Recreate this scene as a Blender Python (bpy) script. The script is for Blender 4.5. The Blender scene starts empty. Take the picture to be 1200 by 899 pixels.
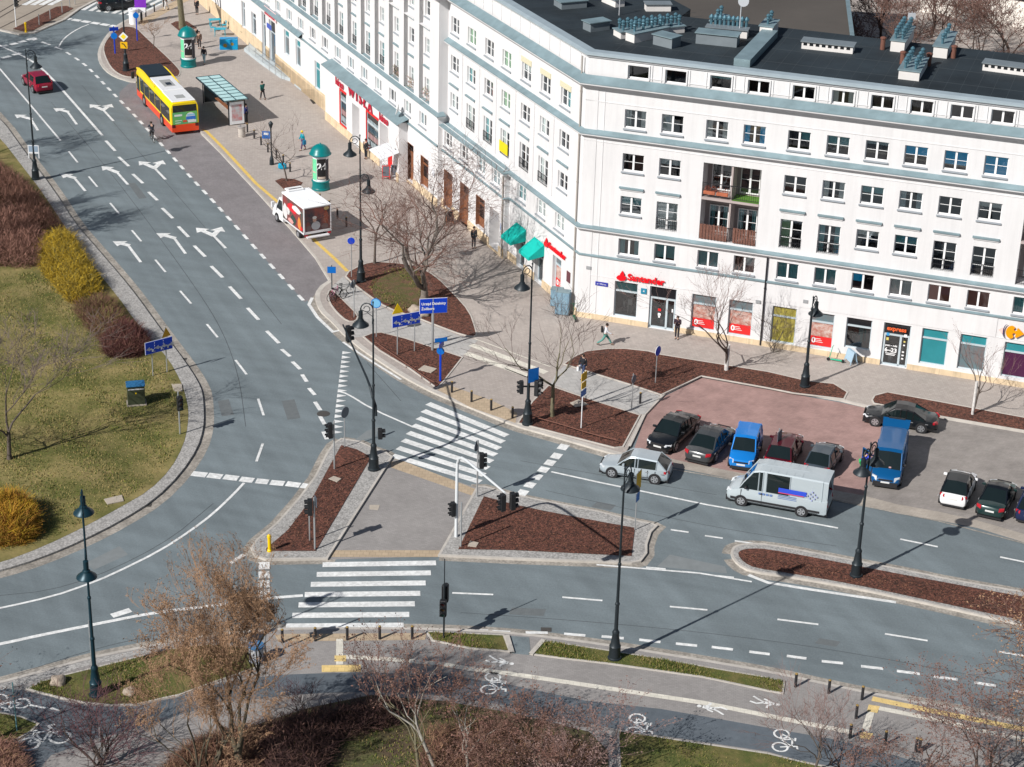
import bpy, bmesh, math, random
from mathutils import Vector, Matrix
from mathutils.geometry import tessellate_polygon
random.seed(7)
C = bpy.context.scene.collection
S = bpy.context.scene
# ------------------------------------------------------------------ camera
CAM_H, CAM_P, CAM_R, CAM_F = 57.0, math.radians(25.3), math.radians(1.6), 2365.0
_F = Vector((0, math.cos(CAM_P), -math.sin(CAM_P)))
_U = Vector((0, math.sin(CAM_P), math.cos(CAM_P)))
_R = Vector((1, 0, 0))
R2 = _R*math.cos(CAM_R) + _U*math.sin(CAM_R)
U2 = -_R*math.sin(CAM_R) + _U*math.cos(CAM_R)
cam_d = bpy.data.cameras.new('camera')
cam = bpy.data.objects.new('camera', cam_d)
C.objects.link(cam)
m = Matrix((R2, U2, -_F)).transposed().to_4x4()
m.translation = (0, 0, CAM_H)
cam.matrix_world = m
cam_d.sensor_width = 36.0
cam_d.lens = CAM_F/1200.0*36.0
cam_d.clip_start = 1.0
cam_d.clip_end = 6000.0
S.camera = cam
# ------------------------------------------------------------------ light
SUN_EL, SUN_AZ = 37.0, 222.0          # direction towards the sun, degrees (azimuth from +X, counter-clockwise)
w = bpy.data.worlds.new('World'); S.world = w
w.use_nodes = True
nt = w.node_tree
bg = nt.nodes['Background']
sky = nt.nodes.new('ShaderNodeTexSky')
sky.sky_type = 'NISHITA'
sky.sun_disc = False
sky.sun_elevation = math.radians(SUN_EL)
sky.sun_rotation = math.radians((90.0-SUN_AZ) % 360.0)
nt.links.new(sky.outputs['Color'], bg.inputs['Color'])
bg.inputs['Strength'].default_value = 0.05
sd = bpy.data.lights.new('sun', 'SUN')
sd.energy = 5.0
sd.angle = math.radians(0.5)
sd.color = (1.0, 0.962, 0.918)
sun = bpy.data.objects.new('sun', sd); C.objects.link(sun)
sv = Vector((math.cos(math.radians(SUN_AZ))*math.cos(math.radians(SUN_EL)), math.sin(math.radians(SUN_AZ))*math.cos(math.radians(SUN_EL)), math.sin(math.radians(SUN_EL))))
sun.rotation_euler = sv.to_track_quat('Z', 'Y').to_euler()
sun.location = sv*200
S.view_settings.view_transform = 'Standard'
S.view_settings.look = 'None'
S.view_settings.exposure = 0.14
S.view_settings.gamma = 1.0
S.view_settings.use_curve_mapping = False
S.cycles.max_bounces = 6
S.cycles.transparent_max_bounces = 8

def at(x, y, z=0.0):
    """plan position of the point at height z that was surveyed at photo coordinates x, y (1200 x 899)"""
    d = _F*CAM_F + R2*(x-600.0) - U2*(y-449.5)
    t = (z-CAM_H)/d.z
    return Vector((d.x*t, d.y*t, z))
def proj(p):
    v = Vector(p)-Vector((0, 0, CAM_H)); k = CAM_F/v.dot(_F)
    return 600+k*v.dot(R2), 449.5-k*v.dot(U2)
def hgt(b, ty, z0=0.12):
    """height of a vertical post standing at photo point b whose top was surveyed at photo row ty"""
    g = at(b[0], b[1], z0); lo, hi = 0.0, 25.0
    for _ in range(30):
        mid = (lo+hi)/2
        if proj((g.x, g.y, z0+mid))[1] > ty: lo = mid
        else: hi = mid
    return lo
# ------------------------------------------------------------------ materials
MATS = {}
def mat(name, col, rough=0.8, metal=0.0, var=0.0, scale=2.0, var2=0.0, scale2=0.25, bump=0.0, bscale=None, spec=0.4, col2=None, pat=None, emit=None, coat=0.0, streak=0.0):
    if name in MATS: return MATS[name]
    mt = bpy.data.materials.new(name); mt.use_nodes = True
    t = mt.node_tree; N = t.nodes; L = t.links
    b = N['Principled BSDF']
    b.inputs['Roughness'].default_value = rough
    b.inputs['Metallic'].default_value = metal
    b.inputs['Specular IOR Level'].default_value = spec
    if coat: b.inputs['Coat Weight'].default_value = coat; b.inputs['Coat Roughness'].default_value = 0.05
    tc = N.new('ShaderNodeTexCoord')
    cur = N.new('ShaderNodeRGB'); cur.outputs[0].default_value = (*col, 1); cur = cur.outputs[0]
    if col2:
        n = N.new('ShaderNodeTexNoise'); n.inputs['Scale'].default_value = scale; n.inputs['Detail'].default_value = 5; n.inputs['Roughness'].default_value = 0.65
        L.new(tc.outputs['Object'], n.inputs['Vector'])
        cr = N.new('ShaderNodeValToRGB'); cr.color_ramp.elements[0].position = 0.38; cr.color_ramp.elements[1].position = 0.62
        L.new(n.outputs['Fac'], cr.inputs['Fac'])
        mx = N.new('ShaderNodeMix'); mx.data_type = 'RGBA'
        L.new(cr.outputs['Color'], mx.inputs['Factor']); L.new(cur, mx.inputs['A']); mx.inputs['B'].default_value = (*col2, 1)
        cur = mx.outputs['Result']
    for v, s in ((var, scale), (var2, scale2)):
        if not v: continue
        n = N.new('ShaderNodeTexNoise'); n.inputs['Scale'].default_value = s; n.inputs['Detail'].default_value = 6; n.inputs['Roughness'].default_value = 0.6
        L.new(tc.outputs['Object'], n.inputs['Vector'])
        mr = N.new('ShaderNodeMapRange'); mr.inputs['From Min'].default_value = 0.3; mr.inputs['From Max'].default_value = 0.7
        mr.inputs['To Min'].default_value = 1-v; mr.inputs['To Max'].default_value = 1+v
        L.new(n.outputs['Fac'], mr.inputs['Value'])
        vm = N.new('ShaderNodeVectorMath'); vm.operation = 'SCALE'
        L.new(cur, vm.inputs[0]); L.new(mr.outputs['Result'], vm.inputs['Scale']); cur = vm.outputs['Vector']
    if streak:      # rain-washed streaks running down the walls
        mp = N.new('ShaderNodeMapping'); mp.inputs['Scale'].default_value = (2.2, 2.2, 0.16); L.new(tc.outputs['Object'], mp.inputs['Vector'])
        n = N.new('ShaderNodeTexNoise'); n.inputs['Scale'].default_value = 1.0; n.inputs['Detail'].default_value = 6; n.inputs['Roughness'].default_value = 0.7; L.new(mp.outputs['Vector'], n.inputs['Vector'])
        mr = N.new('ShaderNodeMapRange'); mr.inputs['From Min'].default_value = 0.42; mr.inputs['From Max'].default_value = 0.75; mr.inputs['To Min'].default_value = 1.0; mr.inputs['To Max'].default_value = 1-streak
        L.new(n.outputs['Fac'], mr.inputs['Value']); vm = N.new('ShaderNodeVectorMath'); vm.operation = 'SCALE'; L.new(cur, vm.inputs[0]); L.new(mr.outputs['Result'], vm.inputs['Scale']); cur = vm.outputs['Vector']
    if pat:   # (kind, width, height, rotation degrees, joint colour factor)
        kind, bw, bh, rot, jf = pat
        mp = N.new('ShaderNodeMapping'); mp.inputs['Rotation'].default_value = (0, 0, math.radians(rot))
        L.new(tc.outputs['Object'], mp.inputs['Vector'])
        if kind == 'brick':
            br = N.new('ShaderNodeTexBrick'); br.inputs['Scale'].default_value = 1.0
            br.inputs['Brick Width'].default_value = bw; br.inputs['Row Height'].default_value = bh
            br.inputs['Mortar Size'].default_value = min(bw, bh)*0.06
            br.inputs['Color1'].default_value = (1.06, 1.06, 1.06, 1); br.inputs['Color2'].default_value = (0.92, 0.92, 0.92, 1)
            br.inputs['Mortar'].default_value = (jf, jf, jf, 1)
            L.new(mp.outputs['Vector'], br.inputs['Vector']); f = br.outputs['Color']
        else:
            vo = N.new('ShaderNodeTexVoronoi'); vo.inputs['Scale'].default_value = 1.0/bw
            L.new(mp.outputs['Vector'], vo.inputs['Vector'])
            cr = N.new('ShaderNodeValToRGB'); cr.color_ramp.elements[0].color = (1.15, 1.15, 1.15, 1); cr.color_ramp.elements[1].color = (jf, jf, jf, 1)
            cr.color_ramp.elements[0].position = 0.2; cr.color_ramp.elements[1].position = 0.75
            L.new(vo.outputs['Distance'], cr.inputs['Fac']); f = cr.outputs['Color']
        vm = N.new('ShaderNodeVectorMath'); vm.operation = 'MULTIPLY'
        L.new(cur, vm.inputs[0]); L.new(f, vm.inputs[1]); cur = vm.outputs['Vector']
    L.new(cur, b.inputs['Base Color'])
    if bump:
        n = N.new('ShaderNodeTexNoise'); n.inputs['Scale'].default_value = bscale or scale; n.inputs['Detail'].default_value = 4
        L.new(tc.outputs['Object'], n.inputs['Vector'])
        bp = N.new('ShaderNodeBump'); bp.inputs['Strength'].default_value = bump; bp.inputs['Distance'].default_value = 0.05
        L.new(n.outputs['Fac'], bp.inputs['Height']); L.new(bp.outputs['Normal'], b.inputs['Normal'])
    if emit:
        b.inputs['Emission Color'].default_value = (*emit, 1); b.inputs['Emission Strength'].default_value = 1
    MATS[name] = mt
    return mt
def glass_mat(name, tint=(0.55, 0.62, 0.66), refl=0.35):
    if name in MATS: return MATS[name]
    mt = bpy.data.materials.new(name); mt.use_nodes = True
    t = mt.node_tree; N = t.nodes; L = t.links
    N.remove(N['Principled BSDF'])
    tr = N.new('ShaderNodeBsdfTransparent'); tr.inputs['Color'].default_value = (*tint, 1)
    gl = N.new('ShaderNodeBsdfGlossy'); gl.inputs['Roughness'].default_value = 0.02; gl.inputs['Color'].default_value = (0.9, 0.95, 1, 1)
    fr = N.new('ShaderNodeFresnel'); fr.inputs['IOR'].default_value = 1.5
    ma = N.new('ShaderNodeMath'); ma.operation = 'MULTIPLY_ADD'; ma.inputs[1].default_value = 1.2; ma.inputs[2].default_value = refl*0.2; ma.use_clamp = True
    L.new(fr.outputs[0], ma.inputs[0])
    mx = N.new('ShaderNodeMixShader'); L.new(ma.outputs[0], mx.inputs[0]); L.new(tr.outputs[0], mx.inputs[1]); L.new(gl.outputs[0], mx.inputs[2])
    L.new(mx.outputs[0], N['Material Output'].inputs['Surface'])
    MATS[name] = mt
    return mt
# ------------------------------------------------------------------ mesh helpers
class MB:
    def __init__(s): s.v = []; s.f = []; s.m = []; s.M = Matrix()
    def add(s, vs, fs, mi=0):
        o = len(s.v)
        M = s.M
        s.v += [tuple(M @ Vector(p)) for p in vs]
        s.f += [tuple(i+o for i in f) for f in fs]
        s.m += [mi]*len(fs)
    def box(s, x0, x1, y0, y1, z0, z1, mi=0):
        s.add([(x0,y0,z0),(x1,y0,z0),(x1,y1,z0),(x0,y1,z0),(x0,y0,z1),(x1,y0,z1),(x1,y1,z1),(x0,y1,z1)],
              [(0,3,2,1),(4,5,6,7),(0,1,5,4),(1,2,6,5),(2,3,7,6),(3,0,4,7)], mi)
    def bbox(s, x0, x1, y0, y1, z0, z1, b=0.02, mi=0):
        """box with chamfered edges"""
        rings = [((x0+b, y0+b, x1-b, y1-b), z0), ((x0, y0, x1, y1), z0+b), ((x0, y0, x1, y1), z1-b), ((x0+b, y0+b, x1-b, y1-b), z1)]
        rr = []
        for (a, c, d, e), z in rings:
            k = b if z in (z0, z1) else b
            rr.append([(a+k,c,z),(d-k,c,z),(d,c+k,z),(d,e-k,z),(d-k,e,z),(a+k,e,z),(a,e-k,z),(a,c+k,z)])
        s.loft(rr, mi=mi)
    def poly(s, pts, z=None, mi=0, up=True):
        """flat polygon; pts 2D/3D"""
        P = [Vector((p[0], p[1], z if z is not None else p[2])) for p in pts]
        a = sum(P[i].x*P[(i+1) % len(P)].y-P[(i+1) % len(P)].x*P[i].y for i in range(len(P)))
        if a < 0: P.reverse()
        tri = tessellate_polygon([P])
        fs = []
        for t in tri:
            q = (P[t[1]]-P[t[0]]).cross(P[t[2]]-P[t[0]])
            fs.append(tuple(t) if (q.z > 0) == up else tuple(reversed(t)))
        s.add([tuple(p) for p in P], fs, mi)
    def slab(s, pts, z0, z1, mi=0, ms=None):
        P = [Vector((p[0], p[1])) for p in pts]
        a = sum(P[i].x*P[(i+1) % len(P)].y-P[(i+1) % len(P)].x*P[i].y for i in range(len(P)))
        if a < 0: P.reverse()
        s.poly(P, z1, mi)
        n = len(P); vs = [(p.x, p.y, z0) for p in P]+[(p.x, p.y, z1) for p in P]
        s.add(vs, [(i, (i+1) % n, n+(i+1) % n, n+i) for i in range(n)], mi if ms is None else ms)
    def loft(s, rings, mi=0, cap=True, closed=True):
        n = len(rings[0]); vs = [p for r in rings for p in r]; fs = []
        for k in range(len(rings)-1):
            for i in range(n if closed else n-1):
                j = (i+1) % n
                fs.append((k*n+i, k*n+j, (k+1)*n+j, (k+1)*n+i))
        if cap and closed:
            fs.append(tuple(reversed(range(n)))); fs.append(tuple(range((len(rings)-1)*n, len(rings)*n)))
        s.add(vs, fs, mi)
    def lathe(s, prof, n=12, mi=0, c=(0, 0), cap=True):
        s.loft([[(c[0]+r*math.cos(2*math.pi*i/n), c[1]+r*math.sin(2*math.pi*i/n), z) for i in range(n)] for r, z in prof], mi, cap)
    def tube(s, pts, r, n=6, mi=0, cap=True):
        P = [Vector(p) for p in pts]; rings = []
        rs = r if isinstance(r, (list, tuple)) else [r]*len(P)
        ref = None
        for i, p in enumerate(P):
            d = (P[min(i+1, len(P)-1)]-P[max(i-1, 0)])
            if d.length < 1e-9: d = Vector((0, 0, 1))
            d.normalize()
            if ref is None: ref = Vector((1, 0, 0)) if abs(d.x) < 0.8 else Vector((0, 1, 0))
            a = d.cross(ref)
            if a.length < 1e-6: a = d.orthogonal()
            a.normalize(); b = d.cross(a); ref = b.cross(d) if False else ref
            rings.append([tuple(p+(a*math.cos(2*math.pi*k/n)+b*math.sin(2*math.pi*k/n))*rs[i]) for k in range(n)])
        s.loft(rings, mi, cap)
    def disc(s, c, nrm, r, n=16, mi=0, th=0.03):
        c = Vector(c); d = Vector(nrm).normalized()
        s.tube([c-d*th/2, c+d*th/2], r, n, mi)
    def quad(s, a, b, c, d, mi=0): s.add([a, b, c, d], [(0, 1, 2, 3)], mi)
    def ribbon(s, pts, wd, z, mi=0):
        P = [Vector((p[0], p[1])) for p in pts]; n = len(P); L = []; Rr = []
        for i in range(n):
            d0 = (P[i]-P[i-1]).normalized() if i > 0 else None
            d1 = (P[i+1]-P[i]).normalized() if i < n-1 else None
            d = ((d0 or d1)+(d1 or d0)).normalized()
            nn = Vector((-d.y, d.x)); k = 1.0
            if d0 and d1: k = 1/max(0.5, nn.dot(Vector((-d0.y, d0.x))))
            L.append(P[i]+nn*wd/2*k); Rr.append(P[i]-nn*wd/2*k)
        vs = [(p.x, p.y, z) for p in L]+[(p.x, p.y, z) for p in Rr]
        s.add(vs, [(n+i, n+i+1, i+1, i) for i in range(n-1)], mi)
    def build(s, name, mats, parent=None, smooth=False, loc=None):
        me = bpy.data.meshes.new(name)
        me.from_pydata(s.v, [], s.f)
        if not isinstance(mats, (list, tuple)): mats = [mats]
        for q in mats: me.materials.append(q)
        if len(mats) > 1: me.polygons.foreach_set('material_index', s.m)
        if smooth: me.polygons.foreach_set('use_smooth', [True]*len(me.polygons))
        me.update()
        o = bpy.data.objects.new(name, me); C.objects.link(o)
        if parent: o.parent = parent
        if loc is not None: o.location = loc
        return o
def autosmooth(o, ang=40):
    me = o.data
    bm = bmesh.new(); bm.from_mesh(me)
    bmesh.ops.recalc_face_normals(bm, faces=bm.faces)
    for f in bm.faces: f.smooth = True
    for e in bm.edges:
        if len(e.link_faces) == 2 and e.calc_face_angle(0) > math.radians(ang): e.smooth = False
        elif len(e.link_faces) != 2: e.smooth = False
    bm.to_mesh(me); bm.free(); return o
def thing(name, label, cat, loc=(0, 0, 0), rz=0.0, group=None):
    o = bpy.data.objects.new(name, None); C.objects.link(o)
    o.location = loc; o.rotation_euler = (0, 0, rz); o.empty_display_size = 0.3
    o['label'] = label; o['category'] = cat
    if group: o['group'] = group
    return o
def tag(o, label, cat, group=None, kind=None):
    o['label'] = label; o['category'] = cat
    if group: o['group'] = group
    if kind: o['kind'] = kind
    return o
KIDS = {}
def copy_tree(o, parent=None):
    c = o.copy(); C.objects.link(c)
    if parent: c.parent = parent
    for ch in list(o.children): copy_tree(ch, c)
    return c
def dup(o, loc, rz, label, group=None):
    c = copy_tree(o); c.location = loc; c.rotation_euler = (0, 0, rz); c['label'] = label
    if group: c['group'] = group
    return c
def structure(o): o['kind'] = 'structure'; return o
def smooth_line(P, it=2, closed=False):
    P = [Vector((p[0], p[1])) for p in P]
    for _ in range(it):
        Q = []; n = len(P)
        rng = range(n) if closed else range(n-1)
        if not closed: Q.append(P[0])
        for i in rng:
            a, b = P[i], P[(i+1) % n]
            Q.append(a*0.75+b*0.25); Q.append(a*0.25+b*0.75)
        if not closed: Q.append(P[-1])
        P = Q
    return P
def px(pts, z=0.0, sm=0, closed=False):
    P = [at(x, y, z) for x, y in pts]
    if sm: return smooth_line(P, sm, closed)
    return [Vector((p.x, p.y)) for p in P]
_FONT = {}
def text_mesh(body, size, depth=0.02, bold=0.0, align='CENTER', sx=1.0):
    cu = bpy.data.curves.new('t', 'FONT'); cu.body = body; cu.size = size; cu.extrude = depth/2; cu.offset = bold
    cu.align_x = align; cu.align_y = 'CENTER'; cu.resolution_u = 3
    o = bpy.data.objects.new('t', cu); C.objects.link(o)
    dg = bpy.context.evaluated_depsgraph_get(); dg.update()
    me = bpy.data.meshes.new_from_object(o.evaluated_get(dg))
    vs = [(v.co.x*sx, v.co.y, v.co.z) for v in me.vertices]; fs = [tuple(p.vertices) for p in me.polygons]
    bpy.data.objects.remove(o); bpy.data.curves.remove(cu); bpy.data.meshes.remove(me)
    return vs, fs
# ------------------------------------------------------------------ ground
K = 0.12
def nodes_asphalt():
    mt = mat('asphalt', (0.163, 0.196, 0.210), rough=0.75, var=0.05, scale=0.8, var2=0.09, scale2=0.09, bump=0.25, bscale=18, spec=0.35)
    t = mt.node_tree; N = t.nodes; L = t.links
    b = N['Principled BSDF']; src = b.inputs['Base Color'].links[0].from_socket
    tc = [n for n in N if n.type == 'TEX_COORD'][0]
    # fine grain
    n = N.new('ShaderNodeTexNoise'); n.inputs['Scale'].default_value = 9; n.inputs['Detail'].default_value = 3
    L.new(tc.outputs['Object'], n.inputs['Vector'])
    mr = N.new('ShaderNodeMapRange'); mr.inputs['To Min'].default_value = 0.8; mr.inputs['To Max'].default_value = 1.2
    L.new(n.outputs['Fac'], mr.inputs['Value'])
    vm = N.new('ShaderNodeVectorMath'); vm.operation = 'SCALE'; L.new(src, vm.inputs[0]); L.new(mr.outputs['Result'], vm.inputs['Scale'])
    # wheel-worn streaks along the travel directions of the two carriageways
    cur = vm.outputs['Vector']
    for rot, msk in ((65, -1), (18, 1)):
        mp = N.new('ShaderNodeMapping'); mp.vector_type = 'TEXTURE'; mp.inputs['Rotation'].default_value = (0, 0, math.radians(-rot)); mp.inputs['Scale'].default_value = (22, 1.1, 1)
        L.new(tc.outputs['Object'], mp.inputs['Vector'])
        n2 = N.new('ShaderNodeTexNoise'); n2.inputs['Scale'].default_value = 1.0; n2.inputs['Detail'].default_value = 5
        L.new(mp.outputs['Vector'], n2.inputs['Vector'])
        m2 = N.new('ShaderNodeMapRange'); m2.inputs['From Min'].default_value = 0.35; m2.inputs['From Max'].default_value = 0.65
        m2.inputs['To Min'].default_value = 0.91; m2.inputs['To Max'].default_value = 1.08
        L.new(n2.outputs['Fac'], m2.inputs['Value'])
        v2 = N.new('ShaderNodeVectorMath'); v2.operation = 'SCALE'; L.new(cur, v2.inputs[0]); L.new(m2.outputs['Result'], v2.inputs['Scale']); cur = v2.outputs['Vector']
    L.new(cur, b.inputs['Base Color'])
    return mt
M_ASPH = nodes_asphalt()
M_BAY = mat('bay_paving', (0.215, 0.20, 0.205), var=0.12, scale=0.7, var2=0.10, scale2=0.15, bump=0.2, bscale=14, pat=('brick', 0.22, 0.11, 65, 0.8))
M_WALK = mat('concrete_pavers', (0.385, 0.342, 0.312), var=0.06, scale=1.5, var2=0.10, scale2=0.12, bump=0.15, bscale=12, pat=('brick', 0.25, 0.25, 20, 0.85))
M_WALK2 = mat('grey_block_pavers', (0.285, 0.27, 0.26), var=0.07, scale=1.2, var2=0.10, scale2=0.2, bump=0.2, bscale=12, pat=('brick', 0.22, 0.12, 5, 0.78))
M_PATH = mat('pale_slabs', (0.41, 0.40, 0.385), var=0.08, scale=1.0, var2=0.08, scale2=0.2, pat=('brick', 0.5, 0.5, -18, 0.85))
M_SETT = mat('granite_setts', (0.37, 0.36, 0.345), var=0.15, scale=2.5, bump=0.6, bscale=9, pat=('vor', 0.12, 0, 0, 0.72))
M_KERB = mat('kerb_stone', (0.47, 0.44, 0.40), var=0.10, scale=2.0, var2=0.1, bump=0.1, bscale=20)
M_GUT = mat('gutter_dust', (0.31, 0.285, 0.25), var=0.22, scale=1.2, var2=0.15, scale2=0.3, pat=('vor', 0.15, 0, 0, 0.8))
M_TACT = mat('buff_tactile_paving', (0.44, 0.345, 0.24), var=0.08, scale=2.0, pat=('brick', 0.35, 0.35, 0, 0.8))
M_YEL = mat('yellow_tactile', (0.70, 0.52, 0.22), var=0.10, scale=2.0, pat=('brick', 0.35, 0.35, 0, 0.85))
M_WTACT = mat('white_tactile', (0.66, 0.63, 0.55), var=0.10, scale=2.0, pat=('brick', 0.35, 0.35, 0, 0.85))
M_WHITE = mat('road_paint', (0.70, 0.71, 0.70), rough=0.6, var=0.20, scale=4.0, var2=0.12, scale2=0.5)
M_YPAINT = mat('yellow_paint', (0.66, 0.46, 0.12), rough=0.6, var=0.12, scale=3.0)
M_PINK = mat('red_block_paving', (0.335, 0.215, 0.195), var=0.16, scale=0.9, var2=0.16, scale2=0.15, bump=0.2, bscale=10, pat=('brick', 0.22, 0.11, -18, 0.8))
M_PARK = mat('grey_park_paving', (0.265, 0.242, 0.225), var=0.16, scale=0.8, var2=0.16, scale2=0.15, bump=0.2, bscale=10, pat=('brick', 0.22, 0.11, -18, 0.8))
M_BUFF = mat('buff_strip_paving', (0.37, 0.33, 0.285), var=0.12, scale=0.8, var2=0.12, scale2=0.2, pat=('brick', 0.22, 0.11, -18, 0.8))
M_MULCH = mat('bark_mulch', (0.19, 0.072, 0.048), rough=0.95, col2=(0.06, 0.026, 0.018), scale=5.0, var2=0.2, scale2=0.6, bump=1.0, bscale=8, pat=('vor', 0.10, 0, 0, 0.55))
M_GRASS = mat('grass_ground', (0.118, 0.122, 0.028), rough=0.95, col2=(0.205, 0.165, 0.065), scale=0.40, var=0.25, var2=0.18, scale2=0.15, bump=0.8, bscale=5)
M_GRASS2 = mat('lush_grass_ground', (0.085, 0.105, 0.024), rough=0.95, col2=(0.13, 0.11, 0.038), scale=0.9, var=0.2, bump=0.8, bscale=5)
M_SOIL = mat('leafy_soil', (0.10, 0.070, 0.042), rough=0.95, col2=(0.07, 0.075, 0.025), scale=0.7, var=0.2, bump=0.9, bscale=6)
M_CONC = mat('tramway_concrete', (0.33, 0.285, 0.235), var=0.08, scale=0.8, var2=0.08, scale2=0.1)
M_RAIL = mat('rail_steel', (0.10, 0.075, 0.06), rough=0.5, metal=0.6)
M_STONE = mat('boulder', (0.36, 0.30, 0.24), var=0.2, scale=3, bump=0.8, bscale=4)

g = MB()
# one large sheet, denser near the scene
g.box(-900, 900, -300, 3000, -1.0, 0.0)
structure(g.build('road', M_ASPH))

def sheet(name, pts, z, m, mi=None):
    b = MB(); b.poly(pts, z); return structure(b.build(name, m))
def slab(name, pts, z, m):
    b = MB(); b.slab(pts, -0.05, z); return structure(b.build(name, m))
def kerb(name, pts, wd=0.2, z=K+0.006, closed=True, m=None, z0=-0.04):
    """kerb stones: a band just inside the outline, standing up from the road"""
    P = [Vector((p[0], p[1])) for p in pts]; b = MB(); n = len(P)
    if closed: P = P+[P[0], P[1]]
    L = []; R_ = []
    for i in range(len(P)):
        d0 = (P[i]-P[i-1]).normalized() if i > 0 else None
        d1 = (P[i+1]-P[i]).normalized() if i < len(P)-1 else None
        d = ((d0 or d1)+(d1 or d0)).normalized(); nn = Vector((-d.y, d.x)); k = 1.0
        if d0 and d1: k = 1/max(0.6, nn.dot(Vector((-d0.y, d0.x))))
        L.append(P[i]+nn*wd/2*k); R_.append(P[i]-nn*wd/2*k)
    N_ = len(P)
    if closed: L[0], R_[0] = L[-2], R_[-2]
    vs = [(p.x, p.y, z0) for p in L]+[(p.x, p.y, z0) for p in R_]+[(p.x, p.y, z) for p in L]+[(p.x, p.y, z) for p in R_]
    fs = []
    for i in range(N_-1 if not closed else N_-2):
        j = i+1
        fs += [(3*N_+i, 3*N_+j, 2*N_+j, 2*N_+i), (i, 2*N_+i, 2*N_+j, j), (N_+j, 3*N_+j, 3*N_+i, N_+i)]
    b.add(vs, fs)
    return structure(b.build(name, m or M_KERB))
def gutter(pts, wd=0.5, off=0.0):
    b = MB(); b.ribbon(pts, wd*1.6, 0.003+off); return structure(b.build('gutter', M_GUT))

# --- left verge, outer kerb curve
vk = [(-90,30),(-60,75),(-30,115),(0,140),(32,185),(62,224),(87,264),(110,290),(140,325),(160,350),(190,392),(215,425),(230,448),(236,462),(237.5,485),(237,503),(230,527),(210,557),(180,587),(140,612),(95,635),(45,656),(0,670),(-60,684),(-140,696)]
VK = px(vk, 0.0, 1)
vin = [(-110,60),(-60,110),(-30,135),(0,161),(30,200),(50,226),(82,275),(100,301),(140,350),(155,372),(175,397),(197,420),(212,447),(217,462),(221,480),(220,500),(215,522),(200,550),(175,575),(140,595),(100,617),(50,641),(0,660),(-60,673),(-140,684)]
VI = px(vin, K, 1)
slab('verge_strip', VK+list(reversed(VI)), K, M_SETT)
kerb('kerb', VK, 0.16, closed=False, m=M_SETT)
gutter([p for p in VK], 0.9)
far = [at(-500, 690), at(-500, 30)]
b = MB(); b.slab(VI+[Vector((f.x, f.y)) for f in far], -0.05, K+0.012); structure(b.build('grass_verge', M_GRASS))
# --- main pavement north-east of the junction
mainp = [(270,-60),(240,-20),(205,-2),(186,9),(168,17),(150,24),(138,31),(129,39),(121,50),(116,62),(117,72),(124,83),(136,91),(152,96)]
bay = [(160,97),(200,93),(212,102),(237,158),(258,179),(300,224),(340,268),(370,303),(387,331)]
nose = [(378,337),(372,345),(372,352),(377,365),(388,375),(398,385),(404,392),(414,400),(427,411),(450,426),(468,438),(485,448),(512,462),(550,477),(600,498),(650,512),(712,530),(732,535)]
park = [(737,525),(755,487),(778,463),(822,441),(985,470),(1022,479),(1107,491),(1230,512),(1420,545)]
PK = smooth_line(px(mainp), 1)+px(bay)+smooth_line(px(nose), 1)+px(park)
tail = [at(1420, 400), at(1500, -60), at(900, -350), at(300, -350)]
PKall = PK+[Vector((p.x, p.y)) for p in tail]
slab('pavement', PKall, K, M_WALK)
kerb('kerb', smooth_line(px(mainp), 1)+px(bay)[:1], 0.3, closed=False)
kerb('kerb', px(bay[1:]), 0.15, closed=False)
kerb('kerb', px(bay[-1:])+smooth_line(px(nose), 1), 0.35, closed=False)
kerb('kerb', px(park), 0.2, closed=False)
gutter(px(nose, 0, 1), 0.9)
# bus bay carriageway
bayp = [(152,97),(160,97),(200,94),(212,103),(237,159),(258,180),(300,225),(340,269),(370,304),(385,331),(374,340),(366,349),(357,354),(346,342),(312,305),(281,270),(251,237),(223,207),(198,179),(160,140),(140,120),(140,108)]
sheet('bus_bay', px(bayp), 0.004, M_BAY)
# parking
pink = [(742,529),(757,487),(780,464),(823,443),(985,472),(1022,480),(1040,500),(1012,583),(870,557),(800,543)]
grey = [(1022,480),(1107,492),(1230,513),(1420,546),(1420,690),(1200,628),(1145,612),(1100,602),(1050,593),(1012,583),(1040,500)]
buff = [(735,533),(742,527),(800,541),(870,555),(1012,581),(1050,591),(1100,600),(1145,610),(1200,626),(1420,688),(1420,697),(1200,636),(1145,619),(1100,610),(1050,602),(1010,592),(850,560),(790,548),(735,540)]
sheet('parking', px(pink), 0.012, M_PINK)
sheet('parking', px(grey), 0.008, M_PARK)
sheet('parking_edge', px(buff), 0.016, M_BUFF)
b = MB(); b.ribbon(px([(735,541),(850,561),(1010,593),(1100,611),(1200,637),(1420,698)]), 0.12, 0.022); structure(b.build('kerb', M_GUT))

def bed(pts, sm=1, z=K+0.03, m=None, name='mulch_bed', k=True, kw=0.10):
    P = px(pts, K, sm, True)
    b = MB(); b.poly(P, z); o = structure(b.build(name, m or M_MULCH))
    if k: kerb('bed_edging', P, kw, z=K+0.045, z0=K-0.02)
    return o
bed([(140,33),(148,31),(160,33),(170,43),(183,55),(196,67),(208,79),(212,85),(208,91),(190,91),(160,91),(146,90),(136,85),(129,78),(123,66),(121,57),(123,50),(129,42)], 1)
bed([(384,345),(386,340),(391,341),(405,355),(420,370),(417,377),(407,377),(395,367),(386,355)], 1)
bed([(403,322),(425,310),(440,307),(470,309),(490,312),(512,325),(532,345),(550,365),(557,385),(559,395),(545,394),(510,381),(490,373),(455,362),(430,345),(412,331)], 1)
bed([(426,395),(436,391),(447,390),(475,397),(542,419),(520,447),(512,455),(480,432),(445,411)], 0)
bed([(643,452),(687,467),(750,487),(730,524),(720,525),(607,496),(624,471)], 0)
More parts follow.
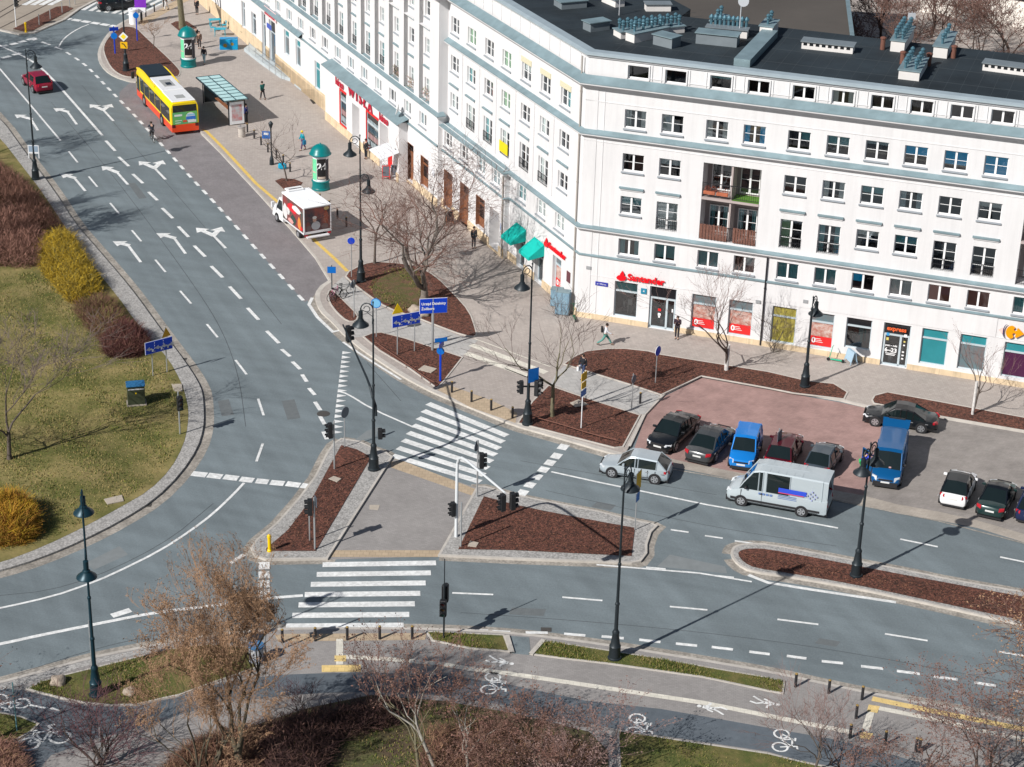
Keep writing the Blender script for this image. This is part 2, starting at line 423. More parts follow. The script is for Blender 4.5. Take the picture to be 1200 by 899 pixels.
bed([(661,427),(672,419),(687,412),(713,409),(733,409),(760,412),(775,416),(812,422),(875,432),(900,436),(947,447),(977,450),(993,460),(989,468),(930,461),(900,455),(822,441),(775,463),(745,453),(690,436)], 0)
bed([(1022,469),(1025,464),(1040,460),(1100,471),(1175,485),(1240,497),(1420,529),(1420,540),(1200,505),(1107,489),(1024,473)], 0)
b = MB(); gp = [(438,350),(436,338),(443,328),(457,321),(475,317),(489,321),(493,335),(492,350),(488,362),(470,360),(452,356)]
b.poly(px(gp, K, 2, True), K+0.05); structure(b.build('grass_patch', mat('olive_bed', (0.10, 0.095, 0.03), rough=0.95, col2=(0.12, 0.065, 0.04), scale=1.6, var=0.25, bump=0.8, bscale=6)))
# tree pits
for q in ([(322,212),(330,209),(345,210),(355,214),(350,221),(335,224)], [(200,28),(206,25),(219,25),(231,33),(220,36),(212,38)]):
    bed(q, 0, z=K+0.01, name='tree_pit', k=False)
# pale concrete path between the beds
for q in ([(389,336),(402,324),(412,333),(430,347),(455,364),(490,375),(510,383),(545,396),(560,399),(542,418),(475,396),(447,389),(436,390),(425,395),(412,396),(404,390),(412,386),(419,378),(422,370),(405,354)],
          [(645,450),(652,437),(661,429),(690,437),(745,454),(773,464),(755,486),(748,485),(687,466)]):
    sheet('footpath', px(q, K), K+0.008, M_PATH)
sheet('tactile_strip', px([(513,457),(522,450),(575,469),(606,484),(604,496),(550,477)], K), K+0.009, M_TACT)
# yellow line on the bus platform
b = MB()
for q in ([(237,152),(242,154),(262,174),(300,215),(327,238)], [(372,285),(392,303),(407,318)], [(327,238),(372,285)]):
    b.ribbon(px(q, K), 0.3, K+0.006)
structure(b.build('yellow_line', M_YPAINT))
b = MB()
b.ribbon(px([(552,404),(640,437)], K), 0.55, K+0.012); b.ribbon(px([(546,414),(634,446)], K), 0.55, K+0.012)
b.ribbon(px([(556,397),(645,430)], K), 0.1, K+0.012); b.ribbon(px([(592,432),(632,448)], K), 0.1, K+0.012)
structure(b.build('path_crossing', M_WTACT))
# top left tactile paving
sheet('tactile_strip', px([(160,26),(205,1),(222,-8),(228,-3),(210,6),(168,30)], K), K+0.009, M_TACT)

# --- islands
isl1 = [(400,516),(391,522),(383,534),(370,560),(350,587),(325,615),(302,634),(295,643),(300,653),(312,657),(383,656),(459,537),(452,532),(437,527),(420,519)]
P = px(isl1); slab('traffic_island', P, K, M_SETT); kerb('kerb', P, 0.14)
bed([(400,522),(418,527),(435,536),(370,646),(312,646),(312,643),(337,622),(367,582),(387,545)], 0, k=False)
isl2 = [(515,652),(550,590),(560,572),(568,572),(600,581),(637,589),(700,601),(740,611),(765,616),(769,618),(762,625),(757,640),(757,650),(750,659),(740,661),(600,656)]
P = px(isl2); slab('traffic_island', P, K, M_SETT); kerb('kerb', P, 0.14)
bed([(567,582),(600,591),(637,599),(700,611),(744,619),(740,652),(600,645),(537,644)], 0, k=False)
isl3 = [(857,652),(859,644),(865,641),(877,639),(900,640),(950,649),(1012,661),(1075,673),(1112,681),(1200,696),(1420,736),(1420,778),(1200,734),(1125,717),(1075,706),(1000,690),(925,677),(880,671),(865,663)]
P = px(isl3, 0, 1, True); slab('median', P, K, M_SETT); kerb('kerb', P, 0.14)
bed([(864,650),(868,645),(880,643),(900,644),(950,653),(1012,665),(1075,677),(1200,700),(1420,740),(1420,771),(1200,728),(1075,701),(1000,685),(925,672),(885,666),(872,660)], 1, k=False)
sheet('refuge_paving', px([(459,538),(562,573),(551,589),(515,652),(383,656)]), 0.006, M_WALK2)
sheet('tactile_strip', px([(457,541),(474,541),(559,574),(553,581),(458,548)]), 0.010, M_TACT)
sheet('tactile_strip', px([(391,645),(518,645),(513,653),(386,653)]), 0.010, M_TACT)
for q in (isl1, isl2): gutter(px(q+[q[0]]), 0.6)
gutter(px(isl3, 0, 1, True), 0.7)

# --- tram platform, top left
tp = [(-60,44),(-20,40),(0,36),(23,41),(40,39),(75,24),(93,11),(118,-2),(150,-30),(-60,-60),(-260,-40)]
P = px(tp); slab('tramway', P, K*0.8, M_CONC)
bed([(15,34),(28,37),(39,35.5),(86,10),(78,7),(66,8)], 0, z=K+0.02, k=False)
kerb('kerb', px(tp[2:8]), 0.3, z=K+0.01, closed=False)
b = MB()
for (a, c) in (((-10,20),(45,-12)), ((-20,32),(70,-20)), ((-8,37),(100,-17)), ((-10,4),(14,-8))):
    b.ribbon(px([a, c], K*0.8), 0.14, K*0.8+0.006)
structure(b.build('tram_rail', M_RAIL))
b = MB()
for x in (28, 38, 48, 58):
    b.ribbon(px([(x, 6), (x+18, -3)], K*0.8), 0.6, K*0.8+0.010)
structure(b.build('tram_crossing', M_WHITE))

# --- south side
sk = [(-140,822),(-60,812),(0,802),(22,796),(60,786),(100,774.5),(150,764),(187,757),(240,748),(290,742),(325,739),(420,738.5),(512,739),(587,743),(637,748),(712,758),(775,768),(830,777),(900,789),(960,802),(1022,815),(1125,834),(1200,849),(1320,874),(1420,896)]
SK = px(sk, 0, 1)
base = [at(1500, 1250), at(-200, 1250), at(-300, 830)]
slab('south_pavement', SK+[Vector((p.x, p.y)) for p in base], K, M_WALK2)
kerb('kerb', SK, 0.2, closed=False)
gutter(SK, 0.8)
b = MB(); P1 = px([(0,802),(22,796),(60,786),(100,774.5),(150,764),(187,757),(187,762),(150,770),(100,781),(60,793),(25,803),(0,809)], K)
b.poly(P1, K+0.01); structure(b.build('verge_strip', M_SETT))
M_CYC = mat('cycle_asphalt', (0.105, 0.125, 0.145), rough=0.85, var=0.10, scale=3.0, var2=0.1, scale2=0.3, bump=0.2, bscale=15)
up = [(-60,803),(0,806),(25,809),(57,816),(82,824),(100,827),(130,829),(160,828),(187,821),(205,818),(260,800),(325,791),(380,789),(435,788),(520,791),(600,803),(685,821),(775,831),(850,844),(900,853),(975,866),(1050,886),(1120,905),(1300,960)]
lo = [(-60,832),(0,834),(27,841),(47,849),(40,858),(22,869),(25,885),(30,920),(60,885),(112,866),(170,851),(207,839),(260,824),(337,815),(380,812),(435,811),(500,813),(600,828),(675,846),(725,855),(800,866),(900,881),(932,890),(1000,903),(1100,930),(1300,990)]
sheet('cycle_path', px(up, K)+list(reversed(px(lo, K))), K+0.006, M_CYC)
# planted patches
M_GRASS3 = M_GRASS2
patches = [[(32,808),(50,799),(75,792),(112,783),(165,770),(195,762),(245,756),(296,760),(300,783),(250,800),(210,815),(190,819),(160,826),(130,827),(100,824),(70,818)],
 [(-40,836),(0,836),(25,841),(45,849),(36,858),(18,868),(0,871),(-40,878)],
 [(500,741),(590,745),(597,764),(550,760),(507,751)],
 [(622,767),(630,757),(640,752),(712,763),(775,773),(830,783),(900,795),(919,799),(917,813),(900,810),(825,794),(712,778),(660,772)],
 [(724,857),(800,869),(900,884),(932,892),(1000,907),(1100,940),(1100,980),(735,980),(727,905)]]
for i, q in enumerate(patches):
    b = MB(); b.slab(px(q, K), K-0.05, K+0.05); structure(b.build('grass_verge', M_GRASS3))
    kerb('bed_edging', px(q, K), 0.10, z=K+0.055, z0=K-0.02)
b = MB(); b.poly(px([(120,935),(190,905),(235,880),(300,850),(362,830),(435,815),(520,822),(600,836),(690,858),(712,880),(718,980),(600,1010),(100,1010)], K), K+0.03)
structure(b.build('shrub_bed', M_SOIL))
# guidance lines for blind people
b = MB()
b.ribbon(px([(405,770),(460,773),(515,778),(550,784),(600,790),(700,805),(825,824),(900,839),(1000,859)], K), 0.36, K+0.014)
b.ribbon(px([(398,749),(398,779)], K), 0.36, K+0.014)
b.ribbon(px([(1021,833),(1013,860)], K), 0.36, K+0.014)
b.ribbon(px([(1029,830),(1105,845),(1145,856),(1200,867),(1300,888)], K), 0.36, K+0.014)
structure(b.build('guidance_line', M_WTACT))
b = MB()
b.poly(px([(392,768.5),(405.5,768.5),(405.5,775.5),(392,775.5)], K), K+0.02)
b.poly(px([(377,780),(422.5,779.3),(422.5,787.5),(377,788)], K), K+0.02)
b.poly(px([(1018,826),(1031,828),(1028,836),(1016,834)], K), K+0.02)
b.poly(px([(1009,858),(1023,860),(1020,867),(1007,865)], K), K+0.02)
b.ribbon(px([(1022,819),(1075,830),(1145,844),(1200,855),(1300,876)], K), 0.42, K+0.02)
structure(b.build('tactile_paving', M_YEL))
sheet('tactile_strip', px([(322,745),(330,743),(500,742),(498,750),(326,752)], K), K+0.009, M_TACT)
# drain channel
sheet('drain_channel', px([(592,745),(620,747),(622,768),(600,766)], K), K+0.012, M_ASPH)
kerb('kerb', px([(600,766),(594,746)], K), 0.25, z=K+0.1, closed=False, z0=K)
kerb('kerb', px([(622,768),(637,751)], K), 0.25, z=K+0.1, closed=False, z0=K)
b = MB()
for q in ((1, 2),): pass
# ------------------------------------------------------------------ markings
Z = 0.010
class MK(MB):
    k = 0
    def ribbon(s, pts, wd, z, mi=0):
        s.k += 1; super().ribbon(pts, wd, z+0.00037*(s.k % 17), mi)
    def poly(s, pts, z=None, mi=0, up=True):
        s.k += 1; super().poly(pts, z+0.00037*(s.k % 17), mi, up)
mk = MK()
def line(pts, wd=0.15, sm=0, z=Z): mk.ribbon(px(pts, 0, sm), wd, z)
def dashes(pairs, wd=0.15):
    for a, c in pairs: line([a, c], wd)
def walk(P, step0, on, off, wd):
    """dashes of fixed length along a surveyed polyline"""
    P = px(P, 0, 2); acc = []; s_ = 0
    seg = [(P[i], P[i+1], (P[i+1]-P[i]).length) for i in range(len(P)-1)]
    tot = sum(q[2] for q in seg)
    def pt(t):
        for a, c, l in seg:
            if t <= l: return a+(c-a)*(t/l)
            t -= l
        return seg[-1][1]
    t = step0
    while t+on < tot:
        mk.ribbon([pt(t), pt(t+on/2), pt(t+on)], wd, Z); t += on+off
line([(286,566),(275,578),(250,602),(225,621),(187,646),(130,674),(100,686),(62,699),(0,713),(-60,724)], 0.17, 1)
line([(355,698),(317,701),(250,710),(180,718),(100,734),(50,744),(0,755),(-60,767)], 0.26, 1)
line([(131,722),(153,715)], 0.45)
line([(270,660),(286,650)], 0.28)
dashes([((225,555),(242,557)),((243.5,557),(260,559)),((262.5,559),(279,561)),((281.5,561.5),(297,563.3)),((300,563.7),(314.5,565)),((317,565.5),(333,567)),((335.5,567),(351.5,569)),((353,569),(363,570.5))], 0.62)
for i in range(4): line([(309.5-0.1*i, 659+10.7*i), (309.5, 667.3+10.7*i)], 0.6)
c3 = [(660,524),(652,534.5),(644.5,542.5),(637,550.5),(629,559),(621,568.5),(612.5,577.5)]
for x, y in c3: line([(x-2.6, y+2.9), (x+2.6, y-2.9)], 0.6)
line([(646,553),(700,565),(830,592),(900,604),(982,619)], 0.16)
dashes([((1055,632),(1099,641)),((1172,653),(1216,662)),((786,621),(807,624)),((826,628),(847,631)),((861,634),(882,637))], 0.16)
line([(699,662),(820,672),(881,682)], 0.15); dashes([((757,665),(780,667)),((799,670),(820,672)),((839,675),(860,677))], 0.15)
line([(877,674),(900,683),(950,691),(1050,706)], 0.25)
dashes([((530,695),(578,697)),((659,700),(706,704)),((785,711),(829,715)),((911,726),(959,732)),((1037,743),(1087,751)),((1171,764),(1219,772))], 0.16)
dashes([((534,738.5),(572,739.5)),((577,740),(598,741)),((616,741.5),(642,741.7)),((661,743),(686,745)),((705,746),(731,748.3)),((749,750),(774,752.7)),((792,754.5),(817,757)),((834,758.5),(859,761.5)),((878,764),(902,767)),((922,769),(945,772)),((963,775),(988,777.5)),((1009,781),(1035,783.8)),((1051,786.5),(1078,790)),((1094,793),(1122,796.5)),((1142,800),(1167,804)),((1189,810),(1214,815))], 0.24)
def zebra(L0, L1, R0, R1, n, wd=0.5):
    a0, a1, c0, c1 = at(*L0), at(*L1), at(*R0), at(*R1)
    for i in range(n):
        t = i/(n-1); mk.ribbon([a0.lerp(a1, t).xy, c0.lerp(c1, t).xy], wd, Z)
zebra((501.5,473), (460,534), (594,511), (563,565), 8, 0.52)
zebra((378,662), (335,734), (511,660), (473,733), 7, 0.52)
a, c = at(401.5, 411), at(389.5, 510)
hd = (at(411,430)-at(401,430)); hd.normalize()
for i in range(17):
    t0 = a.lerp(c, (i+0.12)/17); t1 = a.lerp(c, (i+0.82)/17); tm = (t0+t1)/2+hd*0.62
    mk.poly([t0.xy, t1.xy, tm.xy], Z)
line([(397,459),(407,461.5),(435,479),(485,501)], 0.15, 1)
line([(366,349),(362,357),(372,372),(390,389),(399,387)], 0.24)
line([(402,401),(425,417),(470,445)], 0.18, 1)
dashes([((74+15.4*i/1.0*0.72, 21.3+i*1.75), (74+15.4*i*0.72+9, 22.8+i*1.75)) for i in range(6)], 0.7)
line([(104,28.7),(93,33),(80,41),(72.7,48),(69,55)], 0.16, 1); line([(64.7,55),(72.7,58.2)], 0.3)
line([(48.7,49.3),(58.7,52.7)], 0.3)
walk([(77.7,61.3),(98.7,74.7),(114,90),(129,106),(152,129),(173,152),(198,179),(223,207.5),(251.5,237.5),(281,270.5),(312,305),(346,342),(357,354)], 0, 1.08, 1.08, 0.26)
dashes([((312.5,388),(327,402.5)),((330,409.5),(340,418)),((342.5,424),(352,433)),((354,439),(359.5,447.5)),((362,455),(369,463)),((369,471),(375.5,481)),((375,488),(380.5,497.5)),((379,506),(383,515))], 0.26)
line([(-30,36),(0,54),(17,61),(31,68),(44,76),(57,88),(75,107.5),(120,159)], 0.24, 1)
dashes([((124,165),(135,177)),((139,184),(151,195)),((155.5,204),(167.5,215)),((174,225),(184.5,235)),((190,244),(202.5,256)),((209,265.5),(221,278)),((227.5,288),(240.5,301)),((247.5,312),(261,325.5)),((269,336),(282.5,350.5)),((290,361),(303,375))], 0.26)
line([(-40,52),(0,81),(71,165)], 0.17)
dashes([((80.5,177.5),(91,190.5)),((104,207),(114,219)),((129,238),(139.5,250.5)),((154.5,270),(165.5,283)),((182,304.5),(194,319)),((211,341),(224,356)),((242.5,380),(255,395.5)),((276,422),(289,439)),((302.5,467.5),(309,487)),((308,520),(300.5,541))], 0.16)
dashes([((-10,58),(-2,56)),((1,55),(9,53.5)),((12,52.5),(20,50.5)),((22,50),(30,48)),((32,47),(42,44.5)),((-8,72),(-1,70)),((3,68.5),(12,66)),((15,64.5),(24,62))], 0.55)
line([(35,45),(42,47)], 0.5)
def zeb2():
    a0, a1, c0, c1 = at(97, 12), at(168, 20), at(120, -2), at(212, 0)
    for i in range(9):
        t = i/8; mk.ribbon([a0.lerp(a1, t).xy, c0.lerp(c1, t).xy], 0.5, Z)
zeb2()
def arrow(tip, bend, tail, tip2=None):
    T, B, E = at(*tip).xy, at(*bend).xy, at(*tail).xy
    mk.ribbon([E, B], 0.22, Z)
    def head(T):
        d = (T-B).normalized(); n = Vector((-d.y, d.x))
        nk = T-d*0.95
        mk.poly([B+n*0.24-d*0.15, nk+n*0.22, nk-n*0.22, B-n*0.24-d*0.1], Z)
        mk.poly([T, nk+n*0.62, nk-n*0.62], Z+0.0006)
    head(T)
    if tip2: head(at(*tip2).xy)
for a_ in (((17,134.5),(36,139.5),(44.5,153)), ((62.5,127),(79,131),(90,146)), ((70.5,204),(87,208.5),(100,224)), ((119,195),(137,202),(150,216.5)), ((132,283),(150,287.5),(165,307.5)), ((183,273.5),(204,279),(217.5,297.5))): arrow(*a_)
arrow((105,122.5),(121,129),(133,142),(131,122)); arrow((162.5,189),(181,197),(194,210.5),(191,188)); arrow((229.5,267),(250,276),(264.5,291),(260,266))
structure(mk.build('road_marking', M_WHITE))
# seams, patches and drains in the carriageways
M_SEAM = mat('tar_seam', (0.06, 0.065, 0.07), rough=0.7); M_PATCH = mat('asphalt_patch', (0.135, 0.15, 0.155), rough=0.8, var=0.1, scale=3, bump=0.2, bscale=18); M_PATCHL = mat('worn_asphalt', (0.20, 0.22, 0.225), rough=0.8, var=0.08, scale=2, bump=0.2, bscale=18)
b = MB()
for q in ([(60,120),(120,190),(170,255),(235,345),(262,390),(280,440),(288,500)], [(96,100),(160,175),(240,265),(330,380)], [(-20,700),(80,690),(190,640),(250,590)], [(640,575),(760,602),(860,622),(980,640)], [(540,718),(700,729),(860,745),(1000,765),(1200,803)], [(430,425),(470,470)], [(610,540),(700,556),(840,580)], [(20,790),(120,757),(230,735),(310,722)]):
    b.ribbon(px(q, 0, 2), 0.035, 0.0045)
structure(b.build('road_seam', M_SEAM))
b = MB()
for q in ([(255,470),(268,468),(274,486),(260,488)], [(150,215),(158,214),(172,232),(163,233)], [(700,588),(722,592),(716,598),(693,594)], [(600,712),(640,714),(637,722),(596,720)], [(960,748),(985,752),(980,758),(955,754)], [(330,470),(345,468),(352,490),(337,492)]): b.poly(px(q), 0.0035)
structure(b.build('road_patch', M_PATCH))
b = MB()
for q in ([(785,650),(850,664),(852,672),(770,664)], [(410,520),(430,505),(445,500),(440,512)], [(100,660),(140,640),(150,650),(110,668)]): b.poly(px(q), 0.0032)
structure(b.build('road_patch', M_PATCHL))
M_IRONC = mat('cast_iron', (0.07, 0.065, 0.06), rough=0.6)
for x, y, lb in ((214, 421, 'drain grate in the gutter beside the left lane-arrow board'), (640, 738, 'drain grate by the dashed line above the long grass strip'), (905, 560, 'drain grate hidden near the silver van'), (172, 592, 'drain grate in the gutter of the long left curve')):
    b = MB(); b.box(-.28, .28, -.2, .2, .006, .014)
    for i in range(5): b.box(-.24+i*.1, -.19+i*.1, -.16, .16, .014, .017)
    tag(b.build('drain_grate', M_IRONC, loc=at(x, y)), lb, 'drain')
# painted cyclist and walker symbols on the paths
def bike_symbol(c, ang, s):
    b = MB(); b.M = Matrix.Translation((*at(*c, K).xy, 0)) @ Matrix.Rotation(math.radians(ang), 4, 'Z') @ Matrix.Scale(s, 4)
    def ring(cx, cy, r):
        b.ribbon([(cx+r*math.cos(i*math.pi/8), cy+r*math.sin(i*math.pi/8)) for i in range(17)], 0.09, K/s+0.014/s)
    ring(-0.5, 0, 0.33); ring(0.5, 0, 0.33)
    for q in ([(-0.5,0),(-0.2,0.5),(0.35,0.5),(0.5,0)], [(-0.2,0.5),(-0.05,0),(0.35,0.5)], [(-0.5,0),(-0.05,0)], [(0.35,0.5),(0.3,0.72),(0.5,0.76)], [(-0.32,0.62),(-0.08,0.62)]):
        b.ribbon(q, 0.085, K/s+0.015/s)
    structure(b.build('cycle_symbol', M_WHITE))
bike_symbol((745,850), -100, 1.15); bike_symbol((915,868), -100, 1.1); bike_symbol((575,801), -100, 1.15); bike_symbol((52,868), 25, 1.5); bike_symbol((12,822), 165, 1.2)
def walker_symbol(c, ang, s):
    b = MB(); b.M = Matrix.Translation((*at(*c, K).xy, 0)) @ Matrix.Rotation(math.radians(ang), 4, 'Z') @ Matrix.Scale(s, 4)
    z = (K+0.016)/s
    b.poly([(0.12*math.cos(i*math.pi/5), 0.8+0.12*math.sin(i*math.pi/5)) for i in range(10)], z)
    b.ribbon([(0, 0.62), (0, 0.1)], 0.24, z)
    for q in ([(0,0.15),(0.2,-0.25),(0.1,-0.6)], [(0,0.15),(-0.18,-0.2),(-0.38,-0.5)], [(0,0.55),(0.28,0.3),(0.45,0.3)], [(0,0.55),(-0.2,0.3),(-0.3,0.05)]): b.ribbon(q, 0.11, z+0.001)
    structure(b.build('walker_symbol', M_WHITE))
walker_symbol((838,831), 75, 1.0); walker_symbol((893,823), -105, 1.0); walker_symbol((582,775), -105, 1.0)
b = MB(); b.ribbon(px([(33,826),(53,830)], K), 0.12, K+0.014); b.poly(px([(57,831),(61,829),(73,834)], K), K+0.014); structure(b.build('path_arrow', M_WHITE))
# concrete inspection covers set flush in grass and mulch
M_COVER = mat('cover_concrete', (0.42, 0.37, 0.31), var=0.1, scale=4)
for i, (q, lb) in enumerate(((((385,562),(391,559),(400,562),(395,566)), 'pale rectangular access cover in the mulch of the left traffic island'),
        (((433,592),(445,592),(443,598),(433,597)), 'small pale cover plate in the grey refuge paving'),
        (((490,434),(497,429),(512,433),(505,438)), 'pale concrete access cover in the triangular mulch bed by the crossing'),
        (((548,641),(551,635),(561,637),(558,642)), 'pale worn cover slab at the corner of the central mulch island'),
        (((122,586),(143,581),(145,588),(126,592)), 'worn pinkish concrete cover in the left lawn by the kerb curve'),
        (((201,451),(213,451),(214,459),(204,459)), 'pale square cover in the lawn edge above the signal post'),
        (((668,473),(678,469),(690,475),(674,478)), 'pale concrete cover in the mulch beside the bare tree'))):
    b = MB(); P = px(q, K); b.slab(P, K-0.02, K+0.07 if i != 1 else 0.02)
    if i == 1: b = MB(); b.slab(px(q, 0), 0.0, 0.018)
    tag(b.build('access_cover', M_COVER), lb, 'cover')
b = MB(); b.lathe([(0.42, 0.004), (0.42, 0.012), (0.36, 0.014)], 20)
o = tag(b.build('manhole_cover', mat('cast_iron', (0.07, 0.065, 0.06), rough=0.6), loc=at(379, 485)), 'round iron manhole cover on the road left of the shark-tooth marking', 'cover')
# ------------------------------------------------------------------ the corner apartment block
OX, OY = 4.45, 131.85
AR, AL = math.radians(-18.5), math.radians(-65.0)
M_WALL = mat('white_render', (0.665, 0.66, 0.665), rough=0.9, var=0.02, scale=0.6, var2=0.03, scale2=0.12, streak=0.10, bump=0.15, bscale=3)
M_WALLC = mat('cream_render', (0.76, 0.72, 0.66), rough=0.9, var=0.03, scale=0.8)
M_PLINTH = mat('sandstone_plinth', (0.62, 0.49, 0.33), rough=0.85, var=0.12, scale=1.5, pat=('brick', 0.9, 0.45, 0, 0.85))
M_ZINC = mat('blue_grey_sheet_metal', (0.225, 0.31, 0.34), rough=0.45, metal=0.25, var=0.14, scale=1.2, var2=0.1)
M_ZINC2 = mat('pale_sheet_metal', (0.42, 0.50, 0.54), rough=0.4, metal=0.3, var=0.08, scale=1.2)
M_SILL = mat('grey_sill', (0.30, 0.33, 0.36), rough=0.5, var=0.06, scale=3)
M_PVC = mat('white_window_frame', (0.80, 0.80, 0.80), rough=0.35)
M_GLASS = glass_mat('window_glass', (0.92, 0.96, 0.97), 0.5)
M_DARK = mat('room_shade_tone', (0.035, 0.037, 0.043), rough=0.9)  # near-black colour stands in for the shade of unlit rooms
M_ROOF = mat('bitumen_roof', (0.020, 0.029, 0.036), rough=0.75, var=0.25, scale=0.5, var2=0.35, scale2=0.12, bump=0.2, bscale=5)
M_ROOF2 = mat('far_roof', (0.085, 0.075, 0.066), rough=0.9, var=0.12, scale=0.15, var2=0.12, scale2=0.03)
M_BROWNW = mat('brown_wood', (0.24, 0.095, 0.045), rough=0.5, var=0.15, scale=3)
M_IRON = mat('black_iron', (0.03, 0.03, 0.035), rough=0.5, metal=0.4)
M_COPPER = mat('brown_flue', (0.16, 0.07, 0.05), rough=0.6)
CURT = {'w': mat('curtain_white', (0.75, 0.78, 0.75), rough=0.95), 't': mat('curtain_teal', (0.20, 0.50, 0.52), rough=0.95),
        'b': mat('blind_blue', (0.01, 0.62, 0.95), rough=0.8), 'n': mat('blind_brown', (0.45, 0.20, 0.15), rough=0.9),
        'g': mat('curtain_grey', (0.5, 0.60, 0.62), rough=0.95), 'e': mat('curtain_green', (0.4, 0.6, 0.38), rough=0.95), 'y': mat('blind_yellow', (0.42, 0.36, 0.08), rough=0.9)}
BLD = thing('apartment_building', 'white corner apartment block with dark flat roof and a bank at street level', 'building', (OX, OY, 0))
FAR = thing('apartment_building', 'long white wing with tall pilasters and the cinema entrance at street level', 'building', (OX, OY, 0))
def fr(ang, u, off=0.0, z=0.0):
    """point on a facade, relative to the corner"""
    return Vector((u*math.cos(ang)+off*math.sin(ang), u*math.sin(ang)-off*math.cos(ang), z))
def frame_M(ang): return Matrix.Rotation(ang, 4, 'Z')
def wall(mb, ang, u0, u1, z0, z1, ops, off=0.0, depth=0.24, mi=0, mr=0):
    """wall sheet with real openings and reveals"""
    us = sorted(set([u0, u1]+[v for o in ops for v in o[:2] if u0 < v < u1])); zs = sorted(set([z0, z1]+[v for o in ops for v in o[2:4] if z0 < v < z1]))
    mb.M = frame_M(ang)
    for i in range(len(us)-1):
        for j in range(len(zs)-1):
            uc, zc = (us[i]+us[i+1])/2, (zs[j]+zs[j+1])/2
            if any(o[0] < uc < o[1] and o[2] < zc < o[3] for o in ops): continue
            y = -off
            mb.add([(us[i], y, zs[j]), (us[i+1], y, zs[j]), (us[i+1], y, zs[j+1]), (us[i], y, zs[j+1])], [(0, 1, 2, 3)], mi)
    for o in ops:
        a, c, d, e = o[:4]; dp = o[4] if len(o) > 4 else depth
        y0, y1 = -off, -off+dp
        mb.add([(a,y0,d),(a,y1,d),(a,y1,e),(a,y0,e)], [(0,1,2,3)], mr)
        mb.add([(c,y0,d),(c,y0,e),(c,y1,e),(c,y1,d)], [(0,1,2,3)], mr)
        mb.add([(a,y0,e),(a,y1,e),(c,y1,e),(c,y0,e)], [(0,1,2,3)], mr)
        mb.add([(a,y0,d),(c,y0,d),(c,y1,d),(a,y1,d)], [(0,1,2,3)], mr)
    mb.M = Matrix()
def sweep(mb, path, prof, mi=0, mis=None):
    """profile [(off, z)] along a plan path (outward is to the right of travel)"""
    P = [Vector((p[0], p[1])) for p in path]; rings = []
    for i, p in enumerate(P):
        d0 = (P[i]-P[i-1]).normalized() if i > 0 else None
        d1 = (P[i+1]-P[i]).normalized() if i < len(P)-1 else None
        n0 = Vector((d0.y, -d0.x)) if d0 else None; n1 = Vector((d1.y, -d1.x)) if d1 else None
        if n0 is None: n = n1
        elif n1 is None: n = n0
        else:
            n = (n0+n1).normalized(); n = n/max(0.35, n.dot(n0))
        rings.append([(p.x+n.x*o, p.y+n.y*o, z) for o, z in prof])
    k = len(prof)
    vs = [q for r in rings for q in r]
    for j in range(k-1):
        fs = [(i*k+j, i*k+j+1, (i+1)*k+j+1, (i+1)*k+j) for i in range(len(P)-1)]
        mb.add(vs, fs, mis[j] if mis else mi) if j == 0 else mb.f.extend([tuple(v+len(mb.v)-len(vs) for v in f) for f in fs]) or mb.m.extend([mis[j] if mis else mi]*len(fs))
# window prototypes; local: x along the wall, y into the wall, z up, origin bottom centre on the wall face
def win_mesh(wd, ht, kind):
    f = MB(); p = MB(); h = wd/2; y0, y1 = 0.15, 0.22; t = 0.055
    f.box(-h, -h+t, y0, y1, 0, ht); f.box(h-t, h, y0, y1, 0, ht); f.box(-h+t, h-t, y0, y1, 0, t+0.03); f.box(-h+t, h-t, y0, y1, ht-t, ht)
    if kind != 'single': f.box(-0.065, 0.065, y0-0.02, y1, t+0.03, ht-t)
    if kind == 'win':
        for s in (-1, 1): f.box(min(s*0.075, s*(h-t)), max(s*0.075, s*(h-t)), y0+0.01, y1-0.01, ht*0.52-0.012, ht*0.52+0.012)
    if kind == 'french':
        for s in (-1, 1):
            for q in (0.36, 0.66): f.box(min(s*0.075, s*(h-t)), max(s*0.075, s*(h-t)), y0+0.01, y1-0.01, ht*q-0.012, ht*q+0.012)
    p.quad((-h+0.05, 0.19, 0.05), (h-0.05, 0.19, 0.05), (h-0.05, 0.19, ht-0.05), (-h+0.05, 0.19, ht-0.05))
    return f, p
WP = {}
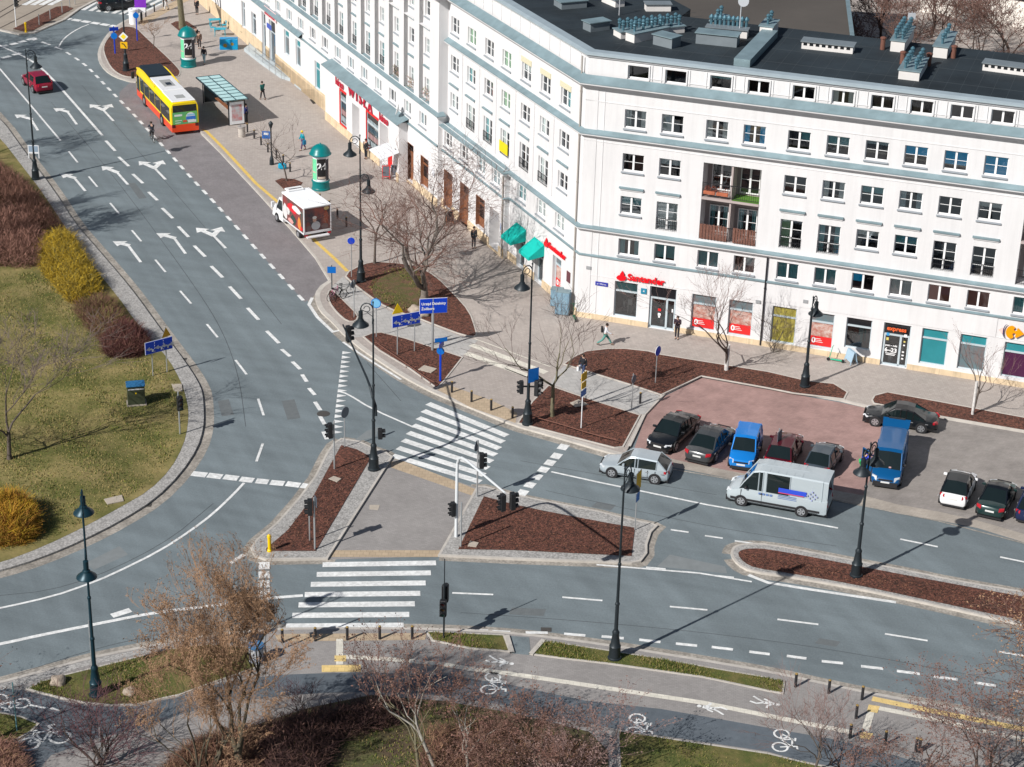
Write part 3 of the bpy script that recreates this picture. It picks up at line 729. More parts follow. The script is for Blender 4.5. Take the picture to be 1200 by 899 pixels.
def window(parent, ang, u, z, wd, ht, kind='win', cur=None, off=0.0, sill=True, cfrac=1.0, side=0, name='window', fm=None, bars=True):
    key = (round(wd, 2), round(ht, 2), kind, fm.name if fm else 0)
    if key not in WP:
        f, p = win_mesh(wd, ht, kind)
        a = f.build('w', fm or M_PVC); c = p.build('p', M_GLASS); WP[key] = (a.data, c.data)
        bpy.data.objects.remove(a); bpy.data.objects.remove(c)
    fm_, pm_ = WP[key]
    o = bpy.data.objects.new(name, fm_); C.objects.link(o); o.parent = parent
    o.location = fr(ang, u, off, z); o.rotation_euler = (0, 0, ang)
    q = bpy.data.objects.new('pane', pm_); C.objects.link(q); q.parent = o
    if cur:
        k = ('cur', round(wd, 2), round(ht, 2), cur, cfrac, side)
        if k not in WP:
            b = MB(); n = 16; h = wd/2-0.06
            xa, xb = (-h, h) if side == 0 else ((-h, -0.03) if side == 1 else (0.03, h))
            if side == 3: xa, xb = -h, h
            zt = ht-0.07; zb = ht-0.07-(ht-0.14)*cfrac
            for i in range(n):
                if side == 3 and 4 <= i < 12: continue
                x0 = xa+(xb-xa)*i/n; x1 = xa+(xb-xa)*(i+1)/n
                ya, yb = (0.205, 0.205) if cur in 'bny' else (0.27+0.025*(i % 2), 0.27+0.025*((i+1) % 2))
                b.quad((x0, ya, zb), (x1, yb, zb), (x1, yb, zt), (x0, ya, zt))
            c = b.build('c', CURT[cur]); WP[k] = c.data; bpy.data.objects.remove(c)
        c = bpy.data.objects.new('blind' if cur in 'bny' else 'curtain', WP[k]); C.objects.link(c); c.parent = o
    if sill:
        k = ('sill', round(wd, 2))
        if k not in WP:
            b = MB(); b.box(-wd/2-0.06, wd/2+0.06, -0.11, 0.14, -0.12, -0.03); b.box(-wd/2-0.03, wd/2+0.03, -0.04, 0.10, -0.17, -0.12)
            c = b.build('s', M_SILL); WP[k] = c.data; bpy.data.objects.remove(c)
        c = bpy.data.objects.new('sill', WP[k]); C.objects.link(c); c.parent = o
    if kind == 'french' and bars:
        k = ('rail', round(wd, 2))
        if k not in WP:
            b = MB(); h = wd/2-0.02
            for zz in (0.12, 0.45, 0.85): b.box(-h, h, -0.05, -0.02, zz, zz+0.035)
            for i in range(12): x = -h+2*h*i/11; b.box(x-0.01, x+0.01, -0.045, -0.025, 0.12, 0.86)
            c = b.build('r', M_IRON); WP[k] = c.data; bpy.data.objects.remove(c)
        c = bpy.data.objects.new('railing', WP[k]); C.objects.link(c); c.parent = o
    return o
COLS = [3.55, 6.13, 9.2, 11.75, 14.75, 17.33, 19.89, 22.43, 24.99, 27.55]
opsR = []
RW = []   # right-hand facade windows: u, z, w, h, kind, curtain, fraction, side
r1c = ['w3', 'w1', 'w3', 'b3', 't1', 't0', None, 'b.48', 'b.9', 'b1.']
for i, u in enumerate(COLS):
    RW.append((u, 14.47, 1.5, 1.31, 'win', ['w','w','w','b','t','t','g','b','b','b'][i], [1,1,1,1,.5,.55,.2,.5,.75,1][i], [3,1,3,3,2,0,0,0,0,0][i]))
for i, u in enumerate(COLS+[36.0, 38.6]):
    if i in (2, 3): continue
    RW.append((u, 11.40, 1.5, 1.27, 'win', [None,'g',0,0,None,'w','t','g',None,'w','w','g'][i], [1,.35,1,1,1,1,.4,1,1,.3,1,1][i], [0,0,0,0,0,3,0,3,0,0,3,1][i]))
for i, u in enumerate(COLS+[36.0]):
    if i in (2, 3): continue
    if i in (0, 6, 7, 10): RW.append((u, 8.30, 1.5, 1.29, 'win', {0: 't', 7: 't', 6: 'w'}.get(i), {7: .55, 0: .45, 6: .3}.get(i, 1), {7: 0}.get(i, 0)))
    else: RW.append((u, 7.50, 1.5, 2.06, 'french', {1: 'w', 4: 'e', 5: 't'}.get(i), 1, {1: 0, 4: 1, 5: 3}.get(i, 0)))
for i, u in enumerate(COLS+[30.55, 33.2, 36.0]):
    RW.append((u, 5.25, 1.48, 1.22, 'win4', ['t','t','t','w','t','t','b','w','n','n','t','w','w'][i], [1,.9,1,.6,1,1,.5,1,1,1,1,1,1][i], [3,0,0,2,0,0,1,0,0,0,0,0,3][i]))
for u, z, w_, h_, k, *_ in RW: opsR.append((u-w_/2, u+w_/2, z, z+h_))
LOG = [(8.46, 12.44, 7.30, 12.78, 1.5), (29.75, 33.8, 7.30, 12.78, 1.5)]
SHOPS = [(2.70,4.38,.63,3.27),(5.26,7.18,.14,3.29),(8.30,10.02,.60,3.19),(10.93,12.62,.58,3.19),(13.97,15.66,.55,3.22),(16.6,18.27,.64,3.22),(19.1,20.84,1.0,3.22),(21.63,23.46,.15,3.27),(24.2,25.95,.70,3.28),(26.75,28.5,.75,3.28),(29.66,31.45,.70,3.2),(32.6,34.3,.7,3.2)]
wr = MB()
wall(wr, AR, 0, 48, 0.0, 17.2, opsR+LOG+SHOPS, 0.0)
# shallow pilaster strips on the facade
wr.M = frame_M(AR)
for u in (0.0, 1.35): wr.box(u, u+(0.9 if u == 0 else 0.04), -0.03, 0.0, 0.5, 17.0)
wr.box(7.75, 29.0, -0.035, 0.002, 3.42, 4.86)
for u in (1.3, 5.05): pass
wr.M = Matrix()
# near left facade
LC = [-22.7, -19.45, -16.15, -13.0, -9.55, -6.3, -3.05]
LW = []
for i, u in enumerate(LC):
    LW.append((u, 14.62, 1.55, 1.3, 'win', [None,'e',None,'e','w',None,'t'][i], [1,1,1,1,.45,.3,1][i], [0,0,0,0,0,0,2][i], 0.0))
    LW.append((u, 11.55, 1.55, 1.3, 'win', [None,'t',None,'e',None,'w',None][i], 1, [0,3,0,0,0,1,0][i], 0.0))
    if i in (0, 6): LW.append((u, 8.55, 1.55, 1.28, 'win', 'w' if i == 0 else None, 1, 3, 0.0))
    else: LW.append((u, 7.85, 1.6, 2.02, 'french', [None,'w','t','w',None,'w',None][i], 1, 3, 0.0))
for u, c_ in zip([-16.4, -13.6, -9.8, -6.4, -3.3], ['g', 'g', 't', 'w', 'w']): LW.append((u, 5.42, 1.5, 1.2, 'win', c_, 1, 0, 0.4 if u < -12 else 0.0))
for u in (-22.9, -19.7): LW.append((u, 5.42, 1.5, 1.2, 'win', None, 1, 0, 0.4))
SHL = [(-23.65,-21.9,.30,3.45,.34),(-20.35,-18.65,.12,3.5,.34),(-17.2,-15.5,1.0,3.5,.34),(-14.6,-12.75,.3,3.4,.9)]
SHN = [(-10.35,-8.95,.13,2.75,.4),(-7.15,-5.75,.13,2.75,.4),(-4.16,-2.75,.75,3.3,.35)]
wl = MB()
opsL = [(u-w_/2, u+w_/2, z, z+h_) for u, z, w_, h_, k, c_, f_, s_, o_ in LW if o_ == 0.0]
wall(wl, AL, -24, 0, 7.2, 17.2, [o for o in opsL if o[2] > 7.2])
wall(wl, AL, -11.9, 0, 0.0, 7.2, [o for o in opsL if o[2] < 7.2]+SHN)
wall(wl, AL, -24, -11.9, 0.0, 7.2, [(u-w_/2, u+w_/2, z, z+h_, .3) for u, z, w_, h_, k, c_, f_, s_, o_ in LW if o_ == 0.4]+SHL, off=0.4)
wl.M = frame_M(AL)
wl.quad((-11.9, -0.4, 0), (-11.9, 0, 0), (-11.9, 0, 7.2), (-11.9, -0.4, 7.2))
for i in range(len(LC)): wl.box(LC[i]-1.70, LC[i]-1.60, -0.06, 0.0, 7.6, 13.5)
wl.M = Matrix()
autos = wr.build('wall', M_WALL, BLD); wl.build('wall', M_WALL, BLD)
# chamfered corner pier and plinth
b = MB()
path_all = [fr(AL, -24, 0.0), Vector((0, 0, 0)), fr(AR, 48)]
low_path = [fr(AL, -24, 0.4), fr(AL, -11.9, 0.4), fr(AL, -11.9, 0.0), Vector((0, 0, 0)), fr(AR, 48)]
def plinth_runs(ang, u0, u1, ops, off, zt=0.50, th=0.07, par=None):
    b = MB(); b.M = frame_M(ang); cut = sorted([(o[0], o[1], o[2]) for o in ops if o[2] < zt]); x = u0
    for a, c, z in cut:
        if a > x: b.box(x, a, -off-th, -off, 0.0, zt)
        if z > 0.2: b.box(a, c, -off-th, -off, 0.0, z-0.02)
        x = c
    if x < u1: b.box(x, u1, -off-th, -off, 0.0, zt)
    b.build('plinth', M_PLINTH, par or BLD)
plinth_runs(AR, 0.0, 48, SHOPS, 0.0)
plinth_runs(AL, -11.9, 0.0, SHN, 0.0, 0.7); plinth_runs(AL, -24, -11.9, SHL, 0.4, 0.85)
# ledges: sheet-metal slopes on white mouldings
b = MB()
def ledge(path, z, dep, h=0.22, mi0=0, under=0.28, back=0.0):
    sweep(b, path, [(-back, z+h), (dep, z+0.03), (dep, z-0.05)], 0)
    sweep(b, path, [(dep-0.02, z-0.052), (dep-0.03, z-0.14), (dep*0.55, z-0.18), (dep*0.45, z-under), (0.0, z-under-0.06)], 1)
ledge(path_all, 17.45, 0.62, 0.42, under=0.4)
ledge(path_all, 13.85, 0.38, 0.24)
ledge([fr(AL, -24, 0.4), fr(AL, -11.9, 0.4), fr(AL, -11.9, 0.0), Vector((0, 0, 0)), fr(AR, 48)], 7.02, 0.34, 0.22, back=0.42)
sweep(b, low_path, [(0, 5.0), (0.12, 4.96), (0.12, 4.86), (0, 4.84)], 0)
sweep(b, [fr(AL, -24, 0.0), Vector((0, 0, 0)), fr(AR, 48)], [(0, 13.28), (0.03, 13.28), (0.03, 13.25), (0, 13.25)], 1)
sweep(b, [fr(AR, 0.0), fr(AR, 48)], [(0, 16.12), (0.03, 16.12), (0.03, 16.07), (0, 16.07)], 1)
sweep(b, [fr(AR, 0.0), fr(AR, 48)], [(0, 3.45), (0.025, 3.45), (0.025, 3.41), (0, 3.41)], 1)
for u in [COLS[i] for i in (0, 1, 4, 5, 6, 7, 8, 9)]:
    b.M = frame_M(AR); b.box(u-0.87, u+0.87, -0.16, 0, 10.16, 10.28, 0); b.box(u-0.82, u+0.82, -0.08, 0, 10.05, 10.16, 1); b.M = Matrix()
for u in LC:
    b.M = frame_M(AL); b.box(u-0.85, u+0.85, -0.16, 0, 10.45, 10.57, 0); b.box(u-0.8, u+0.8, -0.08, 0, 10.34, 10.45, 1); b.M = Matrix()
b.build('ledge', [M_ZINC, M_WALL], BLD)
# attic storey, set back, with parapet coping
ATT = [(u-0.72, u+0.72, 17.9, 18.82) for u in COLS+[30.2, 32.8, 35.4]]
b = MB(); wall(b, AR, 0.065, 48, 17.3, 19.2, ATT, off=-0.15, depth=0.2)
wall(b, AL, -24, -0.065, 17.3, 19.2, [], off=-0.15)
b.M = frame_M(AR)
for i, u in enumerate(COLS+[30.2, 32.8]):
    nx = (COLS+[30.2, 32.8, 35.4])[i+1]
    a_, c_ = u+0.95, nx-0.95
    if c_-a_ > 0.3: b.box(a_, a_+0.03, 0.10, 0.15, 17.9, 18.95); b.box(c_-0.03, c_, 0.10, 0.15, 17.9, 18.95); 
    b.box(a_-0.1, c_+0.1, 0.11, 0.15, 18.02, 18.05)
for u in ATT: b.box(u[0]-0.09, u[1]+0.09, 0.08, 0.15, u[3], u[3]+0.1); b.box(u[0]-0.09, u[0], 0.08, 0.15, u[2], u[3]); b.box(u[1], u[1]+0.09, 0.08, 0.15, u[2], u[3])
b.M = frame_M(AL)
for i in range(14): b.box(-1.2-1.65*i, -1.17-1.65*i, 0.10, 0.15, 17.9, 19.1)
b.M = Matrix()
b.build('attic_wall', M_WALL, BLD)
b = MB()
roof_path = [fr(AL, -24, -0.15), fr(AR, 0, -0.15)-Vector((0.05, 0, 0)), fr(AR, 48, -0.15)]
rp = [fr(AL, -24, -0.15), Vector((0, 0, 0))+Vector((0.11, 0.14, 0)), fr(AR, 48, -0.15)]
sweep(b, rp, [(0, 19.05), (0.14, 19.08), (0.14, 19.2), (0.05, 19.2)], 1)
sweep(b, rp, [(0.06, 19.2), (0.30, 19.24), (0.30, 19.33), (0.05, 19.42), (-0.55, 19.44), (-0.62, 19.3)], 0)
b.build('parapet', [M_ZINC2, M_WALL], BLD)
ROOFZ = 19.28
def inner(ang, u, d): return fr(ang, u, -d)
b = MB()
ci = Vector((12.2, 144.2, 0))-Vector((OX, OY, 0))
b.poly([fr(AL, -24, -0.5), (0.35, 0.4), fr(AR, 48, -0.5), fr(AR, 48, -12.1), inner(AR, 3.3, 12.0), ci, inner(AL, -24, 12.6)], ROOFZ)
back = [inner(AL, -24, 12.6), ci, inner(AR, 3.3, 12.0), fr(AR, 48, -12.1)]
for i in range(3): 
    p, q = back[i], back[i+1]; b.add([(p.x, p.y, 0), (q.x, q.y, 0), (q.x, q.y, ROOFZ), (p.x, p.y, ROOFZ)], [(0, 3, 2, 1)])
rfo = b.build('roof', M_ROOF, BLD)
b = MB(); b.M = frame_M(AR)
for i in range(46): b.box(1.5+i, 1.53+i, 0.7, 12.0, ROOFZ, ROOFZ+0.006)
for v in (3.2, 6.4, 9.5): b.box(1, 47, v, v+0.05, ROOFZ+.001, ROOFZ+0.009)
b.M = frame_M(AL)
for i in range(20): b.box(-22+i, -21.97+i, 0.8, 12.2, ROOFZ, ROOFZ+0.007)
b.build('felt_seams', mat('felt_seam', (0.045, 0.055, 0.062), rough=0.7), rfo)
# back sheets and floors behind the glass, room shade put into their colour
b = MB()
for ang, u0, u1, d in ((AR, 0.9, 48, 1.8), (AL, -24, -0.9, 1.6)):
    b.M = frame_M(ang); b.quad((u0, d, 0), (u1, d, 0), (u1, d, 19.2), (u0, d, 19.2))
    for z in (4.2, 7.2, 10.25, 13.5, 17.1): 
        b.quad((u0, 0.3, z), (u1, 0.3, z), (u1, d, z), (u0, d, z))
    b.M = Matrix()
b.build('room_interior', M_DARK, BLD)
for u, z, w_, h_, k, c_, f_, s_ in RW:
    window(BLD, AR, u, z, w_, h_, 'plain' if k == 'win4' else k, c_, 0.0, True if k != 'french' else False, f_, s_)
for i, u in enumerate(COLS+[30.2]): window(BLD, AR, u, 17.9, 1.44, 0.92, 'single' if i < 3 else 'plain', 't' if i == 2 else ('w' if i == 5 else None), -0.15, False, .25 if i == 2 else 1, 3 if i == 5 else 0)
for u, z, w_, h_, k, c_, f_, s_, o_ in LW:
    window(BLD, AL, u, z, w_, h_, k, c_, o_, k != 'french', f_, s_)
# cream roller shutter boxes above three top windows
for u in (-9.55, -6.3, -3.05): b = MB(); b.M = frame_M(AL); b.box(u-0.85, u+0.85, -0.06, 0.1, 15.95, 16.35); b.build('shutter_box', mat('cream_shutter', (0.62, 0.58, 0.42), rough=0.6), BLD)
# downpipes
for ang, u, off, z0, z1 in ((AL, -0.55, 0.1, 0.2, 19.0), (AL, -12.05, 0.5, 0.2, 7.0), (AR, 13.35, 0.1, 0.2, 7.0)):
    b = MB(); p = fr(ang, u, off); b.tube([(p.x, p.y, z0), (p.x, p.y, z1)], 0.055, 8)
    for z in (2, 4.4, 7.0, 10, 13.4, 16.5):
        if z < z1: b.tube([(p.x, p.y, z), (p.x, p.y, z+0.08)], 0.08, 8)
    b.build('downpipe', mat('dull_pipe', (0.34, 0.31, 0.28), rough=0.6) if ang == AL else M_IRON, BLD)
# loggias
M_TERR = mat('terracotta', (0.40, 0.12, 0.06), rough=0.8, var=0.2, scale=5)
M_REED = mat('reed_screen', (0.20, 0.095, 0.07), rough=0.9, var=0.3, scale=9)
M_GREEN = mat('artificial_turf', (0.10, 0.24, 0.03), rough=0.9, var=0.15, scale=4)
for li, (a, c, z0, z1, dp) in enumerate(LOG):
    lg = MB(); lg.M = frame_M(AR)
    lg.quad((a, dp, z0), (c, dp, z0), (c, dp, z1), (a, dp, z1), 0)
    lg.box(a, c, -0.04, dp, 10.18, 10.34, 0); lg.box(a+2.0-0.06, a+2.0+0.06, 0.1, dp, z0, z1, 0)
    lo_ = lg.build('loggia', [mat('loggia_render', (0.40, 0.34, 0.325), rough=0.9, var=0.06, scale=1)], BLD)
    for k, zf in enumerate((7.30, 10.34)):
        for j in (0, 1):
            uu = a+1.0+2.0*j
            q = window(BLD, AR, uu, zf+0.15, 1.35, 1.95, 'win', 't' if (k == 0) else None, -(dp-0.3), False, 1, 3)
            dk = MB(); dk.M = frame_M(AR); dk.quad((uu-.66, dp-0.012, zf+0.16), (uu+.66, dp-0.012, zf+0.16), (uu+.66, dp-0.012, zf+2.08), (uu-.66, dp-0.012, zf+2.08)); dk.build('dark_backing', M_DARK, lo_)  # near-black quad on the loggia wall; room shade held in its colour
        r_ = MB(); r_.M = frame_M(AR)
        r_.box(a+0.02, c-0.02, 0.02, 0.05, zf+1.0, zf+1.05); r_.box(a+0.02, c-0.02, 0.02, 0.05, zf+0.12, zf+0.15)
        for i in range(26): x = a+0.1+(c-a-0.2)*i/25; r_.box(x-0.01, x+0.01, 0.025, 0.045, zf+0.12, zf+1.0)
        r_.build('railing', M_IRON, lo_)
    if li == 0:
        s_ = MB(); s_.M = frame_M(AR)
        for (x0, x1) in ((a+0.03, a+1.95), (a+2.35, c-0.05)):
            n = 26
            for i in range(n): s_.box(x0+(x1-x0)*i/n, x0+(x1-x0)*(i+0.72)/n, -0.02-0.03*(i % 3), 0.01, 7.36, 8.38+0.09*random.random())
        s_.build('reed_screen', M_REED, lo_)
        s_ = MB(); s_.M = frame_M(AR)
        s_.poly([(a+2.1, 0.0), (c-0.02, 0.0), (c-0.02, 1.4), (a+2.1, 1.4)], 10.36); s_.build('turf_mat', M_GREEN, lo_)
        s_ = MB(); s_.M = frame_M(AR)
        for x0 in (a+0.15, a+1.05): s_.bbox(x0, x0+0.8, -0.2, 0.02, 10.62, 10.84, 0.02)
        s_.build('flower_box', M_TERR, lo_)
        s_ = MB(); s_.M = frame_M(AR)
        for i in range(90):
            x = a+0.15+1.7*random.random(); y = -0.19+0.2*random.random(); z = 10.84+0.32*random.random(); d = 0.05
            s_.add([(x, y, z), (x+d, y+random.uniform(-.05, .05), z+0.02), (x+d/2, y, z+0.09)], [(0, 1, 2)])
        s_.build('dry_flowers', mat('dry_flowers', (0.22, 0.06, 0.035), rough=0.9), lo_)
# shop fronts: frames, posters, doors
M_ALU = mat('aluminium_frame', (0.52, 0.60, 0.64), rough=0.4, metal=0.2)
M_DKT = mat('dark_teal_glass', (0.015, 0.045, 0.05), rough=0.08, spec=0.6)
M_BLK = mat('black_glass', (0.012, 0.014, 0.017), rough=0.08, spec=0.6)
M_POST = mat('poster_red', (0.62, 0.02, 0.02), rough=0.5)
M_POSTM = mat('poster_photo', (0.42, 0.16, 0.12), rough=0.5, col2=(0.5, 0.42, 0.38), scale=2.2, var=0.2)
M_YELF = mat('olive_film', (0.35, 0.30, 0.06), rough=0.6, var=0.1, scale=1)
M_TEAL = mat('teal_film', (0.025, 0.21, 0.24), rough=0.35, var=0.1, scale=1)
M_TEAL2 = mat('grey_teal_film', (0.11, 0.17, 0.19), rough=0.35, col2=(0.16, 0.13, 0.13), scale=0.8)
M_PURP = mat('purple_film', (0.06, 0.012, 0.045), rough=0.4)
M_WTXT = mat('white_letters', (0.8, 0.8, 0.8), rough=0.5)
def shop(ang, o, off, kind, dep=0.24, parent=None):
    a, c, z0, z1 = o[:4]; wd, ht = c-a, z1-z0; u = (a+c)/2
    root = bpy.data.objects.new('shop_window' if kind not in ('door', 'wdoor') else 'door', None)
    f = MB(); y0, y1 = dep-0.10, dep-0.02; t = 0.07; h = wd/2
    f.box(-h, -h+t, y0, y1, 0, ht); f.box(h-t, h, y0, y1, 0, ht); f.box(-h+t, h-t, y0, y1, 0, t); f.box(-h+t, h-t, y0, y1, ht-t, ht)
    zt = ht*0.70
    if kind in ('wdoor', 'wwin'): f.box(-h, -h+0.05, -0.01, y0, 0, ht); f.box(h-0.05, h, -0.01, y0, 0, ht); f.box(-h+.05, h-.05, -0.01, y0, ht-.05, ht); f.box(-h+t, h-t, y0+.03, y1, t, ht*.28)
    f.box(-h+t, h-t, y0-0.02, y1, zt, zt+0.12)
    if kind in ('door', 'wdoor'):
        f.box(0.22, 0.36, y0-0.02, y1, 0, zt); f.box(-h+t, -h+t+0.1, y0-0.02, y1, 0, zt); f.box(h-t-0.08, h-t, y0-0.02, y1, 0, zt); f.box(-h, h, y0-0.02, y1, 0, 0.12)
    fm = M_BROWNW if kind in ('wdoor', 'wwin') else M_ALU
    o_ = f.build('shop_window' if kind not in ('door', 'wdoor') else 'door', fm, parent or BLD)
    bpy.data.objects.remove(root)
    o_.location = fr(ang, u, off, z0); o_.rotation_euler = (0, 0, ang)
    if kind in ('bank', 'dark', 'door'):
        q_ = MB(); rs_ = random.Random(int(a*7))
        for _ in range(9):
            x_, y_, hh_ = rs_.uniform(-h+.15, h-.35), rs_.uniform(dep+.25, 1.5), rs_.uniform(.3, 1.5); q_.box(x_, x_+rs_.uniform(.1, .35), y_, y_+.2, 0.02, hh_, rs_.randrange(4))
        q_.box(-h, h, dep, 1.6, -.02, 0.01, 0); q_.build('shop_display', [mat('disp_grey', (.22, .24, .25)), mat('disp_dark', (.06, .07, .08)), mat('disp_teal', (.06, .22, .24)), mat('disp_pale', (.45, .44, .42))], o_)
    def panel(nm, x0, x1, a0, a1, m_, y=None):
        p = MB(); yy = (dep-0.045) if y is None else y
        p.quad((x0, yy, a0), (x1, yy, a0), (x1, yy, a1), (x0, yy, a1)); return p.build(nm, m_, o_)
    top = {'poster': M_TEAL2, 'olive': M_YELF, 'teal': M_TEAL, 'gteal': M_TEAL, 'purple': M_TEAL}.get(kind, M_DKT if kind == 'bank' else M_BLK)
    panel('pane', -h+0.05, h-0.05, zt+0.1, ht-0.04, top)
    low = {'wdoor': M_BROWNW, 'poster': M_POSTM, 'olive': M_YELF, 'teal': M_TEAL, 'gteal': M_TEAL2, 'purple': M_PURP}.get(kind, M_BLK)
    panel('pane', -h+0.05, h-0.05, 0.04, zt+0.02, M_GLASS if kind in ('bank', 'dark', 'door') else low)
    if kind == 'poster':
        panel('poster', -h+0.06, h-0.06, 0.08, ht*0.30, M_POST, dep-0.06)
        vs, fs = text_mesh('0', 0.55, 0.01, 0.015); p = MB(); p.M = Matrix.Translation((-h+0.35, dep-0.075, ht*0.17)) @ Matrix.Rotation(math.pi/2, 4, 'X'); p.add(vs, fs)
        for i in range(3): p.box(0.1-0.0, 0.65-0.08*i, -0.10+0.12*i, -0.07+0.12*i, 0.0, 0.01)
        p.build('poster_text', M_WTXT, o_)
    return o_
kinds = ['bank', 'door', 'poster', 'poster', 'olive', 'poster', 'dark', 'door', 'teal', 'gteal', 'purple', 'teal']
SW = [shop(AR, o, 0.0, k) for o, k in zip(SHOPS, kinds)]
def facade_text(txt, ang, u, z, off, size, m_, depth=0.03, bold=0.0, parent=None, name='letters', sx=1.0):
    vs, fs = text_mesh(txt, size, depth, bold, sx=sx)
    b = MB(); b.M = Matrix.Rotation(math.pi/2, 4, 'X')
    b.add(vs, fs); b.M = Matrix()
    o = b.build(name, m_, parent); o.location = fr(ang, u, off, z)+(Vector((0, 0, 0)) if parent else Vector((OX, OY, 0))); o.rotation_euler = (0, 0, ang)
    return o
facade_text('6–23', AR, 22.25, 1.25, -0.10, 0.42, M_WTXT, 0.01, 0.012, BLD, 'door_hours')
facade_text('pon – ndz', AR, 22.25, 1.60, -0.10, 0.20, M_WTXT, 0.01, 0.006, BLD, 'door_hours')
b = MB(); b.M = frame_M(AR)
for (u, z, w_, h_, mi) in ((21.95,2.28,.2,.22,0),(21.95,1.95,.16,.2,1),(23.13,2.35,.18,.2,2),(23.1,1.95,.12,.12,1),(23.1,1.7,.12,.1,2),(23.08,1.2,.14,.1,2),(23.08,.95,.14,.1,2),(23.08,.7,.14,.1,2),(22.25,.98,.7,.05,2),(22.25,.88,.6,.05,2),(6.0,1.45,.22,.2,3),(6.0,1.1,.2,.2,2),(6.0,.95,.12,.2,2),(6.93,1.5,.1,.25,2)):
    b.box(u-w_/2, u+w_/2, 0.115, 0.125, z, z+h_, mi)
b.build('door_stickers', [mat('sticker_blue', (0.05, 0.28, 0.55)), mat('sticker_yellow', (0.6, 0.5, 0.15)), M_WTXT, M_POST], BLD)
# small vents on the bank wall
b = MB(); b.M = frame_M(AR); 
for (u, z) in ((0.75, 3.95), (12.95, 3.35), (16.2, 3.9)):
    b.box(u-0.17, u+0.17, -0.07, -0.035 if u > 7 else -0.05, z-0.12, z+0.12)
b.build('vent_grille', mat('vent_grey', (0.28, 0.29, 0.30)), BLD)
# left ground floor
shop(AL, SHL[0], 0.4, 'wdoor', 0.34); shop(AL, SHL[1], 0.4, 'wdoor', 0.34); shop(AL, SHL[2], 0.4, 'wwin', 0.34)
shop(AL, SHN[0], 0, 'dark', 0.4); shop(AL, SHN[1], 0, 'dark', 0.4); shop(AL, SHN[2], 0, 'poster', 0.35)
b = MB(); b.M = frame_M(AL)
b.box(-14.6, -12.75, 0.45, 0.5, 0.3, 3.4, 0); b.box(-14.1, -13.4, 0.40, 0.45, 1.3, 1.8, 1); b.box(-14.5, -13.0, 0.40, 0.45, 2.3, 2.5, 2)
b.build('cash_machine', [mat('grey_panel', (0.5, 0.49, 0.47)), M_BLK, mat('dark_blue_panel', (0.02, 0.05, 0.22))], BLD)
b = MB(); b.M = frame_M(AL); b.box(-1.75, -1.2, -0.05, 0.0, 2.15, 2.95); b.build('notice_board', mat('maroon_panel', (0.12, 0.04, 0.05)), BLD)
# awnings
M_AWN = mat('turquoise_canvas', (0.0, 0.42, 0.36), rough=0.8, var=0.08, scale=2)
for u in (-9.65, -6.45):
    b = MB(); b.M = frame_M(AL); w_ = 0.86
    b.quad((u-w_, -0.02, 3.50), (u+w_, -0.02, 3.50), (u+w_, -1.25, 2.65), (u-w_, -1.25, 2.65))
    b.quad((u-w_, -1.25, 2.65), (u+w_, -1.25, 2.65), (u+w_, -1.25, 2.42), (u-w_, -1.25, 2.42))
    b.add([(u+w_, -0.02, 3.5), (u+w_, -0.02, 2.6), (u+w_, -1.25, 2.42), (u+w_, -1.25, 2.65)], [(0, 1, 2, 3)]); b.add([(u-w_, -0.02, 3.5), (u-w_, -0.02, 2.6), (u-w_, -1.25, 2.42), (u-w_, -1.25, 2.65)], [(3, 2, 1, 0)])
    o = b.build('awning', M_AWN, BLD); b = MB(); b.M = frame_M(AL)
    b.box(u-w_, u+w_, -0.03, -0.005, 2.6, 3.5); b.build('backing_frame', M_AWN, o)
# ------------------------------------------------------------------ far wing
FC = [-27.0-3.33*i for i in range(17)]
FO = 0.8
wf = MB()
up_ops = []; FW = []
for i, u in enumerate(FC):
    FW.append((u, 14.9, 1.5, 1.3, 'win', random.choice([None, 'w', 't']), FO-0.35, 3))
    FW.append((u, 11.85, 1.5, 1.3, 'win', random.choice([None, 'w', None]), FO-0.35, 3))
    if i < 2: FW.append((u, 8.6, 1.5, 1.3, 'win', 'w', FO-0.35, 3))
    else: FW.append((u, 8.15, 1.5, 2.05, 'french', random.choice(['t', 'w', None]), FO-0.35, 3))
for i in range(18): FW.append((-27.25-3.36*i, 5.92, 1.5, 1.12, 'plain', random.choice([None, 'w', 'g']), FO, 1))
wall(wf, AL, -95, -24, 8.1, 17.2, [(u-w_/2, u+w_/2, z, z+h_) for u, z, w_, h_, k, c_, o_, s_ in FW if z > 8], off=FO-0.35)
wf.M = frame_M(AL)
for i in range(-1, 17):
    u = (FC[0]+1.665 if i < 0 else FC[i]-1.665)
    wf.box(u-0.55, u+0.55, -FO, -(FO-0.36), 8.1, 17.1)
    wf.quad((u+0.55, -FO, 8.1), (u+0.55, -FO+0.35, 8.1), (u+0.55, -FO+0.35, 17.1), (u+0.55, -FO, 17.1))
wf.quad((-24.0, -FO, 0), (-24, 0.0, 0), (-24, 0.0, 17.2), (-24, -FO, 17.2)); wf.box(-24.8, -24, -FO, -FO+0.02, 8.1, 17.2)
wf.M = Matrix()
FG = [(-27.65,-25.95,.85,3.4,.3),(-31.0,-29.2,.3,3.6,.4)]
FGT = [(-50.4,-48.85,1.55,4.05,.25),(-53.7,-52.25,1.55,4.15,.25),(-59.1,-57.7,2.2,4.75,.25),(-62.5,-61.0,2.4,4.8,.25),(-67.15,-65.2,.3,4.6,.8),(-69.4,-68.2,.3,4.8,.6),(-72.8,-71.3,1.6,3.9,.3),(-76.0,-74.9,1.5,4.2,.3)]
wall(wf, AL, -95, -24, 0, 8.1, [(u-w_/2, u+w_/2, z, z+h_, .28) for u, z, w_, h_, k, c_, o_, s_ in FW if z < 8]+FG+FGT, off=FO)
wf.build('wall', M_WALL, FAR)
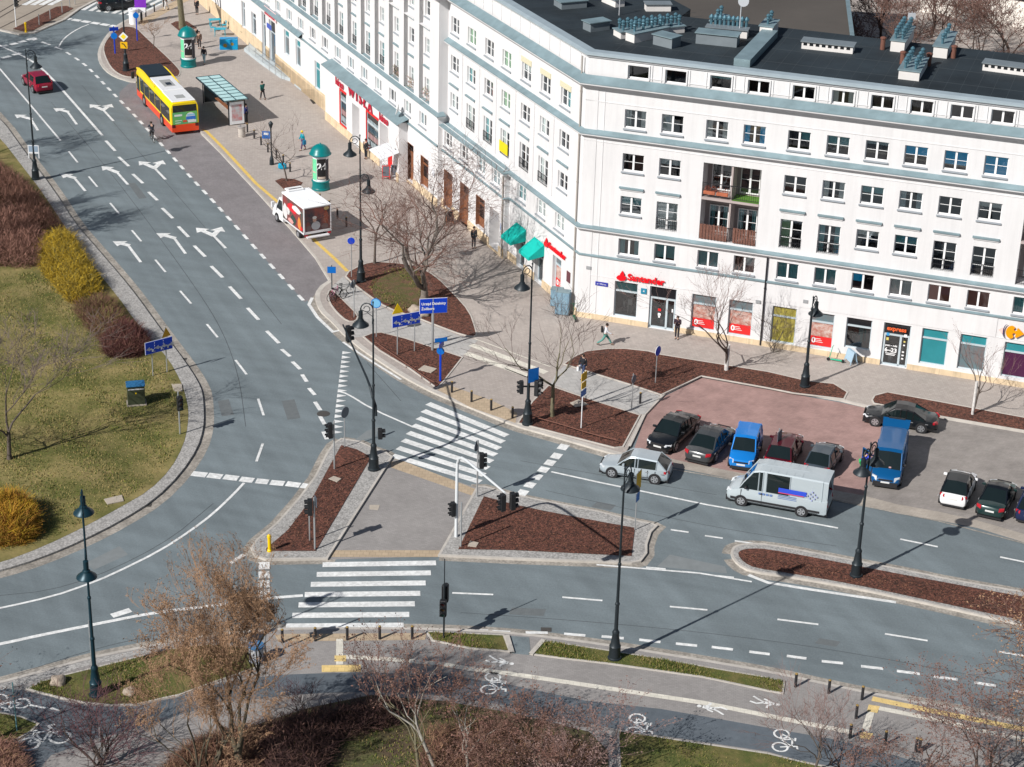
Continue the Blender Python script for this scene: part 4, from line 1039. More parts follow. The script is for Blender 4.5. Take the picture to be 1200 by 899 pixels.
# projecting cinema front
CW = 1.6; WIS = [(-44.6,-43.1,1.0,4.05,.12),(-41.6,-39.8,.15,3.75,.9),(-37.95,-35.2,.9,4.1,.12),(-34.9,-31.0,.15,4.1,1.2)]
b = MB(); wall(b, AL, -48.6, -30.5, 0, 5.25, WIS, off=CW)
b.M = frame_M(AL)
b.quad((-30.5, -CW, 0), (-30.5, -FO, 0), (-30.5, -FO, 5.25), (-30.5, -CW, 5.25)); b.quad((-48.6, -FO, 0), (-48.6, -CW, 0), (-48.6, -CW, 5.25), (-48.6, -FO, 5.25))
b.M = Matrix(); b.build('cinema_front', M_WALL, FAR)
b = MB(); b.M = frame_M(AL); b.add([(-48.9, -CW-0.25, 5.22), (-30.2, -CW-0.25, 5.22), (-30.2, -FO, 5.62), (-48.9, -FO, 5.62), (-48.9, -CW-0.25, 5.12), (-30.2, -CW-0.25, 5.12)], [(0, 1, 2, 3), (4, 5, 1, 0)])
b.M = Matrix(); b.build('cinema_roof', M_ZINC, FAR)
b = MB()
fp = [fr(AL, -95, FO), fr(AL, -24, FO), fr(AL, -24, 0.4)]
ledge(fp, 17.45, 0.62, 0.42, under=0.4)
ledge([fr(AL, -95, FO), fr(AL, -23.8, FO), fr(AL, -23.8, 0.36)], 7.88, 0.36, 0.26, back=0.4)
sweep(b, [fr(AL, -95, FO), fr(AL, -57.0, FO)], [(0, 5.75), (0.4, 5.45), (0.4, 5.35), (0, 5.3)], 0)
sweep(b, [fr(AL, -57.0, FO), fr(AL, -24, FO)], [(0, 5.33), (0.12, 5.28), (0.12, 5.18), (0, 5.16)], 0)
b.M = frame_M(AL)
for u in FC:
    b.box(u-0.85, u+0.85, -FO+0.2, -FO+0.35, 10.8, 10.92, 0); b.box(u-0.85, u+0.85, -FO+0.2, -FO+0.35, 13.95, 14.07, 0)
    b.box(u-1.1, u+1.1, -FO-0.05, -FO+0.35, 14.2, 14.22, 1)
b.M = Matrix()
b.build('ledge', [M_ZINC, M_WALL], FAR)
for q_ in ((-57.3, -48.6, FGT, FO, 1.35), (-95, -57.3, FGT, FO, 1.6), (-30.5, -24, FG, FO, .8), (-48.6, -30.5, WIS, CW, .85)): plinth_runs(AL, *q_, par=FAR)
b = MB(); b.M = frame_M(AL)
b.quad((-95, 1.4, 0), (-24.1, 1.4, 0), (-24.1, 1.4, 17), (-95, 1.4, 17)); b.M = Matrix(); b.build('room_interior', M_DARK, FAR)  # far wing back sheet, unlit rooms imitated by its near-black colour
b = MB(); b.poly([fr(AL, -95, FO-0.3), fr(AL, -24.02, FO-0.3), inner(AL, -24.02, 12.6), inner(AL, -95, 12.6)], 17.9)
for p, q in ((inner(AL, -95, 12.6), inner(AL, -24.02, 12.6)), (inner(AL, -24.02, 12.6), fr(AL, -24.02, FO-0.3))): b.add([(p.x, p.y, 0), (q.x, q.y, 0), (q.x, q.y, 17.9), (p.x, p.y, 17.9)], [(0, 3, 2, 1)])
b.build('roof', M_ROOF, FAR)
for u, z, w_, h_, k, c_, o_, s_ in FW:
    if proj(tuple(fr(AL, u, 0, z)+Vector((OX, OY, 0))))[1] > -60:
        window(FAR, AL, u, z, w_, h_, k, c_, o_, k != 'french', 1, s_)
shop(AL, FG[0], FO, 'wwin', 0.3, FAR); shop(AL, FG[1], FO, 'wdoor', 0.4, FAR)
for o in FGT[:4]: shop(AL, o, FO, 'teal' if o[0] > -58 else 'gteal', 0.25, FAR)
for o in FGT[4:]: shop(AL, o, FO, 'dark', 0.3, FAR)
for k, o in enumerate((WIS[0], WIS[2])):
    s_ = shop(AL, o, CW, 'dark', 0.12, FAR)
    p = MB(); h = (o[1]-o[0])/2; ht = o[3]-o[2]
    p.box(-h-0.1, h+0.1, -0.06, 0, -0.1, 0.05); p.box(-h-0.1, h+0.1, -0.06, 0, ht-0.05, ht+0.15); p.box(-h-0.12, -h+0.03, -0.06, 0, 0.05, ht-0.05)
    p.build('red_frame', M_POST, s_)
    p = MB()
    for i in range(int(6*h)):
        for j in range(4): p.box(-h+0.2+i*0.34, -h+0.42+i*0.34, 0.04, 0.05, 0.3+j*0.62, 0.75+j*0.62, (i*3+j*2) % 3)
    p.build('film_posters', [mat('pp1', (0.35, 0.42, 0.45)), mat('pp2', (0.05, 0.09, 0.12)), mat('pp3', (0.4, 0.25, 0.25))], s_)
b = MB(); b.M = frame_M(AL); b.box(-41.55, -39.85, -0.8, -0.76, 0.2, 3.7, 0); b.box(-34.85, -31.05, -0.5, -0.46, 0.2, 4.0, 0); b.box(-33.8, -32.0, -0.6, -0.55, 0.2, 2.6, 1); b.build('foyer', [mat('foyer_wall', (0.55, 0.42, 0.40)), M_BLK], FAR)
b = MB(); b.M = frame_M(AL)
b.add([(-33.2, -CW-0.02, 2.75), (-30.4, -CW-0.02, 2.75), (-30.4, -CW-1.6, 2.35), (-33.2, -CW-1.6, 2.35), (-33.2, -CW-1.6, 2.28), (-30.4, -CW-1.6, 2.28)], [(0, 1, 2, 3), (3, 2, 5, 4), (0, 3, 4), (1, 5, 2)])
b.build('entrance_canopy', mat('canopy_white', (0.7, 0.72, 0.75), rough=0.4), FAR)
M_LET = mat('red_sign_letters', (0.45, 0.008, 0.035), rough=0.4)
def sign(o, label): tag(o, label, 'sign'); o.name = 'wall_sign'; return o
sign(facade_text('kino', AL, -44.55, 4.62, CW+0.10, 0.95, M_LET, 0.04, 0.022, sx=1.25), 'red kino lettering left of the large WISŁA letters on the cinema front')
sign(facade_text('W I S Ł A', AL, -39.35, 4.72, CW+0.12, 1.25, M_LET, 0.05, 0.035, sx=1.15), 'large red WISŁA lettering in the middle of the cinema front')
sign(facade_text('kino', AL, -33.75, 4.62, CW+0.10, 0.95, M_LET, 0.04, 0.022, sx=1.25), 'red kino lettering right of the large WISŁA letters, above the glazed entrance')
# bank signs: flame and lettering
def bank_sign(ang, u, z, size, label, wdt):
    t_ = thing('wall_sign', label, 'sign', tuple(fr(ang, u, 0.10, z)+Vector((OX, OY, 0))), ang)
    vs, fs = text_mesh('Santander', size, 0.06, 0.02, 'LEFT', sx=wdt)
    b = MB(); b.M = Matrix.Rotation(math.pi/2, 4, 'X'); b.add(vs, fs); b.build('letters', mat('bank_red', (0.75, 0.0, 0.01), rough=0.4), t_)
    f = MB(); s = size*1.15
    out = [(-0.52,-0.18),(-0.40,-0.36),(-0.05,-0.45),(0.30,-0.36),(0.45,-0.15),(0.36,0.03),(0.20,0.12),(0.22,0.28),(0.12,0.42),(0.02,0.55),(-0.06,0.40),(-0.16,0.24),(-0.20,0.08),(-0.38,0.02)]
    v0 = [(x*s-0.55*s, -0.04, z_*s) for x, z_ in out]; v1 = [(x, 0.03, z_) for x, _, z_ in v0]; n = len(out)
    f.add(v0+v1, [tuple(range(n)), tuple(reversed(range(n, 2*n)))]+[(i, i+n, (i+1) % n+n, (i+1) % n) for i in range(n)])
    f.build('flame_emblem', MATS['bank_red'], t_)
    return t_
bank_sign(AR, 3.62, 3.72, 0.66, 'red bank lettering with a flame emblem above the dark window and glass door', 1.0)
bank_sign(AL, -4.75, 3.82, 0.62, 'red bank lettering seen at a slant beside the turquoise awnings', 1.12)
# supermarket emblem: orange notched arrow head with a pale left half edged in dark
t_ = thing('wall_sign', 'orange arrow-shaped shop emblem with a dark crescent at the right end of the facade', 'sign', tuple(fr(AR, 30.0, 0.12, 4.0)+Vector((OX, OY, 0))), AR)
def plate(pts, y0, y1, m_, nm):
    b = MB(); P = [Vector((x, z, 0)) for x, z in pts]
    a_ = sum(P[i].x*P[(i+1) % len(P)].y-P[(i+1) % len(P)].x*P[i].y for i in range(len(P)))
    if a_ < 0: P.reverse()
    tri = tessellate_polygon([P]); n = len(P)
    vs = [(p.x, y0, p.y) for p in P]+[(p.x, y1, p.y) for p in P]
    fs = []
    for t3 in tri:
        q = (P[t3[1]]-P[t3[0]]).cross(P[t3[2]]-P[t3[0]]).z
        t3 = tuple(t3) if q > 0 else tuple(reversed(t3)); fs.append(t3); fs.append(tuple(reversed([i+n for i in t3])))
    fs += [(i, i+n, (i+1) % n+n, (i+1) % n) for i in range(n)]
    b.add(vs, fs); return b.build(nm, m_, t_)
out = [(-0.05+0.45*math.cos(a)*0.95, 0.46*math.sin(a)) for a in [math.radians(d) for d in range(90, 271, 20)]]
pts = [(-0.02,0.46)]+[(-0.38*math.sin(math.radians(k*18)), 0.46*math.cos(math.radians(k*18))) for k in range(1, 10)]+[(-0.02,-0.46),(0.10,-0.40),(0.16,-0.28),(0.08,-0.20),(0.06,-0.10),(0.14,-0.02),(0.24,-0.04),(0.28,-0.14),(0.24,-0.26),(0.32,-0.36),(0.80,0.0),(0.38,0.36),(0.30,0.28),(0.34,0.20),(0.26,0.12),(0.14,0.14),(0.10,0.24),(0.18,0.34),(0.10,0.43)]
plate(pts, -0.06, 0.0, mat('sign_orange', (0.85, 0.30, 0.0), rough=0.4), 'emblem')
plate([(-0.33-0.25*math.sin(math.radians(k*18)), 0.50*math.cos(math.radians(k*18))) for k in range(11)]+[(-0.33-0.18*math.sin(math.radians(k*18)), 0.50*math.cos(math.radians(k*18))) for k in range(9, 0, -1)], -0.05, 0.0, mat('sign_dark', (0.03, 0.02, 0.09)), 'crescent')
plate([(-0.85,0.05),(-0.62,0.24),(-0.52,0.0),(-0.6,-0.25)], -0.04, 0.0, mat('sign_pale', (0.72, 0.52, 0.48)), 'pale_tip')
facade_text('express', AR, 22.5, 2.86, -0.05, 0.42, mat('orange_letters', (0.75, 0.12, 0.03)), 0.02, 0.012, BLD, 'door_sign')
def plaque(ang, u, z, w_, h_, off, m_, label, txt=None, ts=0.15):
    b = MB(); b.bbox(-w_/2, w_/2, -0.03, 0.0, -h_/2, h_/2, 0.008)
    o = b.build('wall_sign', m_); o.location = fr(ang, u, off, z)+Vector((OX, OY, 0)); o.rotation_euler = (0, 0, ang); tag(o, label, 'sign')
    if txt:
        vs, fs = text_mesh(txt, ts, 0.005); b = MB(); b.M = Matrix.Translation((0, -0.034, 0)) @ Matrix.Rotation(math.pi/2, 4, 'X'); b.add(vs, fs); b.build('lettering', M_WTXT, o)
    return o
M_NAVY = mat('navy_enamel', (0.02, 0.03, 0.30), rough=0.4)
plaque(AR, 1.75, 2.87, 0.92, 0.30, 0.02, M_NAVY, 'long blue street-name plate left of the bank window', 'pl. Wilsona', 0.15)
plaque(AR, 4.83, 2.83, 0.42, 0.42, 0.03, mat('teal_enamel', (0.01, 0.20, 0.32)), 'small blue house-number plate between the bank window and the glass door', '4', 0.25)
plaque(AL, -12.25, 2.55, 0.3, 0.55, 0.42, mat('blue_enamel', (0.02, 0.16, 0.5)), 'upright blue plate beside the cash machine niche')
plaque(AL, -24.9, 2.75, 0.5, 0.6, FO+0.02, mat('pale_plate', (0.6, 0.62, 0.66)), 'pale plate on the pier beside the cinema canopy')
plaque(AL, -13.0, 8.55, 1.5, 0.85, 0.09, mat('banner_yellow', (0.72, 0.58, 0.01), rough=0.6), 'yellow banner hung on the french window railing of the left facade')
b = MB(); b.bbox(-1.8, 1.8, -0.06, 0, -0.45, 0.45, 0.01)
o = b.build('wall_sign', mat('pinkish_board', (0.72, 0.50, 0.50))); o.location = fr(AL, -66.3, FO+0.08, 5.25)+Vector((OX, OY, 0)); o.rotation_euler = (0, 0, AL); tag(o, 'long pinkish shop board with red letters high at the far end of the facade', 'sign')
b = MB()
for i in range(8): b.box(-1.6+i*0.4, -1.35+i*0.4, -0.09, -0.06, -0.3, 0.3); b.box(-1.6+i*0.4+(i % 3)*0.05, -1.3+i*0.4, -0.09, -0.06, (-0.3, 0.05, 0.2)[i % 3], (-0.2, 0.15, 0.3)[i % 3])
b.build('lettering', M_LET, o)
plaque(AL, -66.1, 4.1, 1.4, 0.5, FO+0.3, mat('blue_board', (0.06, 0.10, 0.40)), 'small blue board beneath the pinkish shop board')
b = MB(); b.M = frame_M(AL)
for (u, z, m_) in ((-32.2, 8.5, 0), (-38.9, 8.3, 1), (-26.4, 8.0, 2)):
    pass
# window-sill plants and a satellite dish on the far wing
M_PLANT = mat('balcony_plants', (0.10, 0.16, 0.04), rough=0.9, col2=(0.45, 0.25, 0.28), scale=8)
for u in (FC[2], FC[0], FC[1]):
    b = MB()
    for i in range(160):
        x, y, z = random.uniform(-.7, .7), random.uniform(-.35, -.02), random.uniform(0, .9)
        d = 0.09; b.add([(x, y, z), (x+random.uniform(-d, d), y+random.uniform(-d, d), z+d), (x+d, y+random.uniform(-d, d), z-.03)], [(0, 1, 2)])
    o = b.build('window_plants', M_PLANT, FAR); o.location = fr(AL, u, FO-0.35, 8.2); o.rotation_euler = (0, 0, AL)
b = MB(); b.lathe([(0.02, 0.0), (0.22, 0.03), (0.42, 0.12), (0.45, 0.16)], 20); b.tube([(0, 0, 0), (0, 0, -0.35)], 0.03)
o = b.build('satellite_dish', mat('dish_white', (0.7, 0.7, 0.7))); o.location = fr(AL, -31.4, FO+0.45, 6.1)+Vector((OX, OY, 0)); o.rotation_euler = (math.radians(75), 0, AL-0.4); tag(o, 'white satellite dish below a window of the far wing, above the cinema sign', 'satellite dish')
# ------------------------------------------------------------------ roof furniture (children of the block)
M_COWL = mat('blue_steel_cowl', (0.09, 0.19, 0.24), rough=0.35, metal=0.4)
M_STACK = mat('stack_white', (0.66, 0.64, 0.62), var=0.06, scale=1)
M_SKYL = mat('grey_skylight', (0.17, 0.20, 0.22), rough=0.5, var=0.1, scale=1)
def rel(x, y, z=ROOFZ): p = at(x, y, z); return Vector((p.x-OX, p.y-OY, z))
def stack(x, y, w_, ln, h, ang, n, rows=1, m_=None, nm='chimney', cowl=True, capm=None):
    """ln runs away from the front face"""
    b = MB(); b.box(-w_/2, w_/2, 0, ln, 0, h)
    o = b.build(nm, m_ or M_STACK, BLD); o.location = rel(x, y); o.rotation_euler = (0, 0, ang)
    c = MB(); c.box(-w_/2-0.08, w_/2+0.08, -0.08, ln+0.08, h, h+0.07); c.build('cap', capm or M_ZINC, o)
    if cowl:
        for i in range(n):
            for r in range(rows):
                c = MB(); cx = 0 if rows == 1 else (-w_*0.25+w_*0.5*r); cy = ln*(i+0.5)/n
                c.lathe([(0.09, h+0.05), (0.09, h+0.42), (0.15, h+0.44), (0.15, h+0.50), (0.11, h+0.55), (0.16, h+0.64), (0.16, h+0.69), (0.05, h+0.8)], 8, c=(cx, cy)); c.build('cowl', M_COWL, o)
    return o
stack(1051, 61, 0.95, 4.2, 0.75, AR, 5, 2); stack(1101, 68, 0.95, 4.2, 0.75, AR, 3, 1); stack(1064.5, 94, 1.35, 3.6, 0.6, AR, 4, 2)
stack(939, 56.5, 1.0, 0.6, 0.3, AR, 1, 1, cowl=False) if False else None
def ventbox(x0, y0, x1, y1, h, d, m_=M_STACK, slots=True, nm='roof_vent'):
    p, q = rel(x0, y0), rel(x1, y1); ang = math.atan2(q.y-p.y, q.x-p.x); L_ = (q-p).length
    b = MB(); b.box(0, L_, 0, d, 0, h)
    o = b.build(nm, m_, BLD); o.location = p; o.rotation_euler = (0, 0, ang)
    c = MB(); c.box(-0.08, L_+0.08, -0.12, d+0.1, h, h+0.06); c.build('cap', M_SKYL if m_ == M_STACK else M_ZINC, o)
    if slots:
        c = MB(); n = int(L_/0.42)
        for i in range(n): c.box(0.12+i*0.42, 0.37+i*0.42, -0.012, 0.0, h-0.25, h-0.06)
        c.build('vent_slots', M_BLK, o)
    return o
ventbox(939, 57, 999, 63.5, 0.5, 1.0); ventbox(1151, 82.5, 1215, 91, 0.5, 1.0)
ventbox(815, 51, 863, 56, 0.75, 1.1, M_SKYL, False, 'skylight'); ventbox(765, 52, 787, 57.5, 0.7, 1.0, M_SKYL, False, 'skylight')
ventbox(683, 34, 692, 38, 0.6, 1.6, M_SKYL, False, 'skylight'); ventbox(649, 6, 658, 11.5, 0.5, 2.0, M_SKYL, False, 'skylight')
ventbox(827, 41, 875, 45.5, 0.55, 0.7, M_STACK, False)
p0 = rel(829, 39); p1 = rel(875, 43)
c = MB()
for i in range(9):
    c = MB(); q = p0.lerp(p1, (i+0.5)/9)+Vector((0.1, 0.3, 0)); c.lathe([(0.11, ROOFZ+0.5), (0.11, ROOFZ+1.0), (0.19, ROOFZ+1.02), (0.19, ROOFZ+1.15), (0.06, ROOFZ+1.3)], 8, c=(q.x, q.y)); c.build('cowl', M_COWL, BLD)
AI = math.atan2(-math.cos(AL), math.sin(AL))+math.pi/2
stack(723, 43.5, 1.1, 5.0, 0.45, AL, 8, 2); stack(738, 49, 0.9, 3.2, 0.6, AL+0.25, 4, 1); stack(838, 37, 0.8, 2.0, 0.7, AR, 2, 1); stack(897, 43, 0.9, 2.0, 0.7, AR, 2, 1)
ventbox(757, 13.5, 786, 13.5, 0.5, 0.8, M_STACK, False); ventbox(705, 2, 721, 9, 0.5, 0.8, M_STACK, False)
for (x, y) in ((1034, 58), (1057, 75), (1088, 77), (1117, 68)):
    p = rel(x, y); b = MB(); b.lathe([(0.17, 0), (0.17, 0.75), (0.22, 0.76), (0.22, 0.84), (0.1, 0.9)], 10); o = b.build('flue', M_COPPER, BLD); o.location = p
# raised sheet-metal party wall across the roof
p, q = rel(869, 78), rel(902, 43); b = MB(); d = (q-p).normalized(); n = Vector((-d.y, d.x, 0))
vs = [p+n*0.55, p-n*0.55, q-n*0.55, q+n*0.55]
b.slab([(v.x, v.y) for v in vs], ROOFZ-0.05, ROOFZ+0.5); b.build('party_wall_capping', M_ZINC, BLD)
p = rel(866, 43); b = MB(); b.tube([(0, 0, 0), (0, 0, 2.6)], 0.04); b.tube([(0, 0, 2.5), (0.12, -0.2, 2.55)], 0.03); b.M = Matrix.Translation((0.1, -0.2, 2.55)) @ Matrix.Rotation(math.radians(75), 4, 'X'); b.lathe([(0.02, 0), (0.3, 0.05), (0.38, 0.12)], 16)
o = b.build('aerial_mast', mat('mast_grey', (0.5, 0.52, 0.55), metal=0.3), BLD); o.location = p
p = rel(725.5, 18); b = MB(); b.tube([(0, 0, 0), (0, 0, 1.6)], 0.035); b.tube([(-0.35, 0, 1.5), (0.35, 0, 1.5)], 0.02); o = b.build('aerial_mast', MATS['mast_grey'], BLD); o.location = p
p = rel(1116, 45); b = MB(); b.tube([(0, 0, 0), (0, 0, 1.8)], 0.03); b.box(-0.25, 0.25, -0.1, 0.1, 1.3, 1.7); o = b.build('aerial_mast', MATS['mast_grey'], BLD); o.location = p-Vector((3, 0, 0))
# low hall and pale building beyond the block
hl = thing('low_hall', 'large low building with a flat dull brown roof behind the apartment block', 'building', tuple(at(860, 0, 0)))
b = MB(); L0 = at(860, 0, 0)
pts = [at(770, 20, 9)-L0, at(1000, 55, 9)-L0, at(985, -60, 9)-L0, at(700, -75, 9)-L0]
b.slab([(p.x, p.y) for p in pts], 0, 9-0.02, 0); b.build('roof', M_ROOF2, hl)
b = MB(); P = [Vector((p.x, p.y)) for p in pts]; b.ribbon(P+[P[0]], 0.4, 9.15); b.build('roof_edge', M_ZINC, hl)
pb = thing('pale_building', 'sunlit pale building glimpsed through bare trees at the upper right', 'building', tuple(at(1170, 30, 0)))
b = MB(); b.box(-9, 30, 0, 12, 0, 8); o = b.build('wall', M_WALLC, pb); b = MB(); b.box(-9.3, 30.3, -0.3, 12.3, 8, 8.3); b.build('roof', M_ZINC, pb); pb.rotation_euler = (0, 0, math.radians(-30))
for i in range(6):
    b = MB(); b.box(-7+i*4, -5+i*4, -0.04, 0, 3, 5.5); b.build('window', M_BLK, pb)
# ------------------------------------------------------------------ vehicles
M_TYRE = mat('tyre_rubber', (0.018, 0.018, 0.02), rough=0.9)
M_RIM = mat('alloy_rim', (0.45, 0.46, 0.48), rough=0.3, metal=0.6)
M_CGL = mat('car_glass', (0.008, 0.014, 0.015), rough=0.05, spec=0.5)
M_TRIM = mat('black_trim', (0.02, 0.02, 0.022), rough=0.6)
M_HL = mat('headlight_lens', (0.62, 0.65, 0.68), rough=0.1, spec=0.8)
M_TL = mat('tail_light_red', (0.40, 0.01, 0.02), rough=0.2, spec=0.6)
M_PLATE = mat('number_plate', (0.62, 0.63, 0.62), rough=0.5)
def paint(name, c, metal=0.15): return mat('paint_'+name, c, rough=0.28, metal=metal, coat=0.35, spec=0.4)
CARZ = 0.0
def body_ring(x, w, zb, zt, bulge=1.0):
    """half-section of the shell, mirrored; returns closed ring"""
    h = [(0, zb), (w*0.86, zb), (w*0.97, zb+0.10), (w*1.0, zb+(zt-zb)*0.42), (w*0.985, zb+(zt-zb)*0.68), (w*0.93, zt-0.04), (w*0.80, zt), (0, zt+0.025)]
    r = [(x, y, z) for y, z in h]; l = [(x, -y, z) for y, z in reversed(h[1:-1])]
    return r+l
def make_car(name, label, cat, L, W, H, pm, body, cab, wheels, roofm=None, loc=(0, 0, 0), rz=0.0, group=None, wr=0.32, hl=(0.62, 0.72), tlz=(0.75, 0.95), glass=None, extras=None, tlw=0.28, hlw=0.34, side='gpgg', wroof=0.74, belt=0.0, hlm=None):
    """body: [(x, half width, z bottom, z top)] front (+x) to rear; cab: [(x, z)] windscreen foot, windscreen top, ..., rear window foot"""
    t = thing(name, label, cat, loc, rz, group)
    roofm = roofm or pm
    b = MB(); b.loft([body_ring(*s) for s in body])
    o = b.build('body', pm, t); autosmooth(o, 38)
    hw = W/2
    # cabin: ring sections
    def top_of(x):
        for (x0, _, _, z0), (x1, _, _, z1) in zip(body, body[1:]):
            if x1 <= x <= x0: return z1+(z0-z1)*(x-x1)/(x0-x1+1e-6)
        return body[-1][3]
    gm = MB(); rm = MB(); n = len(cab); secs = []
    for i, (x, z) in enumerate(cab):
        zb = top_of(x)-0.03
        zt = max(z, zb+0.015); k = min(1.0, (zt-zb)/(H-zb+1e-6)*1.15)
        wb = hw*0.90; wr_ = hw*(0.90-(0.90-wroof)*k)
        secs.append((x, wb, zb, wr_+0.012, zt-0.07*k-0.005, wr_*0.93, zt, 0.0, zt+0.035*k))
    for i in range(n-1):
        a, c = secs[i], secs[i+1]
        kind = side[i] if i < len(side) else 'g'
        for s in (1, -1):
            def q(mb, A, B_, C_, D_): mb.add([A, B_, C_, D_] if s == 1 else [D_, C_, B_, A], [(0, 1, 2, 3)])
            q(gm if kind == 'g' else rm, (a[0], s*a[1], a[2]), (a[0], s*a[3], a[4]), (c[0], s*c[3], c[4]), (c[0], s*c[1], c[2]))
            q(rm, (a[0], s*a[3], a[4]), (a[0], s*a[5], a[6]), (c[0], s*c[5], c[6]), (c[0], s*c[3], c[4]))
            tg = gm if (i == 0 or i == n-2) else rm
            if i == n-2 and cat == 'van': tg = rm
            q(tg, (a[0], s*a[5], a[6]), (a[0], 0, a[8]), (c[0], 0, c[8]), (c[0], s*c[5], c[6]))
            if i == 0 or i == n-2:    # corner pillars
                p0, p1 = (a, c) if i == 0 else (c, a)
                e = 0.02
                rm.tube([(p0[0], s*(p0[1]-0.02), p0[2]+e), (p1[0], s*p1[5], p1[6])], 0.045, 5)
        if i > 0 and kind == 'p' and cab[i][0]-cab[i+1][0] > 0.3: pass
    if 'B' in (extras or ''): pass
    for x in [cab[k][0] for k in range(2, n-1)]:
        sct = [q_ for q_ in secs if q_[0] == x][0]
        for s in (1, -1): rm.tube([(x, s*(sct[1]+0.005), sct[2]), (x, s*(sct[3]+0.003), sct[4]+0.02)], 0.035, 4)
    o = rm.build('roof', roofm, t); autosmooth(o, 35)
    gm.build('windows', glass or M_CGL, t)
    # wheels
    for wx in wheels:
        for s in (1, -1):
            yy = hw-0.085
            ww = MB(); ww.M = Matrix.Translation((wx, s*yy, wr)) @ Matrix.Rotation(math.pi/2, 4, 'X')
            ww.lathe([(wr*0.6, -0.1), (wr*0.93, -0.105), (wr, -0.075), (wr, 0.075), (wr*0.93, 0.105), (wr*0.6, 0.1)], 20)
            w_ = ww.build('wheel', M_TYRE, t); autosmooth(w_, 30)
            ww = MB(); ww.M = Matrix.Translation((wx, s*yy, wr)) @ Matrix.Rotation(math.pi/2*(-s if True else 1), 4, 'X') if False else Matrix.Translation((wx, s*yy, wr))
            f = s*0.112
            for k in range(5):
                a0 = 2*math.pi*k/5; 
                p = [(0.05*math.cos(a0-1.2), f, 0.05*math.sin(a0-1.2)), (wr*0.62*math.cos(a0-0.26), f, wr*0.62*math.sin(a0-0.26)), (wr*0.62*math.cos(a0+0.26), f, wr*0.62*math.sin(a0+0.26)), (0.05*math.cos(a0+1.2), f, 0.05*math.sin(a0+1.2))]
                ww.add(p if s == -1 else p[::-1], [(0, 1, 2, 3)])
            ring0 = [(wr*0.68*math.cos(2*math.pi*k/20), f, wr*0.68*math.sin(2*math.pi*k/20)) for k in range(20)]; ring1 = [(wr*0.57*math.cos(2*math.pi*k/20), f, wr*0.57*math.sin(2*math.pi*k/20)) for k in range(20)]
            ww.loft([ring0, ring1] if s == 1 else [ring1, ring0], cap=False)
            ww.build('rim', M_RIM, w_)
            ar = MB(); ar.M = Matrix.Translation((wx, s*(hw-0.036), wr)) @ Matrix.Rotation(math.pi/2, 4, 'X')
            ar.lathe([(wr*1.14, -0.045), (wr*1.14, 0.045)], 20); ar.build('wheel_arch', M_TRIM, t)
    xf, xr = body[0][0], body[-1][0]
    sm_ = MB(); zt_ = top_of(0)-.06
    for s in (1, -1):
        for sx_ in ([cab[k][0] for k in (2,)]+[(cab[2][0]+cab[-2][0])/2-.15, cab[-2][0]+.05] if cat == 'car' else [cab[0][0]-.15, cab[3][0]]):
            sm_.box(sx_-.012, sx_+.012, min(s*(hw-.02), s*(hw+.003)), max(s*(hw-.02), s*(hw+.003)), .38, zt_)
        sm_.box(xr+.5, xf-.6, min(s*(hw-.02), s*(hw+.004)), max(s*(hw-.02), s*(hw+.004)), .34, .37)
    sm_.build('door_seams', M_TRIM, t)
    for s in (1, -1):
        for sx_ in ((cab[2][0]-.75, cab[2][0]-1.7) if cat == 'car' else (cab[2][0]-.2,)):
            hb_ = MB(); hb_.box(sx_-.09, sx_+.09, min(s*hw, s*(hw+.03)), max(s*hw, s*(hw+.03)), zt_-.12, zt_-.08); hb_.build('door_handle', M_TRIM if 'm' in (extras or '') else M_RIM, t)
    def lamp(nm, x, y, z0, z1, wd, dx, m_, wrap):
        q = MB(); s = 1 if y > 0 else -1
        y0, y1 = abs(y)-wd/2, abs(y)+wd/2
        A = [(x+dx*0.10, s*y0, z0), (x-dx*wrap, s*y1, z0+0.02), (x-dx*wrap, s*y1, z1+0.01), (x+dx*0.02, s*y0, z1)]
        Bk = [(p[0]-dx*0.12, p[1]-(0.0), p[2]) for p in A]
        q.add(A+Bk, [(0, 1, 2, 3), (3, 2, 6, 7), (0, 4, 5, 1), (1, 5, 6, 2), (0, 3, 7, 4)]); return q.build(nm, m_, t)
    for s in (1, -1):
        lamp('headlight', xf-0.06, s*(hw*0.72), hl[0], hl[1], hlw, 1, hlm or M_HL, 0.18)
        lamp('tail_light', xr+0.04, s*(hw*0.76), tlz[0], tlz[1], tlw, -1, M_TL, 0.12)
        q = MB(); mx = cab[1][0]+0.25 if len(cab) > 1 else 0.5
        zc = top_of(cab[0][0]-0.2)+0.06
        q.bbox(cab[0][0]-0.50, cab[0][0]-0.36, min(s*hw*0.93, s*(hw+0.16)), max(s*hw*0.93, s*(hw+0.16)), zc, zc+0.14, 0.02); q.build('mirror', pm if 'm' not in (extras or '') else M_TRIM, t)
    q = MB(); q.box(xf-0.02, xf+0.012, -0.26, 0.26, 0.42, 0.53); q.build('number_plate', M_PLATE, t)
    q = MB(); q.box(xr-0.012, xr+0.03, -0.26, 0.26, tlz[0]-0.12 if cat != 'van' else 0.55, tlz[0]-0.01 if cat != 'van' else 0.66); q.build('number_plate', M_PLATE, t)
    q = MB(); q.box(xf-0.04, xf+0.006, -0.42, 0.42, 0.56, 0.66); q.box(xf-0.04, xf+0.004, -0.6, 0.6, 0.24, 0.36); q.build('grille', M_TRIM, t)
    q = MB(); q.box(xr, xf, -hw*0.8, hw*0.8, 0.16, 0.26) ; q.build('underbody', M_TRIM, t)
    return t
